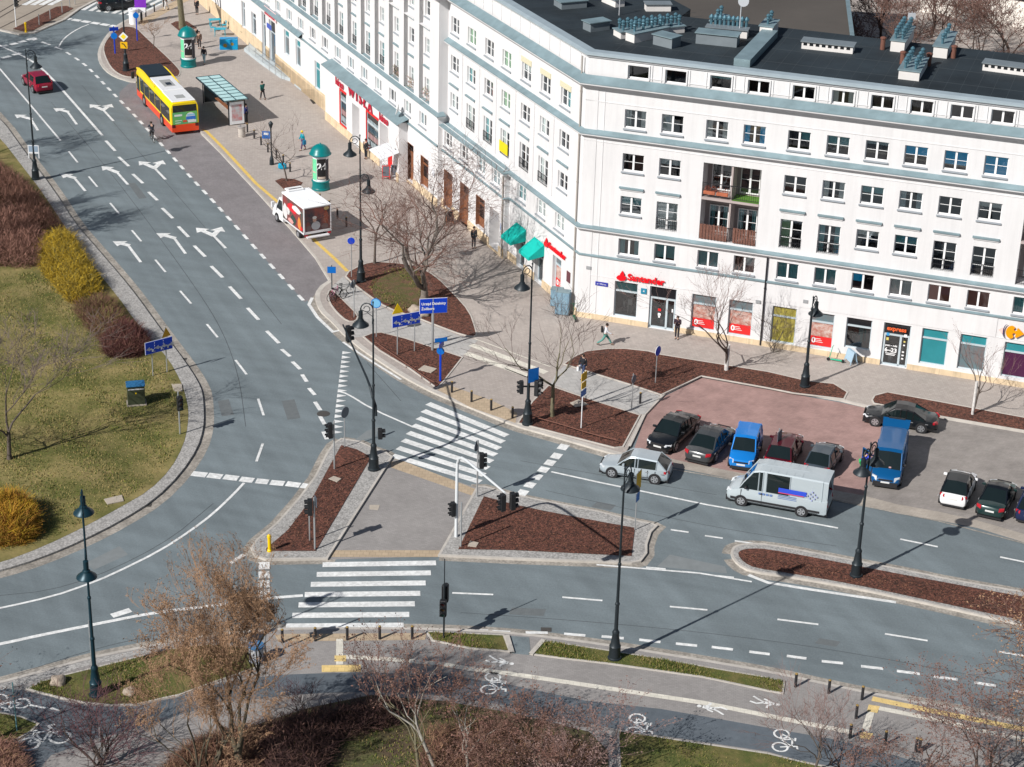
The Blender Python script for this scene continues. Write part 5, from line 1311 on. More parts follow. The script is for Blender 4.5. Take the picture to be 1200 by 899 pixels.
def hatch(name, label, L, W, H, pm, loc, rz, roofm=None, sedan=False, suv=False, hlm=None, glass=None, group=None):
    f = L/2; zb = 0.2 if not suv else 0.27; bz = H*0.60 if not suv else H*0.62; hz = H*0.50 if not suv else H*0.58
    w = W/2
    body = [(f, w*0.62, zb+0.12, hz*0.72), (f-0.07, w*0.80, zb+0.04, hz*0.86), (f-0.28, w*0.93, zb, hz*0.97), (f-0.8, w*0.985, zb, hz*1.06), (f-1.18, w, zb, bz*0.98)]
    if sedan:
        body += [(0, w, zb, bz), (-f+1.15, w, zb, bz*1.02), (-f+0.35, w*0.95, zb, bz*1.01), (-f+0.10, w*0.86, zb+0.06, bz*0.95), (-f, w*0.72, zb+0.14, bz*0.80)]
        cab = [(f-1.15, bz), (f-1.95, H-0.04), (f-2.35, H), (-0.35, H-0.005), (-f+1.55, H-0.10), (-f+0.75, bz+0.02)]
        side = 'ggggg'
    else:
        body += [(0, w, zb, bz), (-f+0.8, w*0.99, zb, bz*1.04), (-f+0.22, w*0.93, zb, bz*1.04), (-f+0.05, w*0.86, zb+0.05, bz*0.98), (-f, w*0.74, zb+0.14, bz*0.82)]
        cab = [(f-1.1, bz), (f-1.85, H-0.05), (f-2.2, H), (-0.25, H), (-f+0.75, H-0.05), (-f+0.14, bz*1.04)]
        side = 'ggggp' if not suv else 'ggggp'
    wb = L*0.62
    return make_car(name, label, 'car', L, W, H, pm, body, cab, (f-0.82, f-0.82-wb), roofm, loc, rz, group, wr=0.33 if not suv else 0.36, hl=(hz*0.74, hz*0.90), tlz=(bz*0.78, bz*0.98), side=side, hlm=hlm, glass=glass)
def van_spec(L, W, H, nose=1.0):
    f = L/2; w = W/2
    return f, w
def place_px(front, rear, z=0.0):
    """vehicle centre and heading from the surveyed ground points under its nose and tail"""
    a, c = at(*front, z), at(*rear, z); d = a-c
    return ((a.x+c.x)/2, (a.y+c.y)/2, z), math.atan2(d.y, d.x), d.length
def car_at(ctr, head_from, head_to, z=0.0):
    a, c = at(*head_from, z), at(*head_to, z); d = c-a; p = at(*ctr, z)
    return (p.x, p.y, z), math.atan2(d.y, d.x)
P_SILVER = paint('silver', (0.42, 0.48, 0.52), 0.3); P_BLACK = paint('black', (0.006, 0.008, 0.011), 0); P_DGREY = paint('dark_grey', (0.05, 0.055, 0.06), 0.1)
P_BLUE = paint('bright_blue', (0.008, 0.20, 0.62)); P_RED = paint('dark_red', (0.075, 0.004, 0.012)); P_CRIM = paint('crimson', (0.27, 0.005, 0.03)); P_VBLUE = paint('van_blue', (0.004, 0.085, 0.24))
P_WHITE = paint('white', (0.78, 0.79, 0.80), 0.0); P_DGREEN = paint('dark_green', (0.012, 0.035, 0.035)); P_DBLUE = paint('dusty_blue', (0.06, 0.08, 0.10), 0.2)
# silver hatchback driving left
l, rz = car_at((745, 556), (768, 566), (716, 558)); hatch('parked_car', 'silver hatchback driving left past the dark parked cars', 4.26, 1.79, 1.5, P_SILVER, l, rz).name = 'hatchback_car'
# parked cars; surveyed ground centre, and two points along the side
CARS = [('sedan_car', 'black saloon parked nose out at the left end of the red paved bay', (789, 514), (800, 505), (781, 522), 4.75, 1.85, 1.45, P_BLACK, 'sedan'),
        ('sedan_car', 'dark grey saloon parked tail out, second from the left on the red paving', (832, 527), (824, 537), (842, 517), 4.75, 1.85, 1.45, P_DGREY, 'sedan'),
        ('suv_car', 'dark red car parked tail out right of the small bright blue van', (918, 538), (912, 552), (926, 522), 4.3, 1.80, 1.60, P_RED, 'suv'),
        ('hatchback_car', 'small grey hatchback parked behind the silver van, next to the dark red car', (965, 546), (959, 556), (973, 534), 3.9, 1.70, 1.48, P_DBLUE, 'hatch'),
        ('compact_car', 'white city car with dark rear window parked right of the blue van', (1122, 580), (1118, 592), (1129, 566), 3.9, 1.72, 1.55, P_WHITE, 'hatch'),
        ('hatchback_car', 'dark green car parked tail out next to the white city car', (1167, 592), (1163, 602), (1174, 580), 4.2, 1.75, 1.45, P_DGREEN, 'sedan'),
        ('hatchback_car', 'dark blue car cut off by the right edge of the photo', (1212, 598), (1207, 610), (1218, 585), 4.2, 1.75, 1.48, paint('navy', (0.01, 0.02, 0.07)), 'hatch'),
        ('coupe_car', 'black coupe parked lengthwise in front of the mulch strip', (1055, 497), (1085, 501), (1025, 492), 4.7, 1.82, 1.38, P_BLACK, 'sedan'),
        ('suv_car', 'crimson car driving away on the wide carriageway at the upper left', (44, 103), (54, 110), (32, 92), 4.4, 1.82, 1.58, P_CRIM, 'suv'),
        ('suv_car', 'black car on the zebra crossing at the very top of the photo', (141, 10), (120, 12), (165, 9), 4.7, 1.9, 1.7, P_BLACK, 'suv')]
for nm, lb, c_, a_, b_, L_, W_, H_, pm_, st in CARS:
    l, rz = car_at(c_, a_, b_, 0.016 if c_[0] > 760 else 0.0)
    hatch(nm, lb, L_, W_, H_, pm_, l, rz, sedan=st == 'sedan', suv=st == 'suv', roofm=paint('soft_top', (0.01, 0.01, 0.012)) if nm == 'coupe_car' else (P_BLACK if 'white city' in lb else None))
def panelvan(name, label, L, W, H, pm, loc, rz, side, glass=None, low=False, wheels=None, roofz=None):
    f = L/2; w = W/2; bz = 1.18 if not low else 1.0; hz = 0.98 if not low else 0.80
    body = [(f, w*0.70, 0.36, hz*0.66), (f-0.10, w*0.86, 0.26, hz*0.86), (f-0.35, w*0.96, 0.24, hz), (f-0.85, w*0.99, 0.24, bz*0.97), (f-1.0, w, 0.24, bz), (0, w, 0.24, bz), (-f+0.12, w, 0.24, bz), (-f, w*0.96, 0.30, bz)]
    xs = [f-0.75, f-1.55, f-1.9, f-2.15, f-2.35, f-3.75, -f+0.35, -f+0.02]
    if low: xs = [f-0.85, f-1.45, f-1.7, f-2.45, -0.35, -0.45, -f+0.22, -f+0.02]
    zs = [bz-0.02, H-0.12, H-0.02, H, H, H, H-0.01, H-0.03]
    cab = list(zip(xs, zs))
    t = make_car(name, label, 'van', L, W, H, pm, body, cab, wheels or (f-0.95, f-0.95-L*0.6), None, loc, rz, None, wr=0.34, hl=(hz*0.68, hz*0.95), tlz=(0.75, 1.25), side=side, wroof=0.86, tlw=0.10, hlw=0.30, glass=glass, extras='m')
    q = MB(); q.box(-f+0.4, f-0.3, -w-0.015, w+0.015, 0.42, 0.55); q.box(f-0.25, f+0.01, -w*0.78, w*0.78, 0.26, 0.50); q.box(-f-0.03, -f+0.2, -w*0.9, w*0.9, 0.28, 0.45)
    q.build('bumper_trim', M_TRIM, t); return t
# big silver-white van
l, rz = car_at((912, 591), (951, 603), (868, 588))
V = panelvan('panel_van', 'long silver-white high-roof van driving left with a blue stripe on its side', 6.0, 2.05, 2.45, paint('pale_silver', (0.44, 0.50, 0.53), 0.15), l, rz, 'gggpgpp')
b = MB(); f = 3.0; w = 1.03
for s in (1, -1):
    y = s*(w*0.905+0.03)
    b.quad((-0.1, s*1.0, 1.35), (-1.75, s*1.0, 1.35), (-1.75, s*0.975, 1.62), (-0.1, s*0.975, 1.62), 0)
    b.quad((-0.1, s*1.005, 1.29), (-1.6, s*1.005, 1.29), (-1.6, s*1.0, 1.34), (-0.1, s*1.0, 1.34), 1)
b.build('side_stripe', [mat('stripe_blue', (0.02, 0.06, 0.50)), mat('stripe_red', (0.5, 0.06, 0.15))], V)
b = MB()
for s in (1, -1):
    for i in range(5):
        for j in range(5):
            if abs(i-2)+abs(j-2) < 4 and (i+j) % 2 == 0: b.box(-1.85-i*0.14, -1.77-i*0.14, min(s*0.97, s*1.01), max(s*0.97, s*1.01), 1.12+j*0.14, 1.2+j*0.14)
b.build('side_pattern', mat('stripe_lilac', (0.30, 0.33, 0.55)), V)
vs, fs = text_mesh('service', 0.26, 0.01, 0.0)
b = MB()
for x0 in (0.2, 0.5, 0.8, 1.1, 1.4, 1.7):
    b.box(-1.7, 1.5, -0.02, 0.02, 2.47, 2.49) if x0 == 0.2 else b.box(-2.2+x0*1.6, -2.17+x0*1.6, -0.8, 0.8, 2.455, 2.475)
b.build('roof_ribs', mat('roof_rib', (0.42, 0.47, 0.5)), V)
b = MB()
for i in range(4): b.box(0.9-i*0.22, 1.05-i*0.22, 1.02, 1.035, 0.98, 1.1)
for i in range(3): b.box(-1.2+i*0.02, -0.1, 1.02, 1.035, 0.95+0.1*i, 0.98+0.1*i)
b.build('side_lettering', mat('faded_blue', (0.12, 0.2, 0.42)), V)
# small bright blue van, nose towards the road
l, rz = car_at((873, 536), (877, 522), (868, 549), 0.016)
f = 2.0
body = [(2.0, 0.56, .34, .60), (1.93, .70, .26, .74), (1.65, .80, .22, .84), (1.0, .835, .22, 1.0), (0, .84, .22, 1.02), (-1.8, .84, .22, 1.02), (-1.93, .82, .25, 1.0), (-2.0, .78, .32, .9)]
BV = make_car('small_van', 'small bright blue van parked nose out between the grey saloon and the dark red car', 'van', 4.0, 1.68, 1.67, P_BLUE, body, [(1.12, 1.0), (.55, 1.60), (.30, 1.67), (-.45, 1.68), (-.55, 1.68), (-1.6, 1.64), (-1.93, 1.0)], (1.3, -1.35), None, l, rz, None, wr=.30, hl=(.56, .76), tlz=(.7, 1.1), side='gggpppp', wroof=.82, tlw=.1, hlw=.28, extras='m')
# blue transporter with raised tailgate and open door
l, rz = car_at((1041, 553), (1048, 512), (1034, 570), 0.016)
BT = panelvan('transport_van', 'dark blue transport van with its tailgate raised and side door open', 4.75, 1.85, 1.95, P_VBLUE, l, rz, 'gggpgppp', low=True)
b = MB(); zt = 1.93
b.add([(-2.33, -.80, zt), (-2.33, .80, zt), (-3.05, .84, zt+0.28), (-3.05, -.84, zt+0.28), (-2.33, -.80, zt-.06), (-2.33, .80, zt-.06), (-3.05, .84, zt+0.20), (-3.05, -.84, zt+0.20)], [(0, 3, 2, 1), (4, 5, 6, 7), (0, 4, 7, 3), (3, 7, 6, 2), (2, 6, 5, 1)])
o = b.build('tailgate', P_VBLUE, BT); b = MB(); b.box(-3.09, -2.99, -.5, .5, zt+0.14, zt+0.34); b.build('wiper_panel', M_TRIM, o)
b = MB()
hx = 1.1
b.M = Matrix.Translation((hx, -0.93, 0)) @ Matrix.Rotation(math.radians(48), 4, 'Z')
b.box(-0.95, 0.0, -0.03, 0.03, 0.35, 1.05); b.box(-0.95, -0.90, -0.03, 0.03, 1.05, 1.65); b.box(-0.95, -0.3, -0.03, 0.03, 1.60, 1.66); b.box(-0.35, -0.0, -0.03, 0.03, 1.05, 1.1)
o = b.build('door', P_VBLUE, BT); b = MB(); b.M = Matrix.Translation((hx, -0.93, 0)) @ Matrix.Rotation(math.radians(48), 4, 'Z'); b.box(-0.9, -0.25, -0.01, 0.01, 1.06, 1.6); b.build('window', M_CGL, o)
b = MB()
for i in range(7): b.bbox(1.15+random.uniform(-.15, .15), 1.4+random.uniform(-.1, .1), -0.65+i*0.18, -0.5+i*0.18, 1.02, 1.10, 0.01, i % 3)
b.build('dashboard_papers', [mat('paper_white', (0.6, 0.6, 0.6)), mat('paper_pink', (0.5, 0.3, 0.3)), mat('paper_grey', (0.25, 0.27, 0.3))], BT)
# ------------------------------------------------------------------ bus
l, rz, _ = place_px((157, 115), (203, 159)); 
a, c = at(162, 113), at(203, 158); d = (a-c); rzb = math.atan2(d.y, d.x)
# rear left wheel line passes through the surveyed points
LB, WB, HB = 12.0, 2.5, 2.95
dn = d.normalized(); rear_l = at(201.5, 159.5); ctr = rear_l+dn*(LB/2)+Vector((dn.y, -dn.x, 0))*(WB/2)
BUS = thing('city_bus', 'yellow and red city bus with white roof hatches standing at the stop', 'bus', (ctr.x, ctr.y, 0.004), rzb)
M_BY = paint('bus_yellow', (0.80, 0.58, 0.0), 0); M_BR = paint('bus_red', (0.75, 0.06, 0.01), 0)
f = LB/2; w = WB/2
def rrect(x, zb, zt, wb, wt, r=0.18):
    h = [(0, zb), (wb, zb), (wb, zt-0.45), (wt, zt-0.10), (wt-0.14, zt), (0, zt+0.03)]
    return [(x, y, z) for y, z in h]+[(x, -y, z) for y, z in reversed(h[1:-1])]
b = MB(); b.loft([rrect(f, 0.95, HB-0.25, w-0.12, w-0.18), rrect(f-0.12, 0.95, HB-0.08, w-0.02, w-0.12), rrect(f-0.4, 0.95, HB, w, w-0.10), rrect(-f+0.15, 0.95, HB, w, w-0.10), rrect(-f, 0.95, HB-0.06, w-0.04, w-0.14)])
o = b.build('body', M_BY, BUS); autosmooth(o, 40)
b = MB()
for (x0, x1, zb, zt, ww) in ((-f-0.02, f-0.02, 0.30, 0.96, w+0.005),): b.loft([[(x, y, z) for y, z in ((-ww+.05*(abs(x) > f-.1), zb), (ww-.05*(abs(x) > f-.1), zb), (ww-.05*(abs(x) > f-.1), zt), (-ww+.05*(abs(x) > f-.1), zt))] for x in (x1, x1-0.15, x0+0.1, x0)])
b.build('skirt', M_BR, BUS)
b = MB()
for s in (1, -1):
    y = s*(w+0.012)
    for x0, x1 in ((-f+0.45, -2.6), (-2.5, -0.7), (-0.6, 1.2), (1.3, 3.0), (3.1, 4.5)): b.quad((x0, y, 1.12), (x1, y, 1.12), (x1, y, 2.42), (x0, y, 2.42)) if s == -1 else b.quad((x1, y, 1.12), (x0, y, 1.12), (x0, y, 2.42), (x1, y, 2.42))
    b.quad((4.7, y, 0.9), (f-0.35, y, 0.9), (f-0.35, y, 2.35), (4.7, y, 2.35)) if s == -1 else b.quad((f-0.35, y, 0.9), (4.7, y, 0.9), (4.7, y, 2.35), (f-0.35, y, 2.35))
b.quad((-f-0.012, 1.08, 2.10), (-f-0.012, -1.08, 2.10), (-f-0.0, -1.06, 2.72), (-f-0.0, 1.06, 2.72))
b.quad((f+0.01, -1.05, 0.98), (f+0.01, 1.05, 0.98), (f-0.02, 1.0, 2.55), (f-0.02, -1.0, 2.55))
b.build('windows', M_CGL, BUS)
M_AD = mat('green_advert', (0.16, 0.45, 0.06), rough=0.5, col2=(0.10, 0.38, 0.16), scale=1.2)
b = MB(); b.quad((-f-0.014, 1.12, 0.98), (-f-0.014, -1.12, 0.98), (-f-0.013, -1.12, 2.09), (-f-0.013, 1.12, 2.09)); adv = b.build('rear_advert', M_AD, BUS)
b = MB()
for (y0, y1, z0, z1, mi) in ((-.1,-.95,1.35,1.65,0),(-.2,-.9,1.7,1.85,1),(.95,.25,1.72,1.9,2),(.2,-.15,1.15,1.33,3),(-.25,-1.0,1.08,1.3,2),(.9,.3,1.3,1.36,2),(.9,.4,1.1,1.16,2)): b.box(-f-0.022, -f-0.015, min(y0, y1), max(y0, y1), z0, z1, mi)
b.M = Matrix.Translation((-f-0.018, -.5, 1.58)) @ Matrix.Rotation(math.pi/2, 4, 'Y'); b.lathe([(0.42, -0.002), (0.42, 0.002)], 20, 2)
b.build('advert_shapes', [mat('ad_blue', (0.03, 0.16, 0.55)), mat('ad_sky', (0.25, 0.5, 0.7)), mat('ad_white', (0.65, 0.7, 0.68)), mat('ad_red', (0.6, 0.08, 0.04))], adv)
# yellow swoosh, front roof cover, white roof pods
b = MB()
b.bbox(1.9, f-0.5, -w+0.22, w-0.22, HB, HB+0.26, 0.06); b.build('roof_cover', mat('roof_cover_black', (0.012, 0.02, 0.028), rough=0.35), BUS)
b = MB()
for s in (1, -1):
    pts = []
    for i in range(13):
        tt = i/12; x = f-0.15-tt*6.3; z = HB-0.10+0.36*math.sin(min(1, tt*2.2)*math.pi/2)*(1-tt)**0.55
        pts.append((x, s*(w-0.12), z))
    b.tube(pts, 0.09, 6)
b.build('roof_arch', M_BY, BUS)
b = MB(); b.bbox(-2.45, 1.8, -1.02, 1.02, HB, HB+0.14, 0.04); b.build('roof_pod', P_WHITE, BUS)
b = MB(); b.bbox(-f+0.2, -2.5, -1.06, 1.06, HB, HB+0.10, 0.04); b.build('roof_pod', P_WHITE, BUS)
b = MB(); b.box(-1.4, 0.6, -0.5, 0.5, HB+0.145, HB+0.17, 0); b.box(-1.1, -0.3, -0.3, 0.2, HB+0.17, HB+0.175, 1); b.box(-f+1.0, -f+1.9, -0.4, 0.4, HB+0.105, HB+0.13, 0); b.build('roof_grille', [mat('grille_grey', (0.30, 0.31, 0.31)), M_BLK], BUS)
for wx in (3.3, -2.7):
    for s in (1, -1):
        ww = MB(); ww.M = Matrix.Translation((wx, s*(w-0.16), 0.48)) @ Matrix.Rotation(math.pi/2, 4, 'X'); ww.lathe([(0.3, -.17), (0.48, -.16), (0.48, .16), (0.3, .17)], 20); w_ = ww.build('wheel', M_TYRE, BUS)
        ww = MB(); ww.M = Matrix.Translation((wx, s*(w+0.015), 0.48)) @ Matrix.Rotation(math.pi/2, 4, 'X'); ww.lathe([(0.26, -.015), (0.26, .015)], 16); ww.build('rim', M_RIM, w_)
        ar = MB(); ar.M = Matrix.Translation((wx, s*(w+0.002), 0.5)) @ Matrix.Rotation(math.pi/2, 4, 'X'); ar.lathe([(0.60, -.01), (0.60, .01)], 20); ar.build('wheel_arch', M_TRIM, BUS)
for s in (1, -1):
    b = MB(); b.bbox(-f-0.05, -f+0.05, min(s*0.9, s*1.2), max(s*0.9, s*1.2), 0.72, 1.0, 0.02); b.build('tail_light', mat('tail_cluster', (0.09, 0.01, 0.012), rough=0.2), BUS)
    b = MB(); b.bbox(f-0.06, f+0.03, min(s*0.75, s*1.1), max(s*0.75, s*1.1), 0.6, 0.8, 0.02); b.build('headlight', M_HL, BUS)
    b = MB(); b.tube([(f-0.1, s*(w-0.1), 2.5), (f+0.35, s*(w+0.18), 2.35)], 0.03); b.bbox(f+0.25, f+0.4, s*(w+0.2)-0.14, s*(w+0.2)+0.14, 1.75, 2.35, 0.03); b.build('mirror', M_TRIM, BUS)
# ------------------------------------------------------------------ box truck
cl = at(356.5, 285, K); cr_ = at(383.5, 278, K); fl = at(331, 266, 0)
d = (at(332.5, 267, 0)-at(356.5, 286, 0)).normalized(); rzt = math.atan2(d.y, d.x)
rl = at(356.5, 286, 0); LT, WT = 6.2, 2.3
nrm = Vector((d.y, -d.x, 0)); ctr = rl+d*(LT/2)+nrm*(WT/2)
TRK = thing('box_truck', 'white box truck covered in food adverts parked by the kerb', 'truck', (ctr.x, ctr.y, 0.0), rzt)
f, w = LT/2, WT/2
b = MB(); b.box(-f, 0.95, -w, w, 0.75, 2.85); b.build('cargo_box', P_WHITE, TRK)
b = MB(); b.bbox(-f-0.03, 1.0, -w-0.03, w+0.03, 2.85, 2.93, 0.03); b.build('box_roof', mat('truck_roof_white', (0.80, 0.82, 0.84), rough=0.6), TRK)
M_FA = mat('food_advert', (0.32, 0.05, 0.05), rough=0.5, col2=(0.04, 0.07, 0.06), scale=1.1, var=0.3)
M_FB = mat('dark_food_advert', (0.025, 0.035, 0.05), rough=0.5, col2=(0.16, 0.04, 0.03), scale=1.0, var=0.3)
b = MB(); y = w+0.012
for s in (1, -1): b.quad((0.85, s*y, 0.85), (-f+0.1, s*y, 0.85), (-f+0.1, s*y, 2.80), (0.85, s*y, 2.80))
sd_ = b.build('side_advert', M_FA, TRK)
b = MB()
def blob(cx, cz, rx, rz_, mi, s=1, n=14):
    b.add([(cx+rx*math.cos(2*math.pi*i/n)*(1+.15*math.sin(3*i)), s*(y+0.006+0.002*mi), cz+rz_*math.sin(2*math.pi*i/n)*(1+.12*math.cos(2*i))) for i in range(n)], [tuple(range(n))], mi)
for s in (1, -1):
    blob(0.35, 1.55, 0.45, 0.6, 0, s); blob(-0.2, 1.75, 0.3, 0.3, 0, s); blob(-1.0, 2.2, 0.9, 0.35, 1, s); blob(-1.8, 2.35, .8, .25, 2, s); blob(-2.3, 1.4, .3, .5, 3, s); blob(-1.2, 1.35, .5, .35, 4, s); blob(-2.5, 1.1, .4, .2, 1, s); blob(-0.7, 1.1, .5, .2, 5, s)
b.build('advert_shapes', [mat('cream_shape', (0.62, 0.60, 0.60)), mat('red_shape', (0.60, 0.02, 0.03)), mat('white_shape', (0.7, 0.68, 0.66)), mat('orange_shape', (0.65, 0.22, 0.05)), mat('dark_shape', (0.03, 0.06, 0.05)), mat('pink_shape', (0.6, 0.3, 0.28))], sd_)
b = MB(); b.quad((-f-0.012, w-0.08, 0.95), (-f-0.012, -w+0.08, 0.95), (-f-0.012, -w+0.08, 2.80), (-f-0.012, w-0.08, 2.80)); rr = b.build('rear_advert', M_FB, TRK)
b = MB()
def rb(cy, cz, ry, rz_, mi, n=12): b.add([(-f-0.018-0.003*mi, cy-ry*math.cos(2*math.pi*i/n), cz+rz_*math.sin(2*math.pi*i/n)) for i in range(n)], [tuple(range(n))], mi)
rb(.15, 1.35, .38, .35, 0); rb(.25, 1.85, .16, .2, 1); rb(.25, 2.02, .18, .12, 2); rb(-.7, 1.9, .2, .6, 3); rb(-.6, 1.2, .3, .25, 4); rb(-.75, 2.65, .22, .15, 5); rb(.75, 1.2, .2, .25, 4)
b.build('advert_shapes', [mat('grey_figure', (0.30, 0.31, 0.34)), mat('skin_shape', (0.35, 0.22, 0.18)), mat('cap_shape', (0.45, 0.45, 0.45)), mat('rust_shape', (0.20, 0.05, 0.03)), mat('brown_shape', (0.12, 0.08, 0.08)), mat('tan_shape', (0.35, 0.26, 0.12))], rr)
b = MB()
for s in (1, -1): b.box(-f-0.03, -f+0.05, min(s*w, s*(w-.08)), max(s*w, s*(w-.08)), 0.75, 2.85)
b.box(-f-0.03, -f, -w, w, 0.75, 0.92); b.box(-f-0.35, -f, -w+0.3, w-0.15, 0.50, 0.58); b.box(-f-0.03, 0.9, -w-0.02, -w, 0.72, 0.84); b.box(-f-0.03, 0.9, w, w+0.02, 0.72, 0.84)
b.build('frame_rails', mat('rail_white', (0.65, 0.65, 0.67), rough=0.4), TRK)
b = MB(); b.loft([[(x, yy, z) for yy, z in ((-w*.93, .35), (w*.93, .35), (w*.93, zt*.55), (w*.86, zt), (-w*.86, zt), (-w*.93, zt*.55))] for x, zt in ((1.05, 2.15), (1.9, 2.15), (2.35, 1.45), (2.95, 1.25), (3.1, .9))])
o = b.build('cab', P_WHITE, TRK)
b = MB()
for s in (1, -1): b.add([(1.15, s*w*.935, 1.2), (2.25, s*w*.935, 1.2), (1.85, s*w*.885, 2.0), (1.15, s*w*.885, 2.0)], [(0, 1, 2, 3)])
b.quad((2.33, -.95, 1.52), (2.33, .95, 1.52), (1.96, .9, 2.1), (1.96, -.9, 2.1)); b.build('windows', M_CGL, TRK)
b = MB(); b.bbox(0.6, 1.3, -0.6, 0.8, 2.93, 3.08, 0.05); b.build('cooling_unit', P_WHITE, TRK)
b = MB(); b.box(0.75, 0.9, -0.45, 0.6, 3.08, 3.09); b.build('cooling_slot', M_BLK, TRK)
for wx in (2.2, -1.9):
    for s in (1, -1):
        ww = MB(); ww.M = Matrix.Translation((wx, s*(w-0.16), 0.38)) @ Matrix.Rotation(math.pi/2, 4, 'X'); ww.lathe([(0.22, -.13), (0.38, -.12), (0.38, .12), (0.22, .13)], 18); w_ = ww.build('wheel', M_TYRE, TRK)
        ww = MB(); ww.M = Matrix.Translation((wx, s*(w-0.02), 0.38)) @ Matrix.Rotation(math.pi/2, 4, 'X'); ww.lathe([(0.2, -.015), (0.2, .015)], 14); ww.build('rim', M_RIM, w_)
for s in (1, -1):
    b = MB(); b.tube([(2.1, s*1.05, 1.5), (2.25, s*1.4, 1.5)], .03); b.bbox(2.15, 2.3, s*1.42-.12, s*1.42+.12, 1.3, 1.75, .02); b.build('mirror', P_WHITE, TRK)
    b = MB(); b.box(-f-.04, -f, min(s*.85, s*1.1), max(s*.85, s*1.1), .55, .7); b.build('tail_light', M_TL, TRK)
# ------------------------------------------------------------------ street furniture
M_TEALI = mat('teal_cast_iron', (0.009, 0.036, 0.052), rough=0.4, metal=0.3)
M_DKI = mat('dark_cast_iron', (0.022, 0.03, 0.036), rough=0.45, metal=0.3)
M_GALV = mat('galvanised_steel', (0.42, 0.44, 0.45), rough=0.4, metal=0.5)
M_BOLL = mat('black_bollard', (0.022, 0.022, 0.025), rough=0.5)
M_BRASS = mat('brass_top', (0.45, 0.30, 0.10), rough=0.4, metal=0.4)
M_SBLUE = mat('sign_blue', (0.0, 0.045, 0.50), rough=0.4)
M_SBLUE2 = mat('sign_azure', (0.0, 0.13, 0.48), rough=0.4)
M_SYEL = mat('sign_yellow', (0.72, 0.48, 0.0), rough=0.45)
M_SWH = mat('sign_white', (0.72, 0.74, 0.76), rough=0.4)
M_SGREY = mat('sign_back_grey', (0.12, 0.14, 0.17), rough=0.5, metal=0.3)
M_BULB = mat('lamp_bowl', (0.45, 0.48, 0.50), rough=0.2)
def base_at(x, y, z=K): p = at(x, y, z); return (p.x, p.y, z)
# ---- ornate lamp posts
def lamp_head(parent, c, m):
    b = MB(); x, y, z = c
    b.tube([(x, y, z+0.05), (x, y, z-0.15)], 0.04, 6)
    b.lathe([(0.07, z-0.12), (0.13, z-0.16), (0.13, z-0.62), (0.18, z-0.66), (0.20, z-0.74), (0.48, z-0.98), (0.50, z-1.04), (0.46, z-1.06)], 16, c=(x, y))
    o = b.build('lamp_shade', m, parent); autosmooth(o, 35)
    b = MB(); b.lathe([(0.40, z-1.05), (0.34, z-1.14), (0.15, z-1.2), (0.02, z-1.21)], 14, c=(x, y)); b.build('lamp_bowl', M_BULB, o)
def curl(parent, h, ang, s, m, reach=0.72):
    """scrolled bracket rising from the pole and carrying a hanging lamp"""
    b = MB(); ca, sa = math.cos(ang), math.sin(ang); R = reach/2
    pts = [(0, 0, h-0.9), (0.0, 0, h-0.2)]
    pts = [(ca*0.04, sa*0.04, h-1.0)]+[(ca*(R-R*math.cos(t)), sa*(R-R*math.cos(t)), h-0.1+R*1.15*math.sin(t)) for t in [math.pi*i/10 for i in range(11)]]
    b.tube(pts, 0.038, 6)
    b.tube([(ca*(R+R*0.5*math.cos(t)), sa*(R+R*0.5*math.cos(t)), h-0.05+R*0.5*math.sin(t)) for t in [2*math.pi*i/12 for i in range(11)]], 0.025, 5)
    b.tube([(0, 0, h-0.55), (ca*R, sa*R, h-0.25), (ca*reach, sa*reach, h-0.1)], 0.022, 5)
    b.build('bracket', m, parent)
    lamp_head(parent, (ca*reach, sa*reach, h-0.05), m)
def lamp(px_, label, H=11.3, top_ang=math.pi, low=8.3, m=None, low_on=True, rz=0.0, big=1.0):
    m = m or M_TEALI
    t = thing('street_lamp', label, 'street lamp', base_at(*px_), 0, 'ornate street lamps round the junction')
    b = MB(); b.lathe([(0.36*big, 0), (0.36*big, 0.12), (0.31*big, 0.16), (0.29*big, 0.75), (0.31*big, 0.80), (0.25*big, 0.88), (0.17*big, 1.5), (0.19*big, 1.55), (0.19*big, 1.62), (0.12, 1.75)], 12); o = b.build('base', m, t); autosmooth(o, 30)
    b = MB(); b.lathe([(0.105, 1.7), (0.095, 3.2), (0.125, 3.25), (0.125, 3.32), (0.08, 3.4), (0.07, 5.5), (0.095, 5.55), (0.095, 5.65), (0.06, 5.7), (0.05, H-1.2), (0.065, H-1.15), (0.065, H-1.05), (0.042, H-1.0), (0.03, H-0.05), (0.06, H), (0.02, H+0.12)], 10); b.build('pole', m, t)
    curl(t, H-0.35, top_ang, 1, m)
    if low_on: curl(t, low, top_ang+math.pi, 1, m, 0.6)
    return t
lamp((113, 815), 'teal street lamp on the leafy verge at the lower left', 11.3, math.radians(100), 8.2)
L3 = lamp((720, 772), 'dark street lamp on the long grass strip at the bottom centre', 11.0, math.radians(60), 8.0, M_DKI, False)
L4 = lamp((618, 497), 'street lamp in the mulch bed beside the bare tree, carrying a pedestrian signal', 10.9, math.radians(215), 8.1, M_DKI, False)
L5 = lamp((438, 550), 'street lamp on the left traffic island carrying a mast-arm signal', 10.9, math.pi, 8.0, M_DKI, False)
L6 = lamp((42, 210), 'slim street lamp at the left kerb by the crimson car', 10.9, math.radians(20), 8.0, M_DKI, False)
L7 = lamp((423, 330), 'street lamp at the tip of the large mulch bed behind the box truck', 11.2, math.pi, 8.1, M_DKI)
L8 = lamp((148, 83), 'street lamp with priority sign in the mulch bed ahead of the bus', 11.2, math.pi, 8.1, M_DKI)
L9 = lamp((1003, 675), 'street lamp on the right median strip in front of the blue transport van', 8.2, math.radians(50), 7.75, M_DKI)
L10 = lamp((943, 453), 'short lamp post at the right end of the long mulch bed near the scooter', 6.4, math.radians(60), 4.9, M_DKI, False)
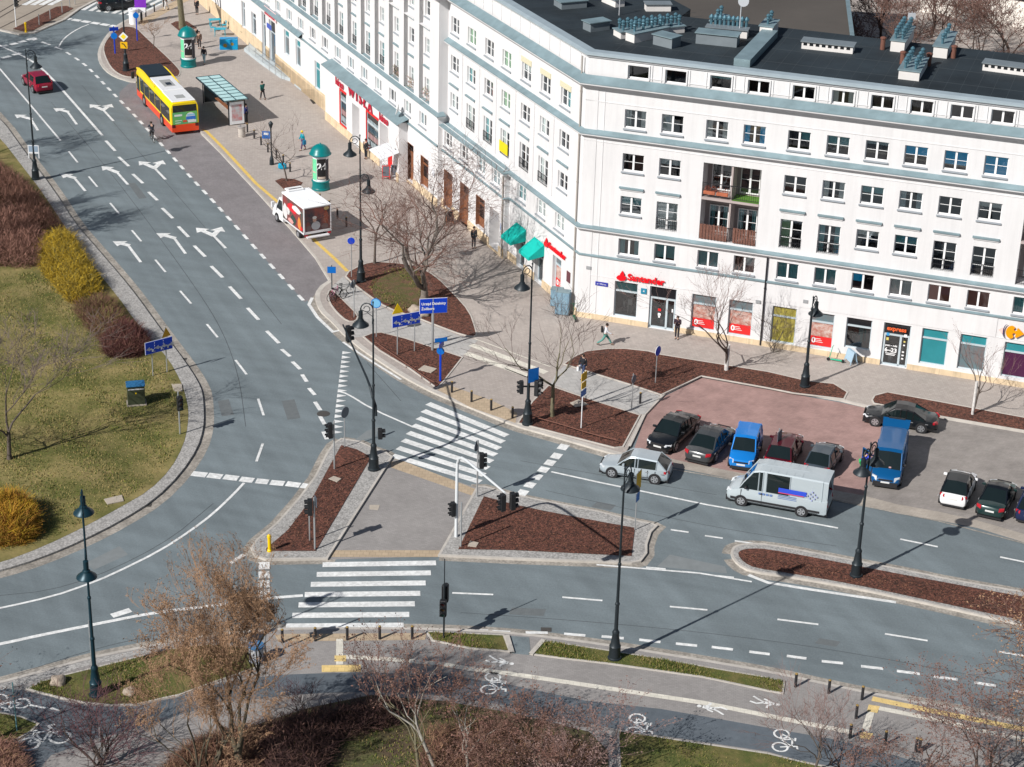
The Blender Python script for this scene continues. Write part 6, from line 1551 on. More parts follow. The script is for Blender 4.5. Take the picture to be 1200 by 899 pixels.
# panel on lamp 6
b = MB(); hh = hgt((42, 210), 175)
for q in (0, 1): pass
b.box(-0.45, 0.45, -0.06, 0, hh-0.35, hh+0.35, 0); b.box(-0.38, 0.38, -0.07, -0.06, hh-0.2, hh+0.3, 1); b.box(-0.45, -0.38, -0.06, 0, hh-0.75, hh-0.35, 0); b.box(0.38, 0.45, -0.06, 0, hh-0.75, hh-0.35, 0)
b.build('info_panel', [M_SWH, mat('panel_grey_blue', (0.25, 0.33, 0.42))], L6)
# priority diamond and yellow bend plate on lamp 8
b = MB(); z = hgt((148, 83), 41.5); r_ = 0.46
b.add([(0, -0.46, z-r_), (r_, -0.46, z), (0, -0.46, z+r_), (-r_, -0.46, z)], [(0, 1, 2, 3)], 0); b.add([(0, -0.47, z-r_*.6), (r_*.6, -0.47, z), (0, -0.47, z+r_*.6), (-r_*.6, -0.47, z)], [(0, 1, 2, 3)], 1); b.box(-0.03, 0.03, -0.45, 0.0, z-0.03, z+0.03, 0)
s8 = b.build('road_sign', [M_SWH, mat('diamond_yellow', (0.80, 0.62, 0.02))]); s8.location = base_at(148, 83); tag(s8, 'yellow and white priority diamond on the lamp ahead of the bus', 'sign')
b = MB(); z = hgt((148, 83), 51.5); b.box(-.34, .34, -.47, -.44, z-.32, z+.32, 0); b.tube([(-.2, -.48, z+.15), (.0, -.48, z+.12), (.2, -.48, z-.2)], .05, 4, 1); b.box(-0.03, 0.03, -0.44, 0.0, z-0.03, z+0.03, 0)
s9 = b.build('road_sign', [mat('plate_orange', (0.75, 0.42, 0.0)), M_BLK]); s9.location = base_at(148, 83); tag(s9, 'orange plate with a black bend beneath the priority diamond', 'sign')
# ---- traffic signals
M_SIG = mat('signal_black', (0.014, 0.015, 0.017), rough=0.5)
M_LRED = mat('signal_lens_red', (0.08, 0.01, 0.01), rough=0.3); M_LGRN = mat('signal_lens_green', (0.01, 0.06, 0.04), rough=0.3); M_LAMB = mat('signal_lens_amber', (0.10, 0.05, 0.01), rough=0.3)
def sig_head(parent, c, ang, n=3, s=1.0):
    b = MB(); b.M = Matrix.Translation(c) @ Matrix.Rotation(ang, 4, 'Z') @ Matrix.Scale(s, 4); h = 0.32*n
    b.bbox(-0.02, 0.24, -0.17, 0.17, -h/2, h/2, 0.02)
    for i in range(n):
        z = h/2-0.16-0.32*i
        b.loft([[(x, 0.14*math.cos(t), z+0.14*math.sin(t)) for t in [math.radians(d) for d in (-20, 20, 60, 90, 120, 160, 200)]] for x in (0.24, 0.42)], closed=False)
    o = b.build('signal_head', M_SIG, parent)
    for i, m_ in enumerate((M_LRED, M_LAMB, M_LGRN) if n == 3 else (M_LRED, M_LGRN)):
        q = MB(); q.M = Matrix.Translation(c) @ Matrix.Rotation(ang, 4, 'Z') @ Matrix.Scale(s, 4); z = h/2-0.16-0.32*i
        q.add([(0.245, 0.11*math.cos(2*math.pi*k/10), z+0.11*math.sin(2*math.pi*k/10)) for k in range(10)], [tuple(range(10))]); q.build('lens', m_, o)
    return o
def plate_obj(parent, c, ang, shape, w_, h_, mf, mb=None, border=None, name='sign_plate'):
    """thin plate facing local +x after rotation by ang"""
    b = MB(); b.M = Matrix.Translation(c) @ Matrix.Rotation(ang, 4, 'Z')
    if shape == 'round': P = [(w_*math.cos(2*math.pi*i/20), w_*math.sin(2*math.pi*i/20)) for i in range(20)]
    elif shape == 'tri': P = [(-w_, -w_*0.58), (w_, -w_*0.58), (0, w_*1.15)]
    else: P = [(-w_/2, -h_/2), (w_/2, -h_/2), (w_/2, h_/2), (-w_/2, h_/2)]
    n = len(P)
    def ring(x, k=1.0): return [(x, y*k, z*k) for y, z in P]
    b.add(ring(0.02), [tuple(range(n))], 0); b.add(ring(-0.01), [tuple(reversed(range(n)))], 1)
    b.add(ring(-0.01)+ring(0.02), [(i, (i+1) % n, n+(i+1) % n, n+i) for i in range(n)], 1)
    if border: b.add(ring(0.024, 0.86), [tuple(range(n))], 2)
    return b.build(name, [mf, mb or M_SGREY]+([border] if border else []), parent)
def post(parent, h, r=0.035, m=None): b = MB(); b.tube([(0, 0, 0), (0, 0, h)], r, 8); return b.build('post', m or M_GALV, parent)
def heading(v1, v2): a, c = at(*v1), at(*v2); return math.atan2(c.y-a.y, c.x-a.x)
CAMD = -math.pi/2
def signal(p, label, ztop, heads, m=None, z0=K, name='traffic_signal', r=0.05, signs=()):
    t = thing(name, label, 'traffic signal', base_at(*p, z0), 0); h = hgt(p, ztop, z0); post(t, h+0.05, r, m)
    for row, ang, n in heads:
        z = hgt(p, row, z0); sig_head(t, (0.12*math.cos(ang), 0.12*math.sin(ang), z), ang, n, 1.0)
    for row, ang, shape, a_, b_, mm in signs:
        plate_obj(t, (0.09*math.cos(ang), 0.09*math.sin(ang), hgt(p, row, z0)), ang, shape, a_, b_, mm)
    return t
A_UP = heading((300, 400), (200, 250))     # travel direction of the wide left road, away from the junction
signal((211, 509), 'single signal post in the lawn edge left of the wide road', 460, [(471, math.radians(-60), 3)])
signal((392, 550), 'signal post at the top of the left traffic island, facing left', 494, [(504, math.radians(200), 3)])
signal((369, 644), 'signal post at the bottom of the left traffic island with a square blue plate', 584, [(594, math.radians(190), 3)], signs=[(588, math.radians(20), 'rect', .45, .6, M_SBLUE2)])
t_ = thing('sign_post', 'thin post beside the signal at the bottom of the left traffic island', 'sign post', base_at(363, 634)); post(t_, 2.2, .04)
signal((559, 582), 'signal post with a round sign edge-on, right of the upper zebra crossing', 517, [(540, math.radians(10), 3)], signs=[(523, math.radians(160), 'round', .33, 0, M_SBLUE2)])
signal((540, 641), 'short bare steel post beside the white curved signal gantry', 590, [])
signal((311, 769), 'signal post with black heads by the bin at the lower left crossing', 683, [(712, math.radians(190), 3), (718, math.radians(10), 3)], M_GALV, signs=())
t_ = signal((520, 748), 'dark signal mast rising behind the small grass patch by the road', 685, [(698, math.radians(80), 3), (710, math.radians(260), 3)], M_DKI)
b = MB(); b.tube([(0, 0, 3.2), (0, 0, hgt((520, 748), 655))], 0.03, 6); b.build('mast_arm', M_DKI, t_)
signal((19, 32), 'white signal post on the corner of the tram mulch triangle', -12, [(2, math.radians(-30), 3)], M_SWH)
# white gantry: curved post with an arm out over the near carriageway
b0 = at(534.5, 629, K); tip = Vector((-0.2, 92.55, 6.95))
t_ = thing('signal_gantry', 'white curved gantry post reaching over the lower road with a hanging signal', 'traffic signal', tuple(b0))
tl = tip-b0; dh = Vector((tl.x, tl.y, 0)); 
b = MB(); pts = [(0, 0, 0), (0, 0, 4.2), (dh.x*.01, dh.y*.01, 4.75), (dh.x*.04, dh.y*.04, 5.15), (dh.x*.10, dh.y*.10, 5.42), (dh.x*.2, dh.y*.2, 5.65), (dh.x*1.0, dh.y*1.0, tl.z)]
b.tube(pts, [.10, .09, .09, .085, .08, .075, .055], 10); b.build('gantry', mat('gantry_white', (0.62, 0.65, 0.67), rough=0.35), t_)
sig_head(t_, (tl.x, tl.y, tl.z-0.55), math.radians(200), 3); sig_head(t_, (tl.x+.3, tl.y+.1, tl.z-0.55), math.radians(20), 3)
sig_head(t_, (-0.1, -0.05, hgt((534.5, 629), 596)), math.radians(200), 3, .9)
# mast arm on lamp 5
tipL = Vector((-10.6, 114.8, 6.2)); bL = Vector(base_at(438, 550)); dl = tipL-bL
t_ = thing('signal_gantry', 'dark curved arm on the left island lamp holding a signal over the wide road', 'traffic signal', tuple(bL))
b = MB(); b.tube([(0.14, 0.0, 3.6), (0.12, 0.1, 4.2), (dl.x*.03, dl.y*.03, 4.75), (dl.x*.1, dl.y*.1, 5.15), (dl.x*.22, dl.y*.22, 5.4), (dl.x, dl.y, dl.z+0.25)], [.09, .085, .08, .075, .07, .05], 8); b.build('mast_arm', M_DKI, t_)
sig_head(t_, (dl.x+0.25, dl.y-0.3, dl.z-0.25), math.radians(25), 3, 1.1)
sig_head(t_, (0.3, -0.25, hgt((438, 550), 506)), math.radians(10), 2)
# pedestrian heads and blue plate on lamp 4
t_ = thing('traffic_signal', 'cluster of pedestrian signals fixed to the lamp in the mulch bed beside the bare tree', 'traffic signal', base_at(618, 497))
z = hgt((618, 497), 453); b = MB(); b.box(-.4, .6, -.03, .03, z-.05, z+.05); b.build('bracket', M_SIG, t_)
sig_head(t_, (-.35, -.1, z), math.radians(190), 3, .9); sig_head(t_, (.45, -.1, z), math.radians(-30), 3, 1.1); sig_head(t_, (.5, .2, z+.1), math.radians(30), 2, 1)
s_ = plate_obj(None, (0, 0, 0), math.radians(-60), 'rect', .75, .95, M_SBLUE2, name='road_sign'); s_.location = Vector(base_at(618, 497))+Vector((.28, -.2, hgt((618, 497), 438))); tag(s_, 'square blue plate on the lamp above the pedestrian signals', 'sign')
# ---- road signs
def rsign(p, label, ztop, plates, pm=None, r=.035, z0=K, name='road_sign', cat='sign'):
    t = thing(name, label, cat, base_at(*p, z0)); post(t, hgt(p, ztop, z0), r, pm)
    for row, ang, shape, a_, b_, mf, mb, bd in plates:
        a = math.radians(ang); plate_obj(t, (0.05*math.cos(a), 0.05*math.sin(a), hgt(p, row, z0)), a, shape, a_, b_, mf, mb, bd)
    return t
def lane_board(pl, pr, zl, label, wtop, front):
    """lane arrow board on two posts"""
    a, c = Vector(base_at(*pl)), Vector(base_at(*pr)); mid = (a+c)/2; d = c-a; ang = math.atan2(d.y, d.x)
    t = thing('lane_sign', label, 'road sign', tuple(mid), ang); half = d.length/2; z1 = zl; hb = 0.82
    for s in (-1, 1): b = MB(); b.tube([(s*half, 0.04, 0), (s*half, 0.04, z1-0.05)], .04, 8); b.build('post', M_GALV, t)
    b = MB(); b.box(-wtop/2, wtop/2, -0.02, 0.0, z1-hb, z1, 0); b.box(-wtop/2-.03, wtop/2+.03, 0.001, 0.03, z1-hb-.03, z1+.03, 1); b.build('board', [M_SBLUE, M_SWH], t)
    b = MB(); lw = wtop/3
    def arr(cx, tail, tipx, tz):
        z_ = z1-hb+.12
        b.box(tail-.05, tail+.05, -.035, -.021, z_, z_+.16)
        sx_ = 1 if tipx > tail else -1
        b.add([(tail-.05*sx_, -.034, z_+.10), (tail+.05*sx_, -.034, z_+.24), (tail+.28*sx_, -.034, z_+.28), (tail+.28*sx_, -.034, z_+.16)], [(0, 1, 2, 3), (3, 2, 1, 0)])
        b.add([(tail+.22*sx_, -.034, z_+.08), (tail+.22*sx_, -.034, z_+.38), (tail+.5*sx_, -.034, z_+.22)], [(0, 1, 2), (2, 1, 0)])
    for i in range(3):
        cx = -wtop/2+lw*(i+.5)
        if i < 2: arr(cx, cx+.18, cx-1, 0)
        else: arr(cx, cx+.0, cx-1, 0); arr(cx, cx+.0, cx+1, 0)
    for i in (1, 2):
        x = -wtop/2+lw*i
        for k in range(4): b.box(x-.012, x+.012, -.03, -.021, z1-hb+.06+.2*k, z1-hb+.16+.2*k)
    b.build('lane_arrows', M_SWH, t)
    return t, half, z1
z2 = hgt((466, 416), 370)
t_, hf, z1 = lane_board((466, 416), (486, 412), z2, 'blue lane-arrow board on two posts in the triangular mulch bed', 2.05, True)
o = plate_obj(None, (0, 0, 0), t_.rotation_euler[2]-math.pi/2, 'tri', .42, 0, M_SYEL, M_SYEL, None, 'road_sign'); o.location = t_.location+Vector((-hf*.9, 0.0, z1+.28)); tag(o, 'yellow warning triangle above the lane board in the triangular mulch bed', 'sign')
z2 = hgt((179, 440), 400)
t_, hf, z1 = lane_board((179, 440), (197, 437), z2, 'blue lane-arrow board on two posts at the lawn edge on the left', 1.95, True)
t_.rotation_euler[2] += math.radians(12)
o = plate_obj(None, (0, 0, 0), t_.rotation_euler[2]-math.pi/2+.25, 'tri', .40, 0, mat('faded_orange', (.60, .32, .02)), None, None, 'road_sign'); o.location = t_.location+Vector((hf*.9, 0.15, z1+.42)); tag(o, 'orange warning triangle above the lane board at the lawn edge', 'sign')
# large direction board
hB = hgt((507, 411), 350); t_ = thing('direction_sign', 'large blue direction board on a single grey post before the big tree', 'road sign', base_at(507, 411), math.radians(12))
b = MB(); b.tube([(0, 0.05, 0), (0, 0.05, hB)], .09, 10); b.build('post', M_GALV, t_)
b = MB(); b.box(-.9, .95, -.03, 0, hB-1.05, hB, 0); b.box(-.93, .98, .001, .02, hB-1.08, hB+.03, 1); o = b.build('board', [M_SBLUE, M_SWH], t_)
for k, tx in enumerate(('Urząd Dzielnicy', 'Żoliborz')):
    vs, fs = text_mesh(tx, .255, .008, .006, 'LEFT'); b = MB(); b.M = Matrix.Translation((-.80, -.036, hB-.36-.36*k)) @ Matrix.Rotation(math.pi/2, 4, 'X'); b.add(vs, fs); b.build('lettering', M_WTXT, o)
rsign((516, 447), 'blue-wrapped post with small blue street plates at the lower crossing corner', 398, [(398, -70, 'rect', .85, .28, M_SBLUE2, M_SBLUE2, None), (404, -20, 'rect', .8, .35, M_NAVY, M_NAVY, None), (411, -95, 'round', .26, 0, M_SBLUE2, M_SBLUE2, None)], M_SBLUE, .075)
rsign((441, 395), 'round blue cycle and walker sign by the island lamp', 349, [(355, -100, 'round', .36, 0, M_SBLUE2, None, mat('sign_paleblue', (.15, .4, .62)))])
rsign((389, 340), 'square blue one-way sign at the kerb tip behind the box truck', 311, [(316, -90, 'rect', .62, .5, M_SBLUE2, None, None)], M_TEALI)
rsign((412, 325), 'round blue sign on a pale post near the mulch tip', 277, [(282, -90, 'round', .27, 0, M_SBLUE, M_SWH, None)])
rsign((415, 372), 'grey signal-like sign seen from behind by the parked bicycles', 328, [(333, 150, 'round', .3, 0, M_SWH, M_SGREY, None)])
rsign((768, 449), 'round blue sign edge-on in the long mulch bed before the bank', 404, [(411, -35, 'round', .34, 0, M_SBLUE, M_SWH, None)])
rsign((740, 480), 'dark oval sign edge-on beside the pale slabs and the parking', 438, [(444, -30, 'round', .30, 0, M_SGREY, M_SGREY, None)])
rsign((744, 621), 'yellow and blue sign edge-on at the right end of the central mulch island', 552, [(563, -25, 'rect', .75, 1.15, mat('plate_amber', (.62, .38, .03)), None, None), (582, -25, 'rect', .5, .55, M_SBLUE2, None, None)])
rsign((681, 502), 'amber plates over a small blue plate on a white post by the bare tree', 436, [(441, -30, 'rect', .7, .55, MATS['plate_amber'], MATS['plate_amber'], None), (451, -30, 'rect', .6, .45, MATS['plate_amber'], MATS['plate_amber'], None), (460, -30, 'rect', .7, .42, M_SBLUE2, None, None)], M_SWH)
rsign((109, 796), 'pale and orange sign edge-on beside the teal lamp at the lower left', 727, [(735, 10, 'rect', .5, .6, M_SWH, None, None), (747, 10, 'rect', .5, .45, MATS['plate_amber'], None, None)])
rsign((404, 524), 'dark oval sign at the top corner of the left traffic island', 477, [(483, -35, 'round', .36, 0, M_SGREY, M_SGREY, None)])
rsign((910, 541), 'dark tilted square sign above the dark red parked car', 502, [(511, -30, 'rect', .6, .75, M_SGREY, M_SGREY, None)])
rsign((20, 857), 'thin teal-grey post on the small leafy patch at the lower left', 800, [], mat('teal_post', (.10, .22, .24)))
rsign((135, 63), 'blue-wrapped post with blue plates and a round sign at the mulch bed tip', 31, [(34, -60, 'rect', .9, .35, M_SBLUE, M_SBLUE, None), (42, -90, 'round', .33, 0, M_SBLUE2, M_SBLUE2, None)], M_SBLUE, .07)
rsign((161, 48), 'blue-wrapped post with a small round sign near the pavement edge', 14, [(18, -90, 'round', .3, 0, M_SBLUE2, M_SBLUE2, None)], M_SBLUE, .06)
rsign((120, 897), 'grey steel post among the purple-brown bush at the lower left', 853, [], M_GALV, .05)
t_ = thing('street_lamp', 'pole with a purple banner at the far crossing', 'street lamp', base_at(166, 26)); post(t_, 5, .12, M_DKI)
b = MB(); b.box(-.6, .6, -.2, -.15, 1.6, 3.2); b.build('banner', mat('banner_purple', (.18, .02, .42)), t_)
b = MB(); b.box(-.5, .5, -.2, -.15, 1.1, 1.6); b.build('banner_foot', M_SWH, t_)
# bus stop lantern post
t_ = thing('bus_stop_sign', 'blue bus stop sign on a black lantern post near the young tree', 'bus stop sign', base_at(318.5, 193)); h = hgt((318.5, 193), 150)
post(t_, h, .06, M_DKI); b = MB(); b.lathe([(.09, h), (.2, h+.35), (.22, h+.4), (.05, h+.6)], 8); b.build('lantern', M_DKI, t_); b = MB(); b.lathe([(.2, 0), (.18, .5), (.07, .8)], 8); b.build('base', M_DKI, t_)
z = hgt((318.5, 193), 158); b = MB(); b.box(-.75, -.08, -.03, 0, z-.35, z+.3, 0); b.box(-.62, -.2, -.04, -.03, z-.02, z+.18, 1); b.build('stop_plate', [M_SBLUE2, M_SWH], t_)
# ---- bollards
bp = None
def bollards(pts, label, group, h=0.82, top=M_BRASS, lean=0):
    global bp
    base_label = label
    for i, p in enumerate(pts):
        label = base_label if len(pts) == 1 else ('first', 'second', 'third', 'fourth', 'fifth', 'sixth', 'seventh')[i]+' from the left of '+base_label
        if bp is None:
            bp = thing('bollard', label, 'bollard', base_at(*p), 0, group)
            b = MB(); b.lathe([(.075, 0), (.075, h-.05)], 8); b.build('post', M_BOLL, bp); b = MB(); b.lathe([(.078, h-.05), (.078, h-.02), (.04, h)], 8); b.build('cap', M_BRASS, bp)
        else:
            o = dup(bp, base_at(*p), 0, label, group)
bollards([(529.5, 460), (552.5, 471), (575.5, 481), (600.5, 490)], 'the bollards above the upper zebra crossing', 'bollards above the upper zebra crossing')
bollards([(331, 753), (369.5, 751), (407, 750), (445, 749), (483, 749)], 'the bollards below the lower zebra crossing', 'bollards below the lower zebra crossing')
bollards([(375, 238), (386, 246), (395.5, 256), (406, 265.5)], 'the bollards behind the box truck', 'bollards behind the box truck')
bollards([(290, 155), (298, 162.5), (306, 170), (314, 178.5), (324, 185.5), (332, 192), (340, 201.5)], 'the bollards between shelter and young tree', 'bollards by the bus stop')
bollards([(932, 805), (971, 812.5), (1010, 820)], 'the bollards along the lower right kerb', 'bollards along the lower right kerb')
bollards([(996, 865), (1003, 842), (1037, 873), (1073, 881), (1077, 882)], 'the bollards around the yellow tactile squares', 'bollards near the yellow tactile squares')
bollards([(171, 20), (181, 14), (192, 8)], 'the bollards by the buff strip at the top', 'bollards at the top crossing')
bollards([(750, 473)], 'lone black bollard on the pale slabs beside the parking', 'bollards')
for p, lb in (((316, 646), 'yellow bollard at the lower tip of the left traffic island'), ((30.5, 38), 'yellow bollard at the corner of the tram mulch triangle')):
    b = MB(); b.lathe([(.14, 0), (.13, .1), (.10, .14), (.10, .85), (.13, .88), (.12, 1.0), (.04, 1.08)], 12); o = b.build('bollard', mat('bollard_yellow', (.80, .50, .0), rough=.4)); o.location = base_at(*p); tag(o, lb, 'bollard')
for i, p in enumerate([(46, 29), (59, 22.5), (73, 15), (82, 9), (88, 5)]):
    b = MB(); b.tube([(0, 0, 0), (0, 0, 1.1)], .05, 6); o = b.build('fence_post', M_GALV); o.location = base_at(*p); tag(o, ('first', 'second', 'third', 'fourth', 'fifth')[i]+' thin pale post from the left along the tram mulch triangle', 'post', 'thin posts along the tram mulch triangle')
# low rails in the mulch beds
for P, lb in (([(440, 410), (470, 431), (500, 452), (510, 458)], 'low dark rail in the triangular mulch bed along the kerb'), ([(622, 497), (655, 506), (690, 517), (722, 525)], 'low dark rail along the kerb of the mulch bed by the bare tree')):
    b = MB(); Q = [at(x, y-4, K) for x, y in P]; b.tube([(q.x, q.y, .45) for q in Q], .03, 6)
    t_ = thing('low_rail', lb, 'rail', (Q[0].x, Q[0].y, K)); o = b.build('rail', M_COPPER, t_, loc=(-Q[0].x, -Q[0].y, -K))
    for i in range(6):
        q = Q[0].lerp(Q[-1], i/5); 
        k = i/5*(len(Q)-1); j = min(int(k), len(Q)-2); q = Q[j].lerp(Q[j+1], k-j)
        b = MB(); b.tube([(q.x-Q[0].x, q.y-Q[0].y, 0), (q.x-Q[0].x, q.y-Q[0].y, .34)], .025, 6); b.build('rail_post', M_COPPER, t_)
# ---- advertising columns
M_COL = mat('column_teal', (0.0, 0.165, 0.17), rough=0.35)
M_PGREEN = mat('poster_green', (0.15, .60, .32), rough=.6); M_PBLK = mat('poster_black', (.012, .012, .014), rough=.5); M_PORG = mat('poster_orange', (.75, .25, .12), rough=.6)
def column(p, label, top):
    s = hgt(p, top)/4.15
    t = thing('advertising_column', label, 'advertising column', base_at(*p)); R = .68
    def cyl(nm, r, z0, z1, m, a0=0, a1=360, par=t, n=40):
        b = MB(); k = max(3, int(n*(a1-a0)/360)); A = [math.radians(a0+(a1-a0)*i/k) for i in range(k+1)]
        b.add([(r*math.cos(a), r*math.sin(a), z0) for a in A]+[(r*math.cos(a), r*math.sin(a), z1) for a in A], [(i, i+1, k+1+i+1, k+1+i) for i in range(k)]); return b.build(nm, m, par)
    b = MB(); b.lathe([(.80, 0), (.80, .12), (.74, .2), (.74, .68), (.80, .74), (.80, .80), (.66, .84)], 32); o = b.build('base', M_COL, t); autosmooth(o, 30)
    b = MB(); b.lathe([(R, .82), (R, 3.0)], 32, cap=False); dr = b.build('drum', M_SWH, t)
    cyl('poster', R+.012, .95, 2.85, M_PGREEN, 198, 246, dr); cyl('poster', R+.012, 1.05, 2.9, M_PBLK, 250, 318, dr); cyl('poster', R+.012, 1.0, 2.8, M_PORG, 160, 196, dr); cyl('poster', R+.012, .9, 2.8, mat('poster_dark', (.05, .05, .06)), 320, 380, dr)
    vs, fs = text_mesh('24', .8, .0, .03)
    b = MB(); th0 = math.radians(284)
    b.add([((R+.022)*math.cos(th0+v[0]/R), (R+.022)*math.sin(th0+v[0]/R), 2.2+v[1]) for v in vs], fs); b.build('poster_figures', M_SWH, dr)
    cyl('poster_strip', R+.02, 1.10, 1.3, mat('poster_beige', (.5, .42, .36)), 255, 312, dr); cyl('poster_strip', R+.02, 1.6, 1.72, MATS['poster_beige'], 200, 240, dr)
    b = MB(); b.lathe([(.74, 2.98), (.74, 3.12)], 32); b.build('white_band', mat('band_lilac_white', (.62, .62, .70)), t)
    b = MB(); b.lathe([(.70, 3.10), (.95, 3.16), (.97, 3.22), (.88, 3.32), (.80, 3.55), (.62, 3.80), (.36, 3.98), (.10, 4.06), (.05, 4.15), (.0, 4.18)], 32); o = b.build('dome', M_COL, t); autosmooth(o, 40)
    t.scale = (s, s, s); return t
column((376, 221), 'green-domed advertising column between the young tree and the cinema', 167.5)
column((221, 77.5), 'green-domed advertising column nearest the bus shelter at the top', 30)
# ---- bus shelter
ra, rb = at(249.5, 149, K), at(0, 0)
A = at(238, 121, K); B_ = at(268, 147.5, K); dS = (B_-A); LS = dS.length; angS = math.atan2(dS.y, dS.x)
t_ = thing('bus_shelter', 'bus shelter with a pale glass roof and an advert panel beside the bus', 'bus shelter', tuple(A), angS)
W_ = 1.55; hs = 2.35
M_SHG = glass_mat('shelter_glass', (.62, .85, .88), .5); M_SROOF = mat('shelter_roof_glass', (0.33, .56, .58), rough=.15, var=.04, scale=1)
y_in = 1
def S(x0, x1, y0, y1, z0, z1, nm, m_, par=t_): b = MB(); b.box(x0, x1, y0, y1, z0, z1); return b.build(nm, m_, par)
o = S(-.4, LS+.3, -.45, W_+.25, hs, hs+.05, 'roof', M_SROOF)
b = MB()
for i in range(9): x = -.4+(LS+.7)*i/8; b.box(x-.03, x+.03, -.45, W_+.25, hs+.051, hs+.08)
b.box(-.4, LS+.3, W_*.45-.03, W_*.45+.03, hs+.052, hs+.085); b.box(-.4, LS+.3, -.48, -.42, hs-.04, hs+.09); b.box(-.4, LS+.3, W_+.22, W_+.28, hs-.04, hs+.09); b.build('roof_bars', M_TEALI, o)
for x in (0, LS/3, 2*LS/3, LS): S(x-.04, x+.04, W_-.04, W_+.04, 0, hs, 'post', M_DKI)
for x in (0, LS): S(x-.04, x+.04, .0, .08, 0, hs, 'post', M_DKI)
S(.05, LS*.62, W_-.01, W_+.01, .2, 2.1, 'back_glass', M_SHG)
S(.3, LS*.6, W_-.5, W_-.15, .42, .48, 'bench', M_BROWNW); S(LS*.62, LS-.05, W_-.03, W_+.03, .15, 2.1, 'timetable_panel', mat('beige_panel', (.50, .33, .2)))
o = S(LS-.06, LS+.08, .12, W_-.1, .1, 2.15, 'advert_panel', M_SWH); S(LS+.081, LS+.09, .3, W_-.3, .4, 1.9, 'advert_sheet', mat('advert_sheet', (.45, .48, .5), col2=(.5, .2, .2), scale=2), o)
S(.0, .1, .12, W_-.1, .1, 2.15, 'advert_panel', M_DKI)
# bins, cabinets
def bin_(p, label, m1, m2, h=.95, r=.33, dome=False):
    t = thing('litter_bin', label, 'bin', base_at(*p)); b = MB(); b.lathe([(r*.92, 0), (r*.95, .05), (r, h*.85), (r*1.05, h*.9)], 18); b.build('body', m1, t)
    b = MB(); b.lathe([(r*1.08, h*.9), (r*1.08, h), (r*.5, h*1.08 if dome else h*1.01), (r*.48, h*.95)], 18, cap=not dome); b.build('lid', m2, t)
bin_((283.5, 160), 'pale concrete litter bin at the near corner of the bus shelter', mat('bin_concrete', (.46, .42, .38), var=.08, scale=6), mat('bin_rim', (.30, .28, .27)))
bin_((300.5, 775), 'round pale bin with a blue lid beside the signal post at lower left', mat('bin_sticker', (.5, .5, .5), col2=(.25, .3, .4), scale=5), mat('bin_blue', (.05, .16, .32)), 1.0, .38)
bin_((157, 28), 'white cylindrical bin at the top of the mulch bed ahead of the bus', M_SWH, M_SWH, 1.6, .5)
t_ = thing('utility_cabinet', 'dark green box cabinet with a blue lid on the left lawn', 'cabinet', base_at(160, 473), math.radians(14))
b = MB(); b.box(-.62, .62, -.42, .42, -.02, .1); b.build('plinth', M_COVER, t_); b = MB(); b.bbox(-.55, .55, -.38, .38, .08, 1.35, .03); b.build('body', mat('cabinet_green', (.045, .055, .03), rough=.6, var=.1, scale=2), t_)
b = MB(); b.bbox(-.6, .6, -.44, .42, 1.35, 1.45, .03); b.build('lid', mat('cabinet_lid_blue', (.03, .15, .32), rough=.35), t_)
b = MB(); b.box(-.5, .5, -.386, -.38, 1.14, 1.22, 0); b.box(-.06, .02, -.386, -.38, .85, .95, 1); b.build('sticker', [mat('sticker_pale', (.6, .6, .62)), M_SYEL], t_)
for p, rz_, w_, h_, lb in (((659, 368), -.32, 1.0, 1.75, 'tall blue-grey cabinet covered in graffiti at the corner of the block'), ((652, 358), -.32, .8, 1.3, 'lower pinkish-blue cabinet tucked behind the tall graffiti cabinet')):
    t_ = thing('utility_cabinet', lb, 'cabinet', base_at(*p), rz_+.1); b = MB(); b.bbox(-w_/2, w_/2, -.3, .3, .05, h_, .02); b.build('body', mat('cabinet_blue', (.16, .27, .36), rough=.6, col2=(.22, .34, .42), scale=3), t_)
    b = MB(); b.bbox(-w_/2-.03, w_/2+.03, -.33, .33, h_, h_+.05, .015); b.build('lid', M_ZINC, t_); b = MB(); b.box(-.01, .01, -.305, -.30, .1, h_-.05); b.box(-w_/2+.05, w_/2-.05, -.305, -.30, h_*.5, h_*.5+.02); b.build('door_gap', M_TRIM, t_)
# pavement sign boards
def aboard(p, label, fm, bm, rz_, w_=.65, h_=1.15, name='pavement_board'):
    t = thing(name, label, 'sign board', base_at(*p), rz_)
    for s in (-1, 1):
        b = MB(); b.M = Matrix.Translation((0, s*.28, 0)) @ Matrix.Rotation(math.radians(-14*s*-1), 4, 'X')
        y0, y1 = (-.02, .02)
        b.box(-w_/2, -w_/2+.06, y0, y1, 0, h_); b.box(w_/2-.06, w_/2, y0, y1, 0, h_); b.box(-w_/2+.06, w_/2-.06, y0, y1, h_-.06, h_); b.box(-w_/2+.06, w_/2-.06, y0, y1, .2, .26)
        b.build('frame', fm, t); b = MB(); b.M = Matrix.Translation((0, s*.28, 0)) @ Matrix.Rotation(math.radians(14*s), 4, 'X'); b.box(-w_/2+.06, w_/2-.06, -.01, .01, .26, h_-.06); b.build('board', bm, t)
    return t
M_CHK = mat('chalkboard', (.07, .10, .14), rough=.8, col2=(.11, .15, .18), scale=8)
aboard((462.5, 208), 'white-framed chalkboard standing in front of the cinema corner', M_SWH, M_CHK, .12); aboard((452.5, 209), 'red-framed chalkboard left of the white-framed one', M_POST, M_CHK, .05)
aboard((526.5, 262), 'wooden-framed dark menu board by the brown doors', M_BROWNW, M_BLK, .2, .6, 1.1)
aboard((997, 425), 'pale blue folding board beside the green scooter', mat('board_blue', (.30, .42, .52)), MATS['board_blue'], -1.2, .9, .95)
